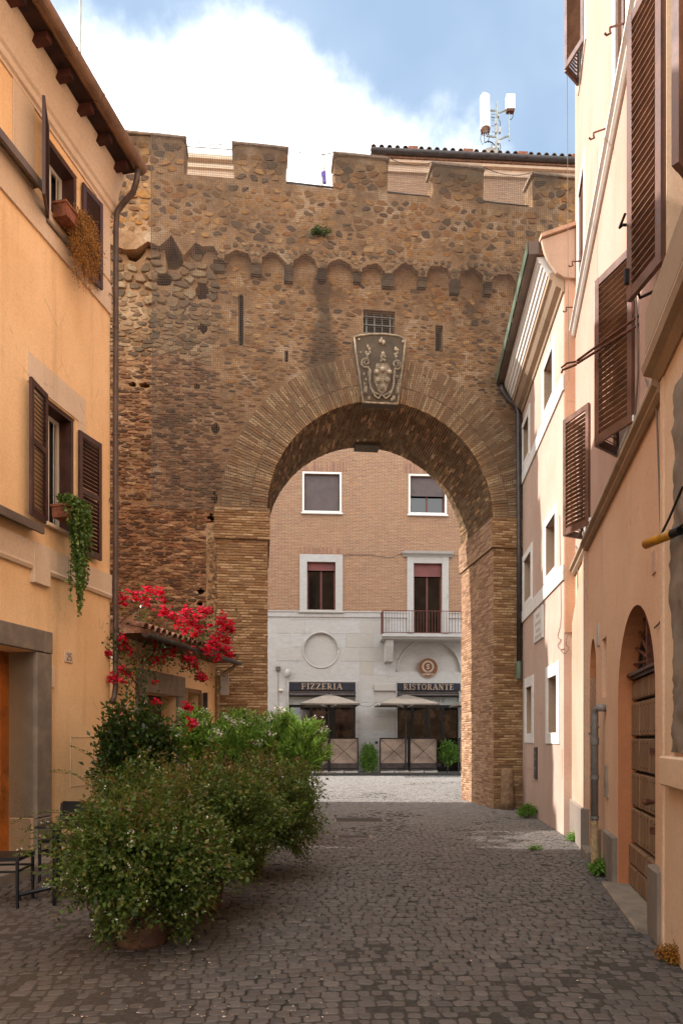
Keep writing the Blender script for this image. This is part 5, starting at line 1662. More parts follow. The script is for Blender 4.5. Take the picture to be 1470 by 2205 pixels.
poster = thing('notice', L.T(11.04, .05, 1.75), 'small white notice with a yellow mark beside the annex doorway', 'notice')
build(g, 'sheet', M['cream'], poster)
g = MB(); g.box(11.0, 11.08, .066, .068, 2.03, 2.12, L); build(g, 'mark', plain('yellow print', '#b88a20', .7), poster)
g = MB()
for i in range(4): g.box(10.98, 11.10, .066, .068, 1.82 + i * .045, 1.835 + i * .045, L)
build(g, 'lines', M['grime'], poster)

# ------------------------------------------------------------------ far building
FH = thing('restaurant_building', F.T(2, -5, 0), 'brick building with travertine ground floor seen through the arch, a restaurant below', 'building')
def FP(u, v, o=0): return F.P(u, v, o)
def fr_(u0, v0, u1, v1, o=0):
    a = FP(u0, v0, o); b = FP(u1, v1, o); return a[0], b[0], b[1], a[1]
W1 = fr_(655, 1020, 731, 1101); W2 = fr_(883, 1025, 957, 1105)
W3 = fr_(661, 1210, 722, 1314); W4 = fr_(890, 1213, 951, 1364)
zS0, zS1 = FP(700, 1329)[1], FP(700, 1317)[1]
doorL = fr_(622, 1491, 765, 1668); doorR = fr_(855, 1491, 987, 1668)
doorL = (doorL[0], doorL[1], .10, 4.1); doorR = (doorR[0], doorR[1], .10, 4.1)
extra = []
for k_ in (-2, 2, 3):
    for w_ in (W1, W3): extra.append((w_[0] + 4.8 * k_, w_[1] + 4.8 * k_, w_[2], w_[3]))
for k_ in range(-2, 4):
    for w_ in (W1,):
        for dz in (4.5, 8.6): extra.append((w_[0] + 4.8 * k_, w_[1] + 4.8 * k_, w_[2] + dz, w_[3] + dz))
g = MB(); panel(g, F, [(-16, zS1), (W4[0], zS1), (W4[0], W4[3]), (W4[1], W4[3]), (W4[1], zS1), (18, zS1), (18, 25.6), (-16, 25.6)], [rect(*w_) for w_ in (W1, W2, W3) + tuple(extra)], -.4, 0)
o_ = build(g, 'wall', M['facade'], FH); fix_normals(o_)
g = MB(); panel(g, F, [(1.4, 25.602), (18, 25.602), (18, 27.5), (1.4, 27.5)], [], -.4, 0)
o_ = build(g, 'upper_wall', M['facade'], FH); fix_normals(o_)
g = MB(); g.box(-16, 18, -9, -.402, -.1, 25.5, F); build(g, 'rear_walls', M['facade'], FH)
niC = FP(691, 1400); niR = (FP(727, 1400)[0] - FP(655, 1400)[0]) / 2
arC = FP(923, 1474); arR = (FP(990, 1474)[0] - FP(857, 1474)[0]) / 2
circle = arc(niC[0], niC[1], niR, 0, 350, 35)
arch2 = [(arC[0] - arR, 4.62)] + arc(arC[0], 4.62, arR, 180, 0, 24)[1:-1] + [(arC[0] + arR, 4.62)]
g = MB(); panel(g, F, [(-16, -.1), (18, -.1), (18, zS1 - .002), (W4[1], zS1 - .002), (W4[1], W4[2]), (W4[0], W4[2]), (W4[0], zS1 - .002), (-16, zS1 - .002)], [circle, arch2, rect(*doorL), rect(*doorR), ], -.4, 0)
o_ = build(g, 'ground_floor_wall', M['travertine'], FH); fix_normals(o_)
g = MB(); panel(g, F, arc(niC[0], niC[1], niR + .02, 0, 350, 35), [], -.14, -.10); o_ = build(g, 'round_niche', M['travertine'], FH); fix_normals(o_)
g = MB(); g.tube([F.T(a, .005, c) for a, c in arc(niC[0], niC[1], niR + .05, 0, 360, 40)], .035, 6); build(g, 'niche_ring', M['travertine'], FH, smooth=True)
g = MB(); panel(g, F, arch2, [], -.16, -.12); o_ = build(g, 'arched_niche', M['travertine'], FH); fix_normals(o_)
g = MB(); g.tube([F.T(a, .005, c) for a, c in arc(arC[0], 4.62, arR + .05, 180, 0, 30)], .045, 6); build(g, 'niche_moulding', M['travertine'], FH, smooth=True)
for q0, q1 in ((-16, W4[0] - .301), (W4[1] + .301, 18)): mould(FH, F, q0, q1, [(0, zS0), (.05, zS0), (.05, zS1 - .03), (.08, zS1 - .03), (.08, zS1 + .02), (0, zS1 + .02)], M['travertine'], 'string_course')
# travertine slabs (thin, each its own tone)
def hit(a, b, c, d):
    if a < W4[1] + .3 and b > W4[0] - .3 and d > W4[2]: return True
    for q_ in (doorL, doorR):
        if a < q_[1] + .12 and b > q_[0] - .12 and c < 4.75 and d > q_[2]: return True
    for (cx, cz, rr) in ((niC[0], niC[1], niR + .09), (arC[0], 4.62, arR + .1)):
        px = max(a, min(cx, b)); pz = max(c, min(cz, d))
        if math.hypot(px - cx, pz - cz) < rr and not (cz == 4.62 and d < 4.6): return True
    return False
z = .12; r_ = 0
while z < zS0 - .05:
    h = min(.62, zS0 - .01 - z); s = -2.9 + (.6 if r_ % 2 else 0)
    while s < 6.2:
        w_ = 1.25
        # split a slab around the openings into strips
        n = 10; run = None
        cells = [not hit(s + w_ * i / n, s + w_ * (i + 1) / n, z, z + h) for i in range(n)]
        i = 0
        while i < n:
            if cells[i]:
                j = i
                while j < n and cells[j]: j += 1
                x0_, x1_ = s + w_ * i / n, s + w_ * j / n
                g = MB(); g.bbox(x0_ + .004, x1_ - .004, -.01, .012 + rnd.uniform(-.002, .002), z + .004, z + h - .004, .003, F)
                build(g, 'stone_slab', M['travertine'], FH); i = j
            else: i += 1
        s += w_
    z += .62; r_ += 1
# windows of the far building
def roller(a, b, c, d, o, mat, par):
    m_ = MB(); z = c
    while z < d - .01:
        m_.bbox(a, b, o - .02, o + .008, z + .003, min(z + .05, d), .006, F); z += .05
    return build(m_, 'roller_shutter', mat, par)
def ffr(w_, t, o=.03, mat='white', tb=None):
    surround(FH, F, w_[0], w_[1], w_[2], w_[3], t, o, M[mat], tb=tb)
ffr(W1, .09); ffr(W2, .09)
g = MB(); g.bbox(W1[0] - .14, W1[1] + .14, -.02, .10, W1[2] - .16, W1[2] - .092, .008, F); build(g, 'sill', M['white'], FH)
g = MB(); g.bbox(W2[0] - .14, W2[1] + .14, -.02, .10, W2[2] - .16, W2[2] - .092, .008, F); build(g, 'sill', M['white'], FH)
w_ = window(FH, F, *W1, -.22, M['cherry'], 1, .06); roller(W1[0] + .02, W1[1] - .02, W1[2] + .02, W1[3], -.12, M['rollgrey'], w_)
w_ = window(FH, F, *W2, -.22, M['cherry'], 1, .07); roller(W2[0] + .02, W2[1] - .02, FP(850, 1066)[1], W2[3], -.12, M['rollgrey'], w_)
ffr(W3, .33, .05, 'travertine', .06)
g = MB(); g.bbox(W3[0] - .38, W3[1] + .38, -.02, .13, W3[2] - .14, W3[2] - .062, .01, F); build(g, 'sill', M['travertine'], FH)
w_ = window(FH, F, *W3, -.22, M['cherry'], 1, .07); roller(W3[0] + .02, W3[1] - .02, FP(850, 1230)[1], W3[3], -.12, M['rollred'], w_)
surround(FH, F, W4[0], W4[1], W4[2], W4[3], .30, .05, M['travertine'], tb=0)
hz = FP(850, 1199)[1]
mould(FH, F, W4[0] - .48, W4[1] + .48, [(0, hz), (.06, hz), (.10, hz + .06), (.22, hz + .12), (.26, hz + .22), (0, hz + .24)], M['travertine'], 'door_hood')
w_ = window(FH, F, W4[0], W4[1], W4[2], W4[3], -.22, M['cherry'], 1, .07, lab='tall balcony door with a part-lowered red roller shutter'); roller(W4[0] + .02, W4[1] - .02, FP(850, 1240)[1], W4[3], -.12, M['rollred'], w_)
for w5 in extra[:0]: pass
for w5 in extra:
    g = MB(); g.box(w5[0], w5[1], -.3, -.26, w5[2], w5[3], F); build(g, 'window', M['rollgrey'], FH)
# soldier-course lintels
for w_, zt in ((W1, .14), (W2, .14), (W3, .38)):
    x = w_[0] - .32
    g = MB()
    while x < w_[1] + .30:
        g.bbox(x, x + .052, -.01, .006, w_[3] + zt, w_[3] + zt + (.42 if zt < .2 else .27), .003, F); x += .066
    build(g, 'brick_lintel', mason('lintel brick', ['#8e6650', '#845c48', '#7c5848', '#966e54'], 0, .3, s=.8) if 'linb' not in M else M['linb'], FH, kind='stuff')
# balcony
BAO = .95
bs0 = FP(822, 1363, BAO)[0]; bs1 = 5.9; bz = FP(830, 1365, BAO)[1]
mould(FH, F, bs0, bs1, [(0, bz - .22), (BAO - .12, bz - .20), (BAO - .08, bz - .14), (BAO, bz - .10), (BAO, bz), (0, bz)], M['travertine'], 'balcony_slab')
g = MB(); s = FP(829, 1400, .4)[0]; s2 = FP(845, 1400, .4)[0]
g.add([F.T(q_, o, z) for q_ in (s, s2) for (o, z) in ((0, bz - .22), (.75, bz - .22), (.70, bz - .5), (.45, bz - 1.15), (.0, bz - 1.2))], [(0, 1, 2, 3, 4), (9, 8, 7, 6, 5)] + [(i, i + 5, (i + 1) % 5 + 5, (i + 1) % 5) for i in range(5)])
o_ = build(g, 'balcony_bracket', M['travertine'], FH); fix_normals(o_)
rz0, rz1 = bz + .06, bz + 1.02
g = MB()
for z in (rz0, rz1): g.box(bs0 + .04, bs1, BAO - .07, BAO - .04, z, z + .028, F); 
for z in (rz0, rz1): g.box(bs0 + .04, bs0 + .07, .0, BAO - .07, z, z + .028, F)
rl = build(g, 'railing', M['redrail'], FH)
bm_ = MB(); bm_.box(-.009, .009, -.009, .009, 0, rz1 - rz0 - .03); bme = bm_.mesh('baluster'); bme.materials.append(M['redrail'])
s = bs0 + .05; i = 0
while s < bs1:
    p = Vector(F.T(s, BAO - .055, rz0 + .028)); o = bpy.data.objects.new('baluster', bme); COL.objects.link(o); o.parent = rl; o.location = p - wl(rl); s += .128
for oo in [.12 * i for i in range(1, 7)]:
    p = Vector(F.T(bs0 + .055, oo, rz0 + .028)); o = bpy.data.objects.new('baluster', bme); COL.objects.link(o); o.parent = rl; o.location = p - wl(rl)
g = MB(); g.box(bs0 + .02, bs0 + .07, BAO - .09, BAO - .03, bz, rz1 + .03, F); build(g, 'corner_post', M['redrail'], rl)
# serif lettering from strokes -------------------------------------
T_, N_ = .17, .075
def GL(ch):
    S = lambda x0, x1, y: ([(x0, y), (x1, y)], .07)
    A = arcpts
    d = {
     'P': (.62, [([(.16, .03), (.16, .97)], T_), S(0, .34, .035), S(0, .2, .965), ([(.2, .95)] + A(.34, .70, .22, .25, 90, -90) + [(.2, .46)], N_ * 1.4)]),
     'I': (.32, [([(.16, .03), (.16, .97)], T_), S(0, .32, .035), S(0, .32, .965)]),
     'Z': (.66, [([(.05, .96), (.58, .96)], N_), ([(.56, .93), (.08, .06)], T_), ([(.05, .04), (.62, .04)], N_), ([(.05, .96), (.05, .76)], .06), ([(.62, .04), (.62, .26)], .06)]),
     'E': (.62, [([(.16, .03), (.16, .97)], T_), ([(0, .965), (.56, .965)], N_), ([(0, .035), (.58, .035)], N_), ([(.2, .5), (.44, .5)], N_), ([(.56, .98), (.56, .80)], .06), ([(.58, .02), (.58, .22)], .06), ([(.44, .6), (.44, .4)], .06)]),
     'R': (.72, [([(.16, .03), (.16, .97)], T_), S(0, .34, .035), S(0, .2, .965), ([(.2, .95)] + A(.34, .72, .22, .23, 90, -90) + [(.2, .49)], N_ * 1.4), ([(.32, .48), (.62, .04)], T_ * .9), S(.52, .74, .035)]),
     'A': (.76, [([(.10, .03), (.38, .97)], N_), ([(.40, .97), (.66, .03)], T_), ([(.2, .34), (.55, .34)], N_), S(-.02, .24, .035), S(.52, .80, .035)]),
     'S': (.56, [(A(.29, .73, .22, .24, 25, 180, 7) + [(.13, .62), (.44, .40)] + A(.27, .27, .22, .24, 20, -155, 7), .11), ([(.50, .98), (.50, .76)], .05), ([(.06, .02), (.06, .24)], .05)]),
     'T': (.66, [([(.33, .03), (.33, .97)], T_), S(.18, .48, .035), ([(.02, .96), (.64, .96)], N_), ([(.03, .98), (.03, .78)], .06), ([(.63, .98), (.63, .78)], .06)]),
     'O': (.78, [(A(.39, .5, .31, .46, 90, 450, 20), .12)]),
     'N': (.78, [([(.14, .03), (.14, .97)], N_), ([(.14, .95), (.62, .05)], T_), ([(.62, .03), (.62, .97)], N_), S(0, .28, .035), S(0, .16, .965), S(.5, .76, .965)]),
     'C': (.68, [(A(.40, .5, .31, .46, 45, 315, 16), .12), ([(.62, .95), (.62, .72)], .05)]),
     'U': (.76, [([(.15, .97), (.15, .35)] + A(.38, .33, .23, .29, 180, 360, 8) + [(.61, .97)], .11), S(.0, .3, .965), S(.48, .76, .965)]),
    }
    return d[ch]
def word(mb, fr, txt, s0, s1, z, h, o0, o1):
    tot = sum(GL(c)[0] + .14 for c in txt) - .14
    k = (s1 - s0) / (tot * h)
    s = s0
    for c in txt:
        w_, st = GL(c)
        for pts, th in st: seg_text(mb, fr, s, z, h * k, h, [pts], o0, o1, th * h * min(k, 1.15))
        s += (w_ + .14) * h * k
# shop fronts ------------------------------------------------------
def shop(d_, words, ulist, lab, door_at=None):
    a, b, c, t = d_
    sh = thing('shopfront', F.T((a + b) / 2, 0, .1), lab, 'shopfront')
    zb, zt = FP(850, 1488)[1], FP(850, 1471)[1]
    g = MB(); g.bbox(a + .02 if words == 'PIZZERIA' else a - .02, b - .02 if words == 'PIZZERIA' else b + .06, -.02, .06, zb, zt, .01, F); bd_ = build(g, 'sign_board', M['signnavy'], sh)
    g = MB(); word(g, F, words, FP(ulist[0], 1478)[0], FP(ulist[1], 1478)[0], zb + .06, zt - zb - .10, .061, .09)
    build(g, 'lettering', M['bronze'], bd_)
    g = MB(); z_ = FP(850, 1497)[1]; g.tube([F.T(a + .04, .10, z_), F.T(b - .04, .10, z_)], .07, 10); g.box(a, b, -.02, .09, z_ + .08, z_ + .16, F); build(g, 'awning_box', M['pipedark'], sh)
    g = MB(); g.box(a, b, -.10, -.06, FP(850, 1518)[1], FP(850, 1501)[1], F); va = build(g, 'valance', M['signgrey'], sh)
    # glazed front
    zt2 = FP(850, 1519)[1]
    n = 3 if words == 'PIZZERIA' else 4
    g = MB(); 
    for i in range(n + 1):
        x = a + (b - a) * i / n; g.box(max(a, x - .06), min(b, x + .06), -.22, -.12, .1, zt2, F)
    g.box(a, b, -.22, -.125, zt2 - .10, zt2, F); g.box(a, b, -.22, -.125, .1, .28, F)
    fm = build(g, 'glazing_frame', M['blackmetal'], sh)
    for i in range(n):
        g = MB(); x0_, x1_ = a + (b - a) * i / n + .05, a + (b - a) * (i + 1) / n - .05
        g.box(x0_, x1_, -.18, -.17, .27, zt2 - .09, F); build(g, 'pane', M['glassroom'], fm)
    return sh, va
sh1, va1 = shop(doorL, 'PIZZERIA', (649, 736), 'left shopfront under the PIZZERIA sign')
sh2, va2 = shop(doorR, 'RISTORANTE', (868, 975), 'right shopfront under the RISTORANTE sign, with the round emblem above')
g = MB(); zA, zB = FP(850, 1512)[1], FP(850, 1504)[1]
word(g, F, 'SATIRICUS', FP(872, 1510)[0], FP(957, 1510)[0], zA, zB - zA, -.06, -.055); build(g, 'lettering', M['black_letter'], va2)
for q_ in (doorL, doorR):
    surround(FH, F, q_[0], q_[1], .12, 4.02 if q_ is doorR else 4.13, .07, .05, M['travertine'], tb=0)
g = MB(); a = FP(805, 1473); b = FP(852, 1488); g.bbox(a[0], b[0], -.01, .10, b[1], a[1], .01, F); build(g, 'impost_stone', M['travertine'], FH)
g = MB(); g.bbox(FP(990, 1)[0], FP(1010, 1)[0], -.01, .10, b[1], a[1], .01, F); build(g, 'impost_stone', M['travertine'], FH)
# emblem
em = thing('emblem_sign', F.T(*(lambda q_: (q_[0], .1, q_[1] - .45))(FP(921, 1439))), 'round brown sign with a pale laurel wreath and the letter S under the arched niche', 'sign')
ec = FP(921, 1438, .06); er = 21.5 / 47.5
g = MB(); g.prism(arc(ec[0], ec[1], er, 0, 352, 45), -.10, .05, F); build(g, 'disc', M['emblem'], em)
g = MB(); g.tube([F.T(a, .05, c) for a, c in arc(ec[0], ec[1], er - .012, 0, 360, 45)], .014, 5); build(g, 'rim', M['bronze'], em)
g = MB()
for i in range(30):
    t = R_(i * 11.4 - 248 if False else (280 + i * 11.6))
    for rr, tw in ((.255, .5), (.215, -.5)):
        cx, cz = ec[0] + rr * math.cos(t), ec[1] + .05 + rr * math.sin(t)
        d1 = t + R_(90) - tw; l = .038; w2 = .011
        g.prism([(cx - l * math.cos(d1), cz - l * math.sin(d1)), (cx + w2 * math.sin(d1), cz - w2 * math.cos(d1)), (cx + l * math.cos(d1), cz + l * math.sin(d1)), (cx - w2 * math.sin(d1), cz + w2 * math.cos(d1))], .051, .056, F)
build(g, 'wreath', M['cream'], em)
g = MB(); word(g, F, 'S', ec[0] - .065, ec[0] + .065, ec[1] - .05, .20, .051, .058); word(g, F, 'SATIRICUS', ec[0] - .28, ec[0] + .28, ec[1] - .335, .075, .051, .056)
build(g, 'lettering', M['cream'], em)
# small fittings
g = MB(); a = FP(619, 1450, .1); g.ball(F.T(a[0], .12, a[1]), .16, 12, sq=(.8, .8, 1.25)); g.box(a[0] - .04, a[0] + .04, 0, .1, a[1] - .1, a[1] + .1, F)
thing_mesh(g, 'wall_speaker', M['greyplastic'], 'rounded grey fitting on the travertine left of the PIZZERIA sign', 'fitting', smooth=True)
g = MB(); a = FP(599, 1440, .0); g.bbox(a[0] - .1, a[0] + .1, 0, .12, a[1] - .09, a[1] + .09, .01, F); g.tube([F.T(a[0], .03, a[1] - .09), F.T(a[0], .02, 4.0), F.T(a[0] + .02, .02, 2.2)], .009, 5)
thing_mesh(g, 'junction_box', M['rollgrey'], 'small purple-grey box with a thin cable beside the left pier of the arch', 'box')
g = MB(); a = FP(605, 1486, .0); g.bbox(a[0] - .09, a[0] + .09, 0, .14, a[1] - .05, a[1] + .05, .01, F)
thing_mesh(g, 'camera_box', M['cream'], 'small cream fitting at the left of the PIZZERIA sign board', 'fitting')
g = MB(); a = FP(810, 1599); g.bbox(a[0] - .05, a[0] + .05, 0, .03, a[1] - .05, a[1] + .05, .004, F); thing_mesh(g, 'wall_socket', M['blackmetal'], 'tiny dark socket on the travertine between the two shopfronts', 'socket')
# facade cable
pts = []
for (u, v) in ((735, 1195), (760, 1194), (800, 1195), (840, 1201), (862, 1192), (975, 1196), (1010, 1198)):
    s, z = FP(u, v, .03); pts.append(F.T(s, .03, z))
g = MB(); g.tube(pts, .012, 5); thing_mesh(g, 'facade_cable', M['cable'], 'thin cable strung across the brick between the first-floor windows', 'cable')
pts = []
for (u, v) in ((768, 1515), (782, 1521), (796, 1522), (812, 1512)):
    s, z = FP(u, v, 1.0); pts.append(F.T(s, 1.0, z))
g = MB(); g.tube(pts, .012, 5); thing_mesh(g, 'parasol_cable', M['cable'], 'sagging pale cable between the two parasols', 'cable')

# eaves and roof of the far building
g = MB(); g.box(1.4, 18, -.3, .28, 27.5, 27.62, F); g.box(1.4, 18, 0, .12, 27.2, 27.49, F); build(g, 'cornice', M['beige'], FH)
g = MB(); half_tube(g, F, 1.3, 18, .42, 27.86, .16); o_ = build(g, 'gutter', M['pipedark'], FH); fix_normals(o_)
g = MB(); vs = [F.T(s, o, z) for s in (1.3, 18) for (o, z) in ((.34, 27.63), (.34, 27.84), (-5, 29.2), (-9, 27.63))]
g.add(vs, [(0, 1, 2, 3), (7, 6, 5, 4), (0, 4, 5, 1), (1, 5, 6, 2), (2, 6, 7, 3), (3, 7, 4, 0)]); o_ = build(g, 'roof', M['tile'], FH); fix_normals(o_)
em_ = MB(); r = .12; vs = []
for (yy) in (0, .5):
    for rr in (r, r - .03):
        for i in range(9):
            t = math.pi * i / 8; vs.append((rr * math.cos(t), yy, rr * math.sin(t)))
fs = []
for i in range(8): fs += [(i, i + 1, 18 + i + 1, 18 + i), (9 + i, 27 + i, 27 + i + 1, 9 + i + 1), (i, 9 + i, 10 + i, i + 1)]
em_.add(vs, fs); eme = em_.mesh('roof_tile'); eme.materials.append(M['tufa'])
s = 1.4; i = 0
while s < 11:
    p = Vector(F.T(s, .52, 27.90))
    if i % 7 == 5:
        g = MB(); g.box(s - .22, s + .22, .3, .5, 27.9, 28.06, F); build(g, 'tile_stub', M['terracotta'], FH)
    else:
        o = bpy.data.objects.new('roof_tile', eme); COL.objects.link(o); o.parent = FH; o.location = p - wl(FH); o.rotation_euler = (.25, 0, math.atan2(.057, 1))
    s += .355; i += 1
g = MB(); a = F.P(770, 330, -2); g.prism([(a[0], 28.2), (a[0] + .35, 28.75), (a[0] + .9, 28.2)], -3, -2, F); build(g, 'roof_ridge_end', M['terracotta'], FH)

# terrace block at the left behind the battlements
TB = Frame((0, 34), (1, .08), (.08, -1))
TH = thing('terrace_building', TB.T(-8, -4, 0), 'pale terrace building with a thin railing behind the left battlements', 'building')
tz = TB.P(450, 350)[1]
xe = TB.P(560, 350)[0]
g = MB(); g.box(-30, xe, -8, 0, 0, tz, TB); build(g, 'wall', M['beige'], TH)
g = MB(); g.box(-30, xe + .1, -.5, .25, tz + .001, tz + .2, TB); g.box(-30, xe + .1, -.4, .12, tz - .35, tz - .18, TB); build(g, 'coping', M['stuccoLtrim'], TH)
g = MB(); r0z, r1z = tz + .2, TB.P(450, 318)[1]
g.box(-20, xe, -.02, .02, r1z - .04, r1z, TB); g.box(-20, xe, -.015, .015, r0z + .08, r0z + .11, TB)
rl2 = build(g, 'railing', M['galv'], TH)
bm_ = MB(); bm_.box(-.012, .012, -.012, .012, 0, r1z - r0z - .05); bme2 = bm_.mesh('baluster'); bme2.materials.append(M['galv'])
s = TB.P(392, 350)[0]; i = 0
while s < xe:
    p = Vector(TB.T(s, 0, r0z)); o = bpy.data.objects.new('baluster', bme2); COL.objects.link(o); o.parent = rl2; o.location = p - wl(rl2); s += .17
# flagpole with a furled flag
FLT = thing('flagpole', (-.9, 33, 20), 'flagpole with a furled purple and white flag behind a gap of the battlements', 'flagpole')
x = (694 - 735) / 1470 * 33; zt = 1.6 + 1272 * 33 / 1470; FLT.location = (x, 33, 20)
g = MB(); g.tube([(x, 33, 20), (x, 33, zt)], .035, 8); build(g, 'pole', M['galv'], FLT)
zf0, zf1 = 1.6 + 1195 * 33 / 1470, 1.6 + 1235 * 33 / 1470
g = MB(); g.tube([(x + .05, 33, zf1 + .8), (x + .08, 33, zf1), (x + .05, 33, zf0 + .5)], [.03, .10, .12], 7); build(g, 'flag', M['cream'], FLT)
g = MB(); g.tube([(x + .05, 33, zf0 + .5), (x + .12, 33, zf0)], [.13, .08], 7); build(g, 'flag', plain('purple cloth', '#5a4a9a', .9), FLT)
g = MB(); g.box(x - 6, x + .4 - 6.2, 33.5, 40, 0, 24); 
# antenna mast
AY = 36.0
def A_(u, v): return ((u - 735) / 1470 * AY, AY, 1.6 + (1590 - v) * AY / 1470)
an = thing('antenna_mast', A_(1069, 352), 'rooftop telecom mast with a tall white drum antenna and a small white panel', 'antenna mast')
def U(x, y): return A_(1000 + x / 11.31, 190 + y / 11.31)
g = MB(); g.tube([U(775, 1900), U(785, 340)], .055, 8); build(g, 'mast', M['galv'], an)
g = MB(); b, t = U(500, 1010), U(490, 225); g.tube([b, t], .265, 16); dr = build(g, 'drum', M['antenna'], an, smooth=False)
g = MB(); t2 = Vector(t); g.tube([t2, t2 + Vector((0, 0, .10)), t2 + Vector((.12, 0, .20))], [.25, .17, .02], 12); build(g, 'cap', M['antenna'], dr)
g = MB()
for i in range(12):
    a = 2 * math.pi * i / 12; g.tube([Vector(b) + Vector((.22 * math.cos(a), .22 * math.sin(a), .0)), Vector(b) + Vector((.20 * math.cos(a), .20 * math.sin(a), -.16))], .03, 5)
build(g, 'connector', M['iron'], dr)
g = MB(); p0 = U(1000, 560); p1 = U(1205, 210); g.box(p0[0], p1[0], AY - .18, AY + .12, p0[2], p1[2]); pn = build(g, 'panel', M['antenna'], an)
g = MB(); g.box(p0[0] + .03, p1[0] - .03, AY - .14, AY + .08, p0[2] - .10, p0[2]); build(g, 'connector', M['iron'], pn)
g = MB(); g.tube([U(1080, 1280), U(1080, 560)], .04, 8); build(g, 'side_pole', M['galv'], an)
g = MB()
for (a, b_) in (((620, 540), (770, 545)), ((520, 1160), (770, 1190)), ((800, 610), (1000, 530)), ((810, 1260), (1080, 1150))): g.tube([U(*a), U(*b_)], .05, 6)
build(g, 'arm', M['galv'], an)
g = MB()
for yv in (635, 775, 920, 1065, 1495, 1640): g.tube([U(650, yv), U(760, yv)], .016, 5)
g.tube([U(735, 1640), U(735, 560)], .02, 5)
build(g, 'ladder', M['galv'], an)
g = MB()
for (a, b_, c, d) in ((735, 1110, 765, 940), (825, 1100, 870, 970), (730, 900, 760, 780), (790, 1370, 840, 1290), (800, 720, 835, 660), (700, 1490, 740, 1440), (800, 1490, 825, 1440), (800, 1670, 830, 1640)):
    p, q_ = U(a, b_), U(c, d); g.box(p[0], q_[0], AY - .09, AY + .06, p[2], q_[2])
build(g, 'radio_unit', M['greyplastic'], an)
def ac(pts, r=.018):
    g_ = MB(); g_.tube([U(*p) for p in pts], r, 5); build(g_, 'cable', M['blackmetal'], an)
ac([(400, 1080), (380, 1250), (430, 1380), (480, 1310), (470, 1100)]); ac([(490, 1330), (570, 1290), (670, 1330), (750, 1430), (790, 1560), (800, 1660)], .03)
ac([(1180, 580), (1170, 700), (1130, 765), (1090, 760)]); ac([(640, 705), (720, 720), (760, 760), (760, 900)]); ac([(830, 770), (860, 830), (855, 960)]); ac([(660, 1360), (650, 1430), (690, 1490)]); ac([(860, 1350), (870, 1470), (800, 1550)])
ac([(575, 1080), (590, 1180), (570, 1330)]); ac([(740, 1500), (780, 1560), (760, 1680)], .025)
DS = thing('satellite_dish', U(610, 1800), 'large pale satellite dish at the foot of the telecom mast', 'satellite dish')
g = MB(); c = Vector(U(610, 1690)); pr_ = [(0, 0), (.2, -.02), (.35, -.06), (.44, -.12)]
for i in range(1): pass
dvs = []; dfs = []
for k_, (r, y_) in enumerate(pr_):
    for j in range(20):
        t = 2 * math.pi * j / 20; dvs.append((c.x + r * math.cos(t), c.y + y_, c.z + r * math.sin(t)))
for k_ in range(3):
    for j in range(20): dfs.append((k_ * 20 + j, k_ * 20 + (j + 1) % 20, (k_ + 1) * 20 + (j + 1) % 20, (k_ + 1) * 20 + j))
g.add(dvs, dfs); build(g, 'reflector', M['greyplastic'], DS, smooth=True)
g = MB(); g.tube([(c.x, c.y + .02, c.z), (c.x, c.y + .2, c.z - .5), (c.x, c.y + .2, 27.9)], .04, 6); build(g, 'mount', M['galv'], DS)

# ------------------------------------------------------------------ parasols, wind screens, planters in front of the restaurant
def parasol(local_yaw, label, loc, group='parasols outside the restaurant'):
    t = thing('parasol', loc, label, 'parasol', group)
    h = 2.96; top_ = 3.40; hw = 1.24
    m_ = MB(); m_.tube([(0, 0, 0), (0, 0, top_ + .03)], .035, 10); build(m_, 'pole', M['blackmetal'], t, local=True)
    m_ = MB(); m_.box(-.3, .3, -.3, .3, 0, .06); build(m_, 'base', M['grime'], t, local=True)
    rings = []
    corners = [(-hw, -hw), (0, -hw), (hw, -hw), (hw, 0), (hw, hw), (0, hw), (-hw, hw), (-hw, 0)]
    m_ = MB(); vs = [(0, 0, top_)]
    for k_, q_ in enumerate((.25, .5, .75, 1.0)):
        for i, (a, b) in enumerate(corners):
            sag = (.0 if i % 2 == 0 else .02) * q_
            vs.append((a * q_, b * q_, top_ - (top_ - h) * q_ ** 1.15 - sag))
    for i, (a, b) in enumerate(corners): vs.append((a * 1.0, b * 1.0, h - .07))
    fs = [(0, 1 + i, 1 + (i + 1) % 8) for i in range(8)]
    for k_ in range(4):
        for i in range(8): fs.append((1 + k_ * 8 + i, 1 + (k_ + 1) * 8 + i, 1 + (k_ + 1) * 8 + (i + 1) % 8, 1 + k_ * 8 + (i + 1) % 8))
    m_.add(vs, fs); build(m_, 'canopy', M['canvas'], t, local=True)
    for (a, b) in corners:
        m_ = MB(); m_.tube([(a * .03, b * .03, top_ - .06), (a * .97, b * .97, h - .03)], .018, 6); build(m_, 'rib', M['blackmetal'], t, local=True)
    for (a, b) in corners[::2]:
        m_ = MB(); m_.tube([(0, 0, 2.75), (a * .45, b * .45, h + .17)], .014, 6); build(m_, 'strut', M['blackmetal'], t, local=True)
        m_ = MB(); m_.tube([(a * .10, b * .10, 2.86), (a * .34, b * .34, h + .05)], .018, 6); build(m_, 'light_tube', M['led'], t, local=True)
    m_ = MB(); m_.ball((0, 0, top_ + .04), .04, 8); build(m_, 'finial', M['blackmetal'], t, local=True)
    t.rotation_euler = (0, 0, local_yaw)
    return t
PZO = 1.34
u = parasol(.057, 'beige square parasol in front of the PIZZERIA shopfront', F.T(F.P(708, 1668, PZO)[0], PZO, .10))
c2 = copy_tree(u); c2.location = F.T(F.P(873, 1668, PZO)[0], PZO, .10); c2['label'] = 'beige square parasol before the RISTORANTE shopfront, covering part of the valance lettering'
c3 = copy_tree(u); c3.location = F.T(F.P(1040, 1668, PZO)[0], PZO, .10); c3['label'] = 'beige parasol mostly hidden behind the right pier of the arch, only one corner showing'
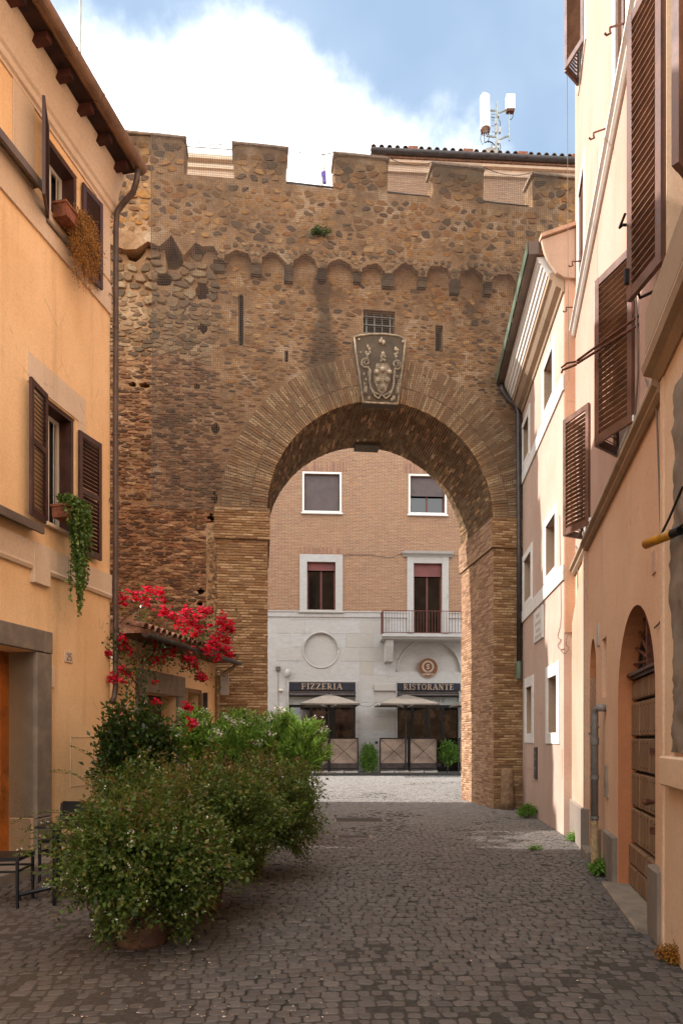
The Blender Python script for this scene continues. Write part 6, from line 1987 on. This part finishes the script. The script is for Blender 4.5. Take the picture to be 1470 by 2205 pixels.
SO = 1.20
def screen(u0, u1, lab):
    s0 = F.P(u0, 1668, SO)[0]; s1 = F.P(u1, 1668, SO)[0]
    z0 = .10; z1 = F.P(u0, 1589, SO)[1]
    t = thing('wind_screen', F.T((s0 + s1) / 2, SO, .10), lab, 'wind screen', 'hazy wind screens round the terrace')
    m_ = MB()
    m_.box(s0, s0 + .045, SO - .02, SO + .02, z0, z1, F); m_.box(s1 - .045, s1, SO - .02, SO + .02, z0, z1, F)
    m_.box(s0 + .045, s1 - .045, SO - .018, SO + .018, z1 - .05, z1, F); m_.box(s0 + .045, s1 - .045, SO - .018, SO + .018, z0 + .16, z0 + .21, F)
    build(m_, 'frame', M['blackmetal'], t)
    m_ = MB(); m_.box(s0 + .03, s1 - .03, SO - .015, SO + .015, z0 + .08, z0 + .155, F); m_.box(s0 + .03, s1 - .03, SO - .01, SO + .01, z0 + .21, z0 + .42, F); build(m_, 'kick_plate', M['pipedark'], t)
    m_ = MB(); m_.box(s0 + .04, s1 - .04, SO - .006, SO + .006, z0 + .4, z1 - .045, F); build(m_, 'pane', M['acrylic'], t)
    for (a, b) in ((s0 + .045, s1 - .045), (s1 - .045, s0 + .045)):
        m_ = MB(); m_.tube([F.T(a, SO + .014, z0 + .42), F.T(b, SO + .014, z1 - .06)], .008, 5); build(m_, 'wire', M['blackmetal'], t)
    for k_ in (0, 1):
        a = s0 + (s1 - s0) * (k_ * .5 + .02); b = s0 + (s1 - s0) * (k_ * .5 + .48)
        m_ = MB(); m_.bbox(a, b, SO - .20, SO + .20, z0 - .0, z0 + .07, .012, F)
        m_.v = [(p[0], p[1], p[2] + (.035 if p[2] > z0 + .05 and k_ is not None and i_ % 3 == 0 else 0)) for i_, p in enumerate(m_.v)]
        build(m_, 'ballast_stone', M['travertine'], t)
screen(645, 707, 'hazy wind screen half hidden by the oleander, left of its parasol pole')
screen(709, 771, 'hazy wind screen right of the left parasol pole, in front of the PIZZERIA')
screen(817, 879, 'hazy wind screen left of the middle parasol pole, below the RISTORANTE sign')
screen(881, 941, 'hazy wind screen right of the middle parasol pole, left of the leaning topiary')
screen(987, 1046, 'hazy wind screen cut off by the right pier of the arch')
for uu in (708, 770.5, 817.5, 880, 941.5, 987): pass

# ------------------------------------------------------------------ foliage
nr = np.random.default_rng(5)
def leaf_quads(pos, dirs, nrm_, ln, wd, fold=.25):
    """pos (n,3) leaf bases; dirs growing direction; nrm_ upward normal"""
    d = dirs / np.linalg.norm(dirs, axis=1, keepdims=True)
    s = np.cross(d, nrm_); s /= np.maximum(np.linalg.norm(s, axis=1, keepdims=True), 1e-6)
    u = np.cross(s, d)
    ln = ln[:, None]; wd = wd[:, None]
    a = pos
    b = pos + d * ln * .45 + s * wd * .5 + u * wd * fold
    c = pos + d * ln - u * ln * .12
    e = pos + d * ln * .45 - s * wd * .5 + u * wd * fold
    return np.stack([a, b, c, e], 1)
def unit(n, up=0.0):
    v = nr.normal(size=(n, 3)); v[:, 2] += up
    return v / np.linalg.norm(v, axis=1, keepdims=True)
def sprays(c, rad, base, nbr, per, ll, lw, droop=.25, low=-.55, start=.3, lump=.22, seed=0, taper=0.0):
    """arching shoots from base to a lumpy ellipsoid shell, leaves along them"""
    c = np.array(c); rad = np.array(rad); base = np.array(base)
    Ls = []; tw = MB()
    for i in range(nbr):
        while True:
            d = nr.normal(size=3); d /= np.linalg.norm(d)
            if d[2] > low: break
        l = 1 + lump * mnoise.noise(Vector(d * 2.2) + Vector((seed, 0, 0))) * 2 + nr.normal() * .10
        tp = 1 - taper * max(0, -d[2])
        tip = c + d * rad * l * np.array([tp, tp, 1])
        mid = (base + tip) / 2 + np.array([0, 0, .28]) * rad[2] + nr.normal(size=3) * .05
        tip2 = tip + np.array([0, 0, -droop * rad[2] * nr.random()])
        t = np.sort(start + (1 - start) * nr.random(per) ** .6)[:, None]
        p = (1 - t) ** 2 * base + 2 * t * (1 - t) * mid + t ** 2 * tip2
        tg = 2 * (1 - t) * (mid - base) + 2 * t * (tip2 - mid)
        tg /= np.linalg.norm(tg, axis=1, keepdims=True)
        side_ = unit(per)
        dirs = tg * .55 + side_ * .8
        p = p + side_ * .02 + nr.normal(size=(per, 3)) * .018
        nn = unit(per, 1.3)
        Ls.append(leaf_quads(p, dirs, nn, ll * nr.uniform(.6, 1.25, per), lw * nr.uniform(.7, 1.2, per)))
        if i % 5 == 0:
            tt = [.0, .35, .7, 1.0]
            tw.tube([tuple((1 - q_) ** 2 * base + 2 * q_ * (1 - q_) * mid + q_ ** 2 * tip2) for q_ in tt], [.006, .004, .003, .0015], 4, caps=False)
    return np.concatenate(Ls), tw
def flat_down(V, zmin=.01):
    V[:, :, 2] = np.maximum(V[:, :, 2], zmin); return V
def pot(c, rb, rt, h, lab):
    t = thing('plant_pot', (c[0], c[1], 0), lab, 'plant pot', 'terracotta pots in a row down the street')
    m_ = MB(); m_.lathe([(0, .0), (rb, 0), (rb * 1.02, .03), (rb * 1.08, h * .25), (rb * 1.10, h * .28), (rb * 1.10, h * .31), (rb * 1.12, h * .34), (rt * .97, h - .09), (rt * 1.06, h - .085), (rt * 1.08, h - .01), (rt * 1.04, h), (rt * .95, h), (rt * .93, h - .05), (0, h - .05)], (0, 0, .005), 28)
    build(m_, 'body', M['pot'], t, local=True, smooth=True)
    m_ = MB(); m_.lathe([(0, h - .045), (rt * .93, h - .04)], (0, 0, .005), 20); build(m_, 'soil', M['soil'], t, local=True)
    return t
def shrub(name, lab, c, rad, base, nbr, per, ll, lw, mat, group=None, cat='shrub', tipmat=None, flowers=0, **k):
    t = thing(name, tuple(base), lab, cat, group)
    V, tw = sprays(c, rad, base, nbr, per, ll, lw, **k)
    V = flat_down(V)
    if tipmat is not None:
        ctr = V.mean(axis=1)
        d = (ctr - np.array(c)) / np.array(rad)
        r = np.linalg.norm(d, axis=1)
        score = d[:, 2] * .9 + r * .5 + nr.normal(size=len(V)) * .30 + np.array([.9 * mnoise.noise(Vector(p) * 2.6) for p in ctr])
        sel = score > 1.22
        quads_obj('bronze_leaves', V[sel], tipmat, t); V = V[~sel]
    quads_obj('leaves', V, mat, t)
    if flowers:
        ctr = V.mean(axis=1); d = (ctr - np.array(c)) / np.array(rad); r = np.linalg.norm(d, axis=1)
        idx = np.where((r > .92))[0]; idx = nr.choice(idx, min(flowers, len(idx)), replace=False)
        q = []
        for i in idx:
            for j in range(nr.integers(2, 5)):
                p = ctr[i] + nr.normal(size=3) * .012 + d[i] / r[i] * .015
                q.append((p, unit(1)[0]))
        P_ = np.array([a for a, b in q]); D_ = np.array([b for a, b in q])
        quads_obj('flowers', leaf_quads(P_, D_, unit(len(P_), 1), np.full(len(P_), .018), np.full(len(P_), .012)), M['blossom'], t, kind='stuff')
    tw.v = tw.v
    for i in range(4):
        tw.tube([tuple(np.array(base) + nr.normal(size=3) * .02), tuple(np.array(base) * .5 + np.array(c) * .5 + nr.normal(size=3) * .08)], [.012, .006], 5)
    build(tw, 'stems', M['twig'], t)
    return t
# three abelia bushes in pots, front to back
P1 = np.array([-1.55, 5.32]); P2 = np.array([-1.33, 6.38]); P3 = np.array([-1.12, 8.0])
def mark(a, b, y):   # helper for siting: photo u,v at distance y
    return ((a - 735) / 1470 * y, y, 1.6 + (1590 - b) * y / 1470)
pot(P1, .185, .25, .46, 'nearest terracotta pot, under the biggest front shrub')
pot(P2, .20, .25, .46, 'second terracotta pot, partly hidden behind the front shrub')
pot(P3, .19, .25, .46, 'third terracotta pot, under the shrub reaching into the street')
pot(np.array([-1.25, 9.7]), .2, .26, .46, 'fourth terracotta pot, deep in shade behind the row of shrubs')
GA = 'abelia shrubs in pots'
shrub('abelia_shrub', 'biggest and nearest abelia shrub spilling over its pot, dotted with tiny white flowers', (-1.50, 5.30, .76), (.66, .60, .52), (P1[0], P1[1], .42), 950, 34, .042, .025, M['abelia'], GA, tipmat=M['abelia_tip'], taper=.5, flowers=130, low=-.85, droop=.6, seed=1)
shrub('abelia_shrub', 'middle abelia shrub rising behind the front one, with bronze tips', (-1.16, 6.35, .92), (.62, .60, .58), (P2[0], P2[1], .42), 800, 28, .042, .025, M['abelia'], GA, tipmat=M['abelia_tip'], taper=.5, flowers=60, low=-.75, droop=.4, seed=3)
shrub('abelia_shrub', 'abelia shrub leaning furthest into the street, dark green below and bronze on top', (-.78, 7.95, .86), (.60, .60, .60), (P3[0], P3[1], .42), 800, 28, .043, .025, M['abelia'], GA, tipmat=M['abelia_tip'], taper=.5, flowers=40, low=-.7, droop=.4, seed=6)
shrub('abelia_shrub', 'low bronze-tipped abelia by the left wall behind the front shrub', (-2.05, 7.2, .92), (.55, .5, .50), (-2.0, 7.2, .3), 480, 24, .042, .025, M['abelia'], GA, tipmat=M['abelia_tip'], taper=.5, flowers=30, low=-.6, droop=.3, seed=9)
# stray shoots of the front shrub reaching left
t = thing('abelia_shoot', (-2.25, 5.5, .95), 'thin arching abelia shoots stretching left towards the door', 'plant')
q = []; tw = MB()
for (p0, p1, p2) in (((-2.05, 5.35, 1.0), (-2.35, 5.4, 1.08), (-2.62, 5.45, .92)), ((-1.95, 5.4, 1.2), (-2.1, 5.45, 1.36), (-2.35, 5.5, 1.33)), ((-2.0, 5.35, .85), (-2.3, 5.4, .86), (-2.45, 5.4, .80)), ((-1.9, 5.5, 1.25), (-1.98, 5.5, 1.5), (-2.2, 5.6, 1.53))):
    p0, p1, p2 = map(np.array, (p0, p1, p2))
    for t_ in np.linspace(.05, 1, 20):
        p = (1 - t_) ** 2 * p0 + 2 * t_ * (1 - t_) * p1 + t_ ** 2 * p2
        for s_ in (-1, 1): q.append((p, np.array([-.4, s_ * .6, .2]) + nr.normal(size=3) * .2))
    tw.tube([tuple(p0), tuple(p0 * .25 + p1 * .5 + p2 * .25), tuple(p2)], [.003, .002, .001], 4)
quads_obj('leaves', leaf_quads(np.array([a for a, b in q]), np.array([b for a, b in q]), unit(len(q), 1.5), np.full(len(q), .028), np.full(len(q), .015)), M['abelia'], t)
build(tw, 'stems', M['twig'], t)
# oleanders
def oleander(lab, c, rad, base, nst, seed):
    t = thing('oleander', tuple(base), lab, 'oleander', 'oleanders in a row along the annex')
    c = np.array(c); rad = np.array(rad); base = np.array(base)
    Ls = []; tw = MB(); Fl = []
    for i in range(nst):
        d = nr.normal(size=3); d /= np.linalg.norm(d); d[2] = abs(d[2]) * 1.0 - .35
        tip = c + d * rad * (nr.random() ** .3) * (1 + .3 * mnoise.noise(Vector(d * 2) + Vector((seed, 0, 0))))
        bs = base + np.append(nr.normal(size=2) * .12, 0)
        mid = bs * .45 + tip * .55 + np.array([0, 0, .1]) ; mid[:2] = bs[:2] * .65 + tip[:2] * .35
        if i % 2 == 0: tw.tube([tuple(bs), tuple(mid), tuple(tip)], [.010, .006, .003], 5, caps=False)
        per = 46
        t_ = (.52 + .48 * nr.random(per) ** .7)[:, None]
        p = (1 - t_) ** 2 * bs + 2 * t_ * (1 - t_) * mid + t_ ** 2 * tip
        tg = 2 * (1 - t_) * (mid - bs) + 2 * t_ * (tip - mid); tg /= np.linalg.norm(tg, axis=1, keepdims=True)
        dirs = tg * .75 + unit(per) * .62
        Ls.append(leaf_quads(p, dirs, unit(per, .6), .14 * nr.uniform(.6, 1.15, per), .025 * nr.uniform(.8, 1.2, per), .12))
        if nr.random() < .16: Fl.append(tip)
    quads_obj('leaves', np.concatenate(Ls), M['oleander'], t)
    if Fl:
        q = []
        for f in Fl:
            for j in range(26):
                q.append(f + nr.normal(size=3) * np.array([.045, .045, .03]) + np.array([0, 0, .02]))
        q = np.array(q); quads_obj('flowers', leaf_quads(q, unit(len(q), .6), unit(len(q), 1), np.full(len(q), .035), np.full(len(q), .026)), M['blossom'], t, kind='stuff')
    build(tw, 'stems', M['twig'], t)
oleander('leftmost oleander beside the annex doorway', (-2.30, 10.75, 1.72), (.44, .44, .56), (-2.3, 10.75, .45), 62, 1)
oleander('second oleander in the row, in front of the annex corner', (-1.60, 10.75, 1.72), (.48, .48, .60), (-1.60, 10.75, .45), 78, 2)
oleander('third oleander, catching the sunlight at its tips', (-1.02, 10.75, 1.72), (.48, .48, .60), (-1.05, 10.75, .45), 78, 3)
oleander('rightmost oleander reaching in front of the left shopfront, with white flower heads', (-.56, 10.5, 1.52), (.40, .44, .66), (-.66, 10.5, .45), 80, 4)
q = []
# dark camellia-like climber at the left house corner
shrub('camellia', 'dark glossy-leaved shrub against the left house, below the bougainvillea', (-2.72, 9.05, 1.45), (.50, .38, .72), (-2.75, 9.1, .3), 420, 15, .085, .045, M['camellia'], None, low=-.7, droop=.2, seed=12, start=.45)
# bougainvillea over the annex eave
BV = thing('bougainvillea', (-2.95, 10.0, 0), 'red bougainvillea climbing from the house corner along the tiled eave', 'bougainvillea')
def onp(u, v, y): return np.array(mark(u, v, y))
trunk = [onp(300, 1680, 9.9), onp(305, 1560, 9.9), onp(298, 1480, 10.1), onp(312, 1420, 10.3), onp(345, 1395, 10.8), onp(400, 1390, 11.6), onp(460, 1375, 12.6)]
m_ = MB(); m_.tube([(-2.95, 10.0, 0)] + [tuple(p) for p in trunk], [.03, .028, .025, .02, .016, .014, .01, .006], 7)
m_.tube([tuple(onp(300, 1480, 10.1)), tuple(onp(260, 1430, 10)), tuple(onp(225, 1410, 9.8))], [.012, .008, .004], 5)
m_.tube([tuple(onp(300, 1420, 10.1)), tuple(onp(290, 1350, 10.3)), tuple(onp(310, 1290, 10.5))], [.012, .008, .004], 5)
m_.tube([tuple(onp(400, 1390, 11.6)), tuple(onp(430, 1340, 12)), tuple(onp(490, 1360, 12.6))], [.01, .008, .004], 5)
m_.tube([tuple(onp(345, 1395, 10.8)), tuple(onp(360, 1340, 11.2)), tuple(onp(420, 1310, 11.8))], [.01, .008, .004], 5)
build(m_, 'stems', M['twig'], BV, smooth=True)
cl = [(262, 1293, 14, 8), (288, 1281, 12, 7), (304, 1287, 9, 5), (322, 1276, 14, 8), (342, 1276, 12, 9), (314, 1300, 9, 4), (350, 1296, 9, 4), (268, 1304, 6, 2), (355, 1320, 14, 16), (372, 1328, 10, 8), (400, 1324, 16, 22), (412, 1340, 14, 18), (424, 1332, 9, 10), (438, 1318, 12, 12), (450, 1315, 8, 6),
      (385, 1345, 9, 8), (425, 1352, 12, 16), (420, 1368, 10, 12), (480, 1338, 15, 24), (492, 1350, 12, 16), (476, 1360, 10, 10), (500, 1361, 6, 4), (468, 1375, 12, 14), (488, 1380, 12, 14), (455, 1385, 10, 10), (482, 1398, 14, 18), (445, 1402, 12, 16), (462, 1395, 12, 12), (494, 1410, 8, 8), (470, 1418, 10, 8),
      (262, 1378, 12, 12), (268, 1390, 8, 8), (275, 1400, 9, 8), (255, 1395, 6, 4), (335, 1398, 9, 6), (350, 1400, 12, 12), (365, 1395, 10, 12), (375, 1402, 10, 8), (390, 1378, 8, 4), (402, 1395, 9, 6), (312, 1420, 8, 6), (325, 1425, 14, 18), (338, 1425, 10, 10), (350, 1420, 8, 8), (405, 1425, 14, 18), (418, 1428, 10, 12), (395, 1418, 8, 8),
      (430, 1455, 12, 14), (440, 1462, 7, 6), (422, 1436, 8, 5), (263, 1445, 9, 7), (275, 1452, 8, 7), (243, 1461, 9, 8), (262, 1468, 6, 3), (333, 1470, 5, 2), (232, 1410, 7, 4), (220, 1400, 5, 2), (208, 1409, 4, 2), (330, 1380, 9, 4), (405, 1526, 10, 8), (412, 1560, 10, 8), (335, 1512, 6, 4), (252, 1535, 6, 4), (260, 1530, 5, 3), (371, 1405, 10, 8), (396, 1358, 10, 6), (448, 1350, 8, 4)]
q = []; lq = []
for (u, v, ru, nb) in cl:
    y = 10.0 + max(0, (u - 240) / 260) * 2.6
    if v > 1500: y = 9.4
    c = onp(u, v, y); rr = ru / 1470 * y
    for j in range(int(nb * 2.0) + 2):
        p = c + nr.normal(size=3) * rr * .48
        n0 = unit(1)[0]
        for a in (0, 2.1, 4.2):
            q.append((p, np.array([math.cos(a), math.sin(a), .5]) + n0 * .7))
    for j in range(8):
        lq.append((c + nr.normal(size=3) * rr * 1.3, unit(1, -.2)[0]))
for p0, p1 in zip(trunk[2:-1], trunk[3:]):
    for j in range(150):
        t_ = nr.random(); lq.append((p0 * (1 - t_) + p1 * t_ + nr.normal(size=3) * .15, unit(1, -.2)[0]))
for (u0, v0, u1, v1) in ((250, 1340, 250, 1440), (240, 1370, 300, 1440), (215, 1400, 260, 1400), (300, 1300, 330, 1380), (400, 1330, 480, 1360), (330, 1400, 440, 1450), (390, 1420, 470, 1470), (300, 1480, 290, 1400)):
    for j in range(55):
        t_ = nr.random(); u = u0 + (u1 - u0) * t_; v = v0 + (v1 - v0) * t_; y = 10.0 + max(0, (u - 240) / 260) * 2.4
        lq.append((onp(u, v, y) + nr.normal(size=3) * .09, unit(1, -.2)[0]))
Pq = np.array([a for a, b in q]); Dq = np.array([b for a, b in q])
quads_obj('bracts', leaf_quads(Pq, Dq, unit(len(Pq), 1), np.full(len(Pq), .058), np.full(len(Pq), .05)), M['bract'], BV)
Pq = np.array([a for a, b in lq]); Dq = np.array([b for a, b in lq])
quads_obj('leaves', leaf_quads(Pq, Dq, unit(len(Pq), 1), nr.uniform(.04, .075, len(Pq)), nr.uniform(.025, .04, len(Pq))), M['camellia'], BV)

# window boxes on the left house
def wbox(s0, s1, z0, z1, lab):
    m_ = MB(); m_.prism([(s0, z0), (s1, z0), (s1 + .02, z1), (s0 - .02, z1)], .05, .24, L); m_.bbox(s0 - .03, s1 + .03, .04, .255, z1 - .03, z1, .004, L)
    thing_mesh(m_, 'flower_box', M['terracotta'], lab, 'flower box', 'orange boxes on the window sills')
wbox(8.68, 9.22, 8.22, 8.40, 'orange box on the upper left window holding the dry plant')
wbox(8.66, 9.06, 4.40, 4.56, 'orange box on the lower left window holding the trailing ivy')
c = np.array(L.T(9.10, .26, 8.10)); 
t = thing('dry_plant', tuple(np.array(L.T(9.05, .15, 8.40))), 'dry tan bushy plant tumbling out of the upper window box', 'plant')
V, tw = sprays(c, (.17, .26, .42), np.array(L.T(9.0, .16, 8.42)), 420, 26, .022, .010, droop=.5, low=-1, lump=.15, seed=4)
quads_obj('dry_leaves', V, M['dry'], t); build(tw, 'stems', M['twig'], t)
# ivy: hanging strands
t = thing('ivy', tuple(L.T(8.9, .2, 4.5)), 'green ivy trailing down from the lower left window box', 'ivy')
q = []; tw = MB()
for i in range(95):
    s = 8.68 + nr.random() * .42; o = .2 + nr.random() * .12
    topz = 4.62 + nr.random() * .08; ln = (.25 + nr.random() * .5) if s > 8.98 or s < 8.8 else (.7 + nr.random() * .75)
    if s < 8.8: ln *= .5
    x0 = np.array(L.T(s, o, topz)); dx = nr.normal() * .03
    m2 = []
    k_ = int(ln * 62)
    for j in range(k_):
        f = j / k_
        z = topz - ln * f; p = np.array(L.T(s + dx * f * 2 + .05 * math.sin(f * 6 + i) + (8.95 - s) * .40 * f, o + .02 * math.sin(f * 9 + i), z))
        q.append((p, unit(1, -.7)[0] * .8 + np.array([.5, -.3, -.3])))
    tw.tube([tuple(x0), tuple(p)], .002, 4, caps=False)
for j in range(420):
    p = np.array(L.T(8.66 + nr.random() * .46, .10 + nr.random() * .2, 4.56 + nr.random() * .13)); q.append((p, unit(1, .3)[0]))
Pq = np.array([a for a, b in q]); Dq = np.array([b for a, b in q])
quads_obj('leaves', leaf_quads(Pq, Dq, unit(len(Pq), 1), nr.uniform(.03, .055, len(Pq)), nr.uniform(.03, .05, len(Pq))), M['ivy'], t)
build(tw, 'stems', M['twig'], t)
# weeds
def weed(u, v, r, h, lab, mat='weed', nb=26, ll=.05):
    y = 1470 * 1.6 / (v - 1590); x = (u - 735) / 1470 * y
    t = thing('weed', (x, y, 0), lab, 'weed')
    V, tw = sprays((x, y, h * .45), (r, r * .7, h * .6), (x, y, 0), nb * 3, 12, ll, ll * .55, low=-.1, droop=.2)
    quads_obj('leaves', flat_down(V), M[mat], t); build(tw, 'stems', M['twig'], t)
weed(1134, 1762, .17, .26, 'bright green weed tuft at the foot of the pink wall near the arch')
weed(1237, 1812, .10, .12, 'small weed at the foot of the pale corner block', nb=14, ll=.035)
weed(1297, 1885, .13, .17, 'leafy weed at the foot of the grey drainpipe', ll=.045)
weed(1282, 1842, .07, .10, 'tiny weed on the step of the narrow door', nb=8, ll=.03)
weed(1150, 1830, .10, .03, 'flat weed between the sunlit cobbles', nb=8, ll=.03)
weed(1452, 2072, .11, .09, 'orange-brown dried moss at the foot of the nearest house', 'moss', 50, .02)
s, z = PP(688, 516)
t = thing('wall_plant', W.T(s, PO, z - .1), 'small wild plant sprouting from the old wall above the soot streak', 'plant')
V, tw = sprays(W.T(s, PO + .08, z + .0), (.2, .10, .10), W.T(s, PO, z - .06), 60, 8, .05, .022, low=-.6)
quads_obj('leaves', V, M['camellia'], t); build(tw, 'stems', M['twig'], t)
# topiaries before the restaurant
def topi(u0, v0, u1, v1, o, lab, lean=0):
    a = F.P(u0, v0, o); b = F.P(u1, v1, o); cx = (a[0] + b[0]) / 2; cz = (a[1] + b[1]) / 2; rx = abs(b[0] - a[0]) / 2; rz = abs(a[1] - b[1]) / 2
    c = np.array(F.T(cx, o, cz)); base = F.T(cx + lean, o, .1)
    t = thing('potted_bush', base, lab, 'bush')
    n = 3200; d = unit(n); p = c + d * np.array([rx, rx, rz]) * (nr.random((n, 1)) ** .4) * (1 + .45 * np.array([[mnoise.noise(Vector(x) * 3)] for x in d]))
    p[:, 2] = np.where(lean == 0, np.maximum(p[:, 2], .16), p[:, 2])
    quads_obj('leaves', leaf_quads(p, d + unit(n) * .8, unit(n, 1), nr.uniform(.05, .09, n), nr.uniform(.04, .06, n)), M['topiary'], t)
    m_ = MB(); m_.tube([base, tuple(c)], .035, 6); build(m_, 'stem', M['twig'], t)
    if lean == 0: m_ = MB(); m_.lathe([(0, 0), (.16, 0), (.19, .1)], base, 14); build(m_, 'pot', M['grime'], t)
topi(775, 1603, 812, 1664, 1.25, 'upright clipped bush between the two groups of wind screens')
topi(945, 1597, 985, 1646, 1.25, 'round leafy bush on a leaning stem in front of the right shopfront', -.05)

# ------------------------------------------------------------------ terrace furniture at the left
TBL = thing('bistro_table', (-2.86, 6.85, 0), 'black bistro table on a four-footed iron base behind the front shrub', 'table')
m_ = MB(); m_.tube([(0, 0, .08), (0, 0, .71)], .035, 12); build(m_, 'column', M['blackmetal'], TBL, local=True)
for a in (20, 110, 200, 290):
    c_, s_ = math.cos(R_(a)), math.sin(R_(a)); m_ = MB()
    m_.tube([(0, 0, .12), (c_ * .15, s_ * .15, .09), (c_ * .34, s_ * .34, .055)], [.03, .026, .022], 6); m_.tube([(c_ * .335, s_ * .335, .06), (c_ * .335, s_ * .335, .0)], .018, 6)
    build(m_, 'foot', M['blackmetal'], TBL, local=True)
m_ = MB(); m_.box(-.15, .15, -.15, .15, .71, .735); build(m_, 'tabletop', M['blackmetal'], TBL, local=True)
def chair(loc, rz, lab):
    t = thing('chair', loc, lab, 'chair', 'black metal chairs at the bistro table', rz)
    w2 = .20
    for (a, b, h, dx) in ((-w2, -w2, .44, 0), (w2, -w2, .44, 0), (-w2, w2, .84, .06), (w2, w2, .84, .06)):
        m_ = MB(); m_.tube([(a, b + (.03 if h > .5 else 0), 0), (a, b, .44)] + ([(a, b + dx, h)] if h > .5 else []), .017, 6); build(m_, 'leg', M['blackmetal'], t, local=True)
    m_ = MB(); m_.bbox(-w2 - .02, w2 + .02, 0, 0, 0, 0, 0) if False else m_.box(-w2 - .01, w2 + .01, -w2 - .02, w2, .44, .475); build(m_, 'seat', M['blackmetal'], t, local=True)
    m_ = MB()
    m_.box(-w2, w2, -w2 - .01, -w2 + .01, .33, .35); m_.box(-w2 - .01, -w2 + .01, -w2, w2, .33, .35); m_.box(w2 - .01, w2 + .01, -w2, w2, .33, .35); build(m_, 'stretcher', M['blackmetal'], t, local=True)
    m_ = MB()
    m_.add([(-w2, w2 + .02, .58), (w2, w2 + .02, .58), (w2, w2 + .065, .86), (-w2, w2 + .065, .86), (-w2, w2 + .04, .58), (w2, w2 + .04, .58), (w2, w2 + .085, .86), (-w2, w2 + .085, .86)], [(0, 1, 2, 3), (7, 6, 5, 4), (3, 2, 6, 7), (0, 4, 5, 1), (0, 3, 7, 4), (1, 5, 6, 2)])
    build(m_, 'backrest', M['blackmetal'], t, local=True)
    return t
c1 = chair((-3.27, 6.62, 0), R_(95), 'black metal chair cut off by the left edge of the picture')
c2_ = chair((-3.12, 7.75, 0), R_(-8), 'black metal chair with its backrest to the wall, behind the front shrub')
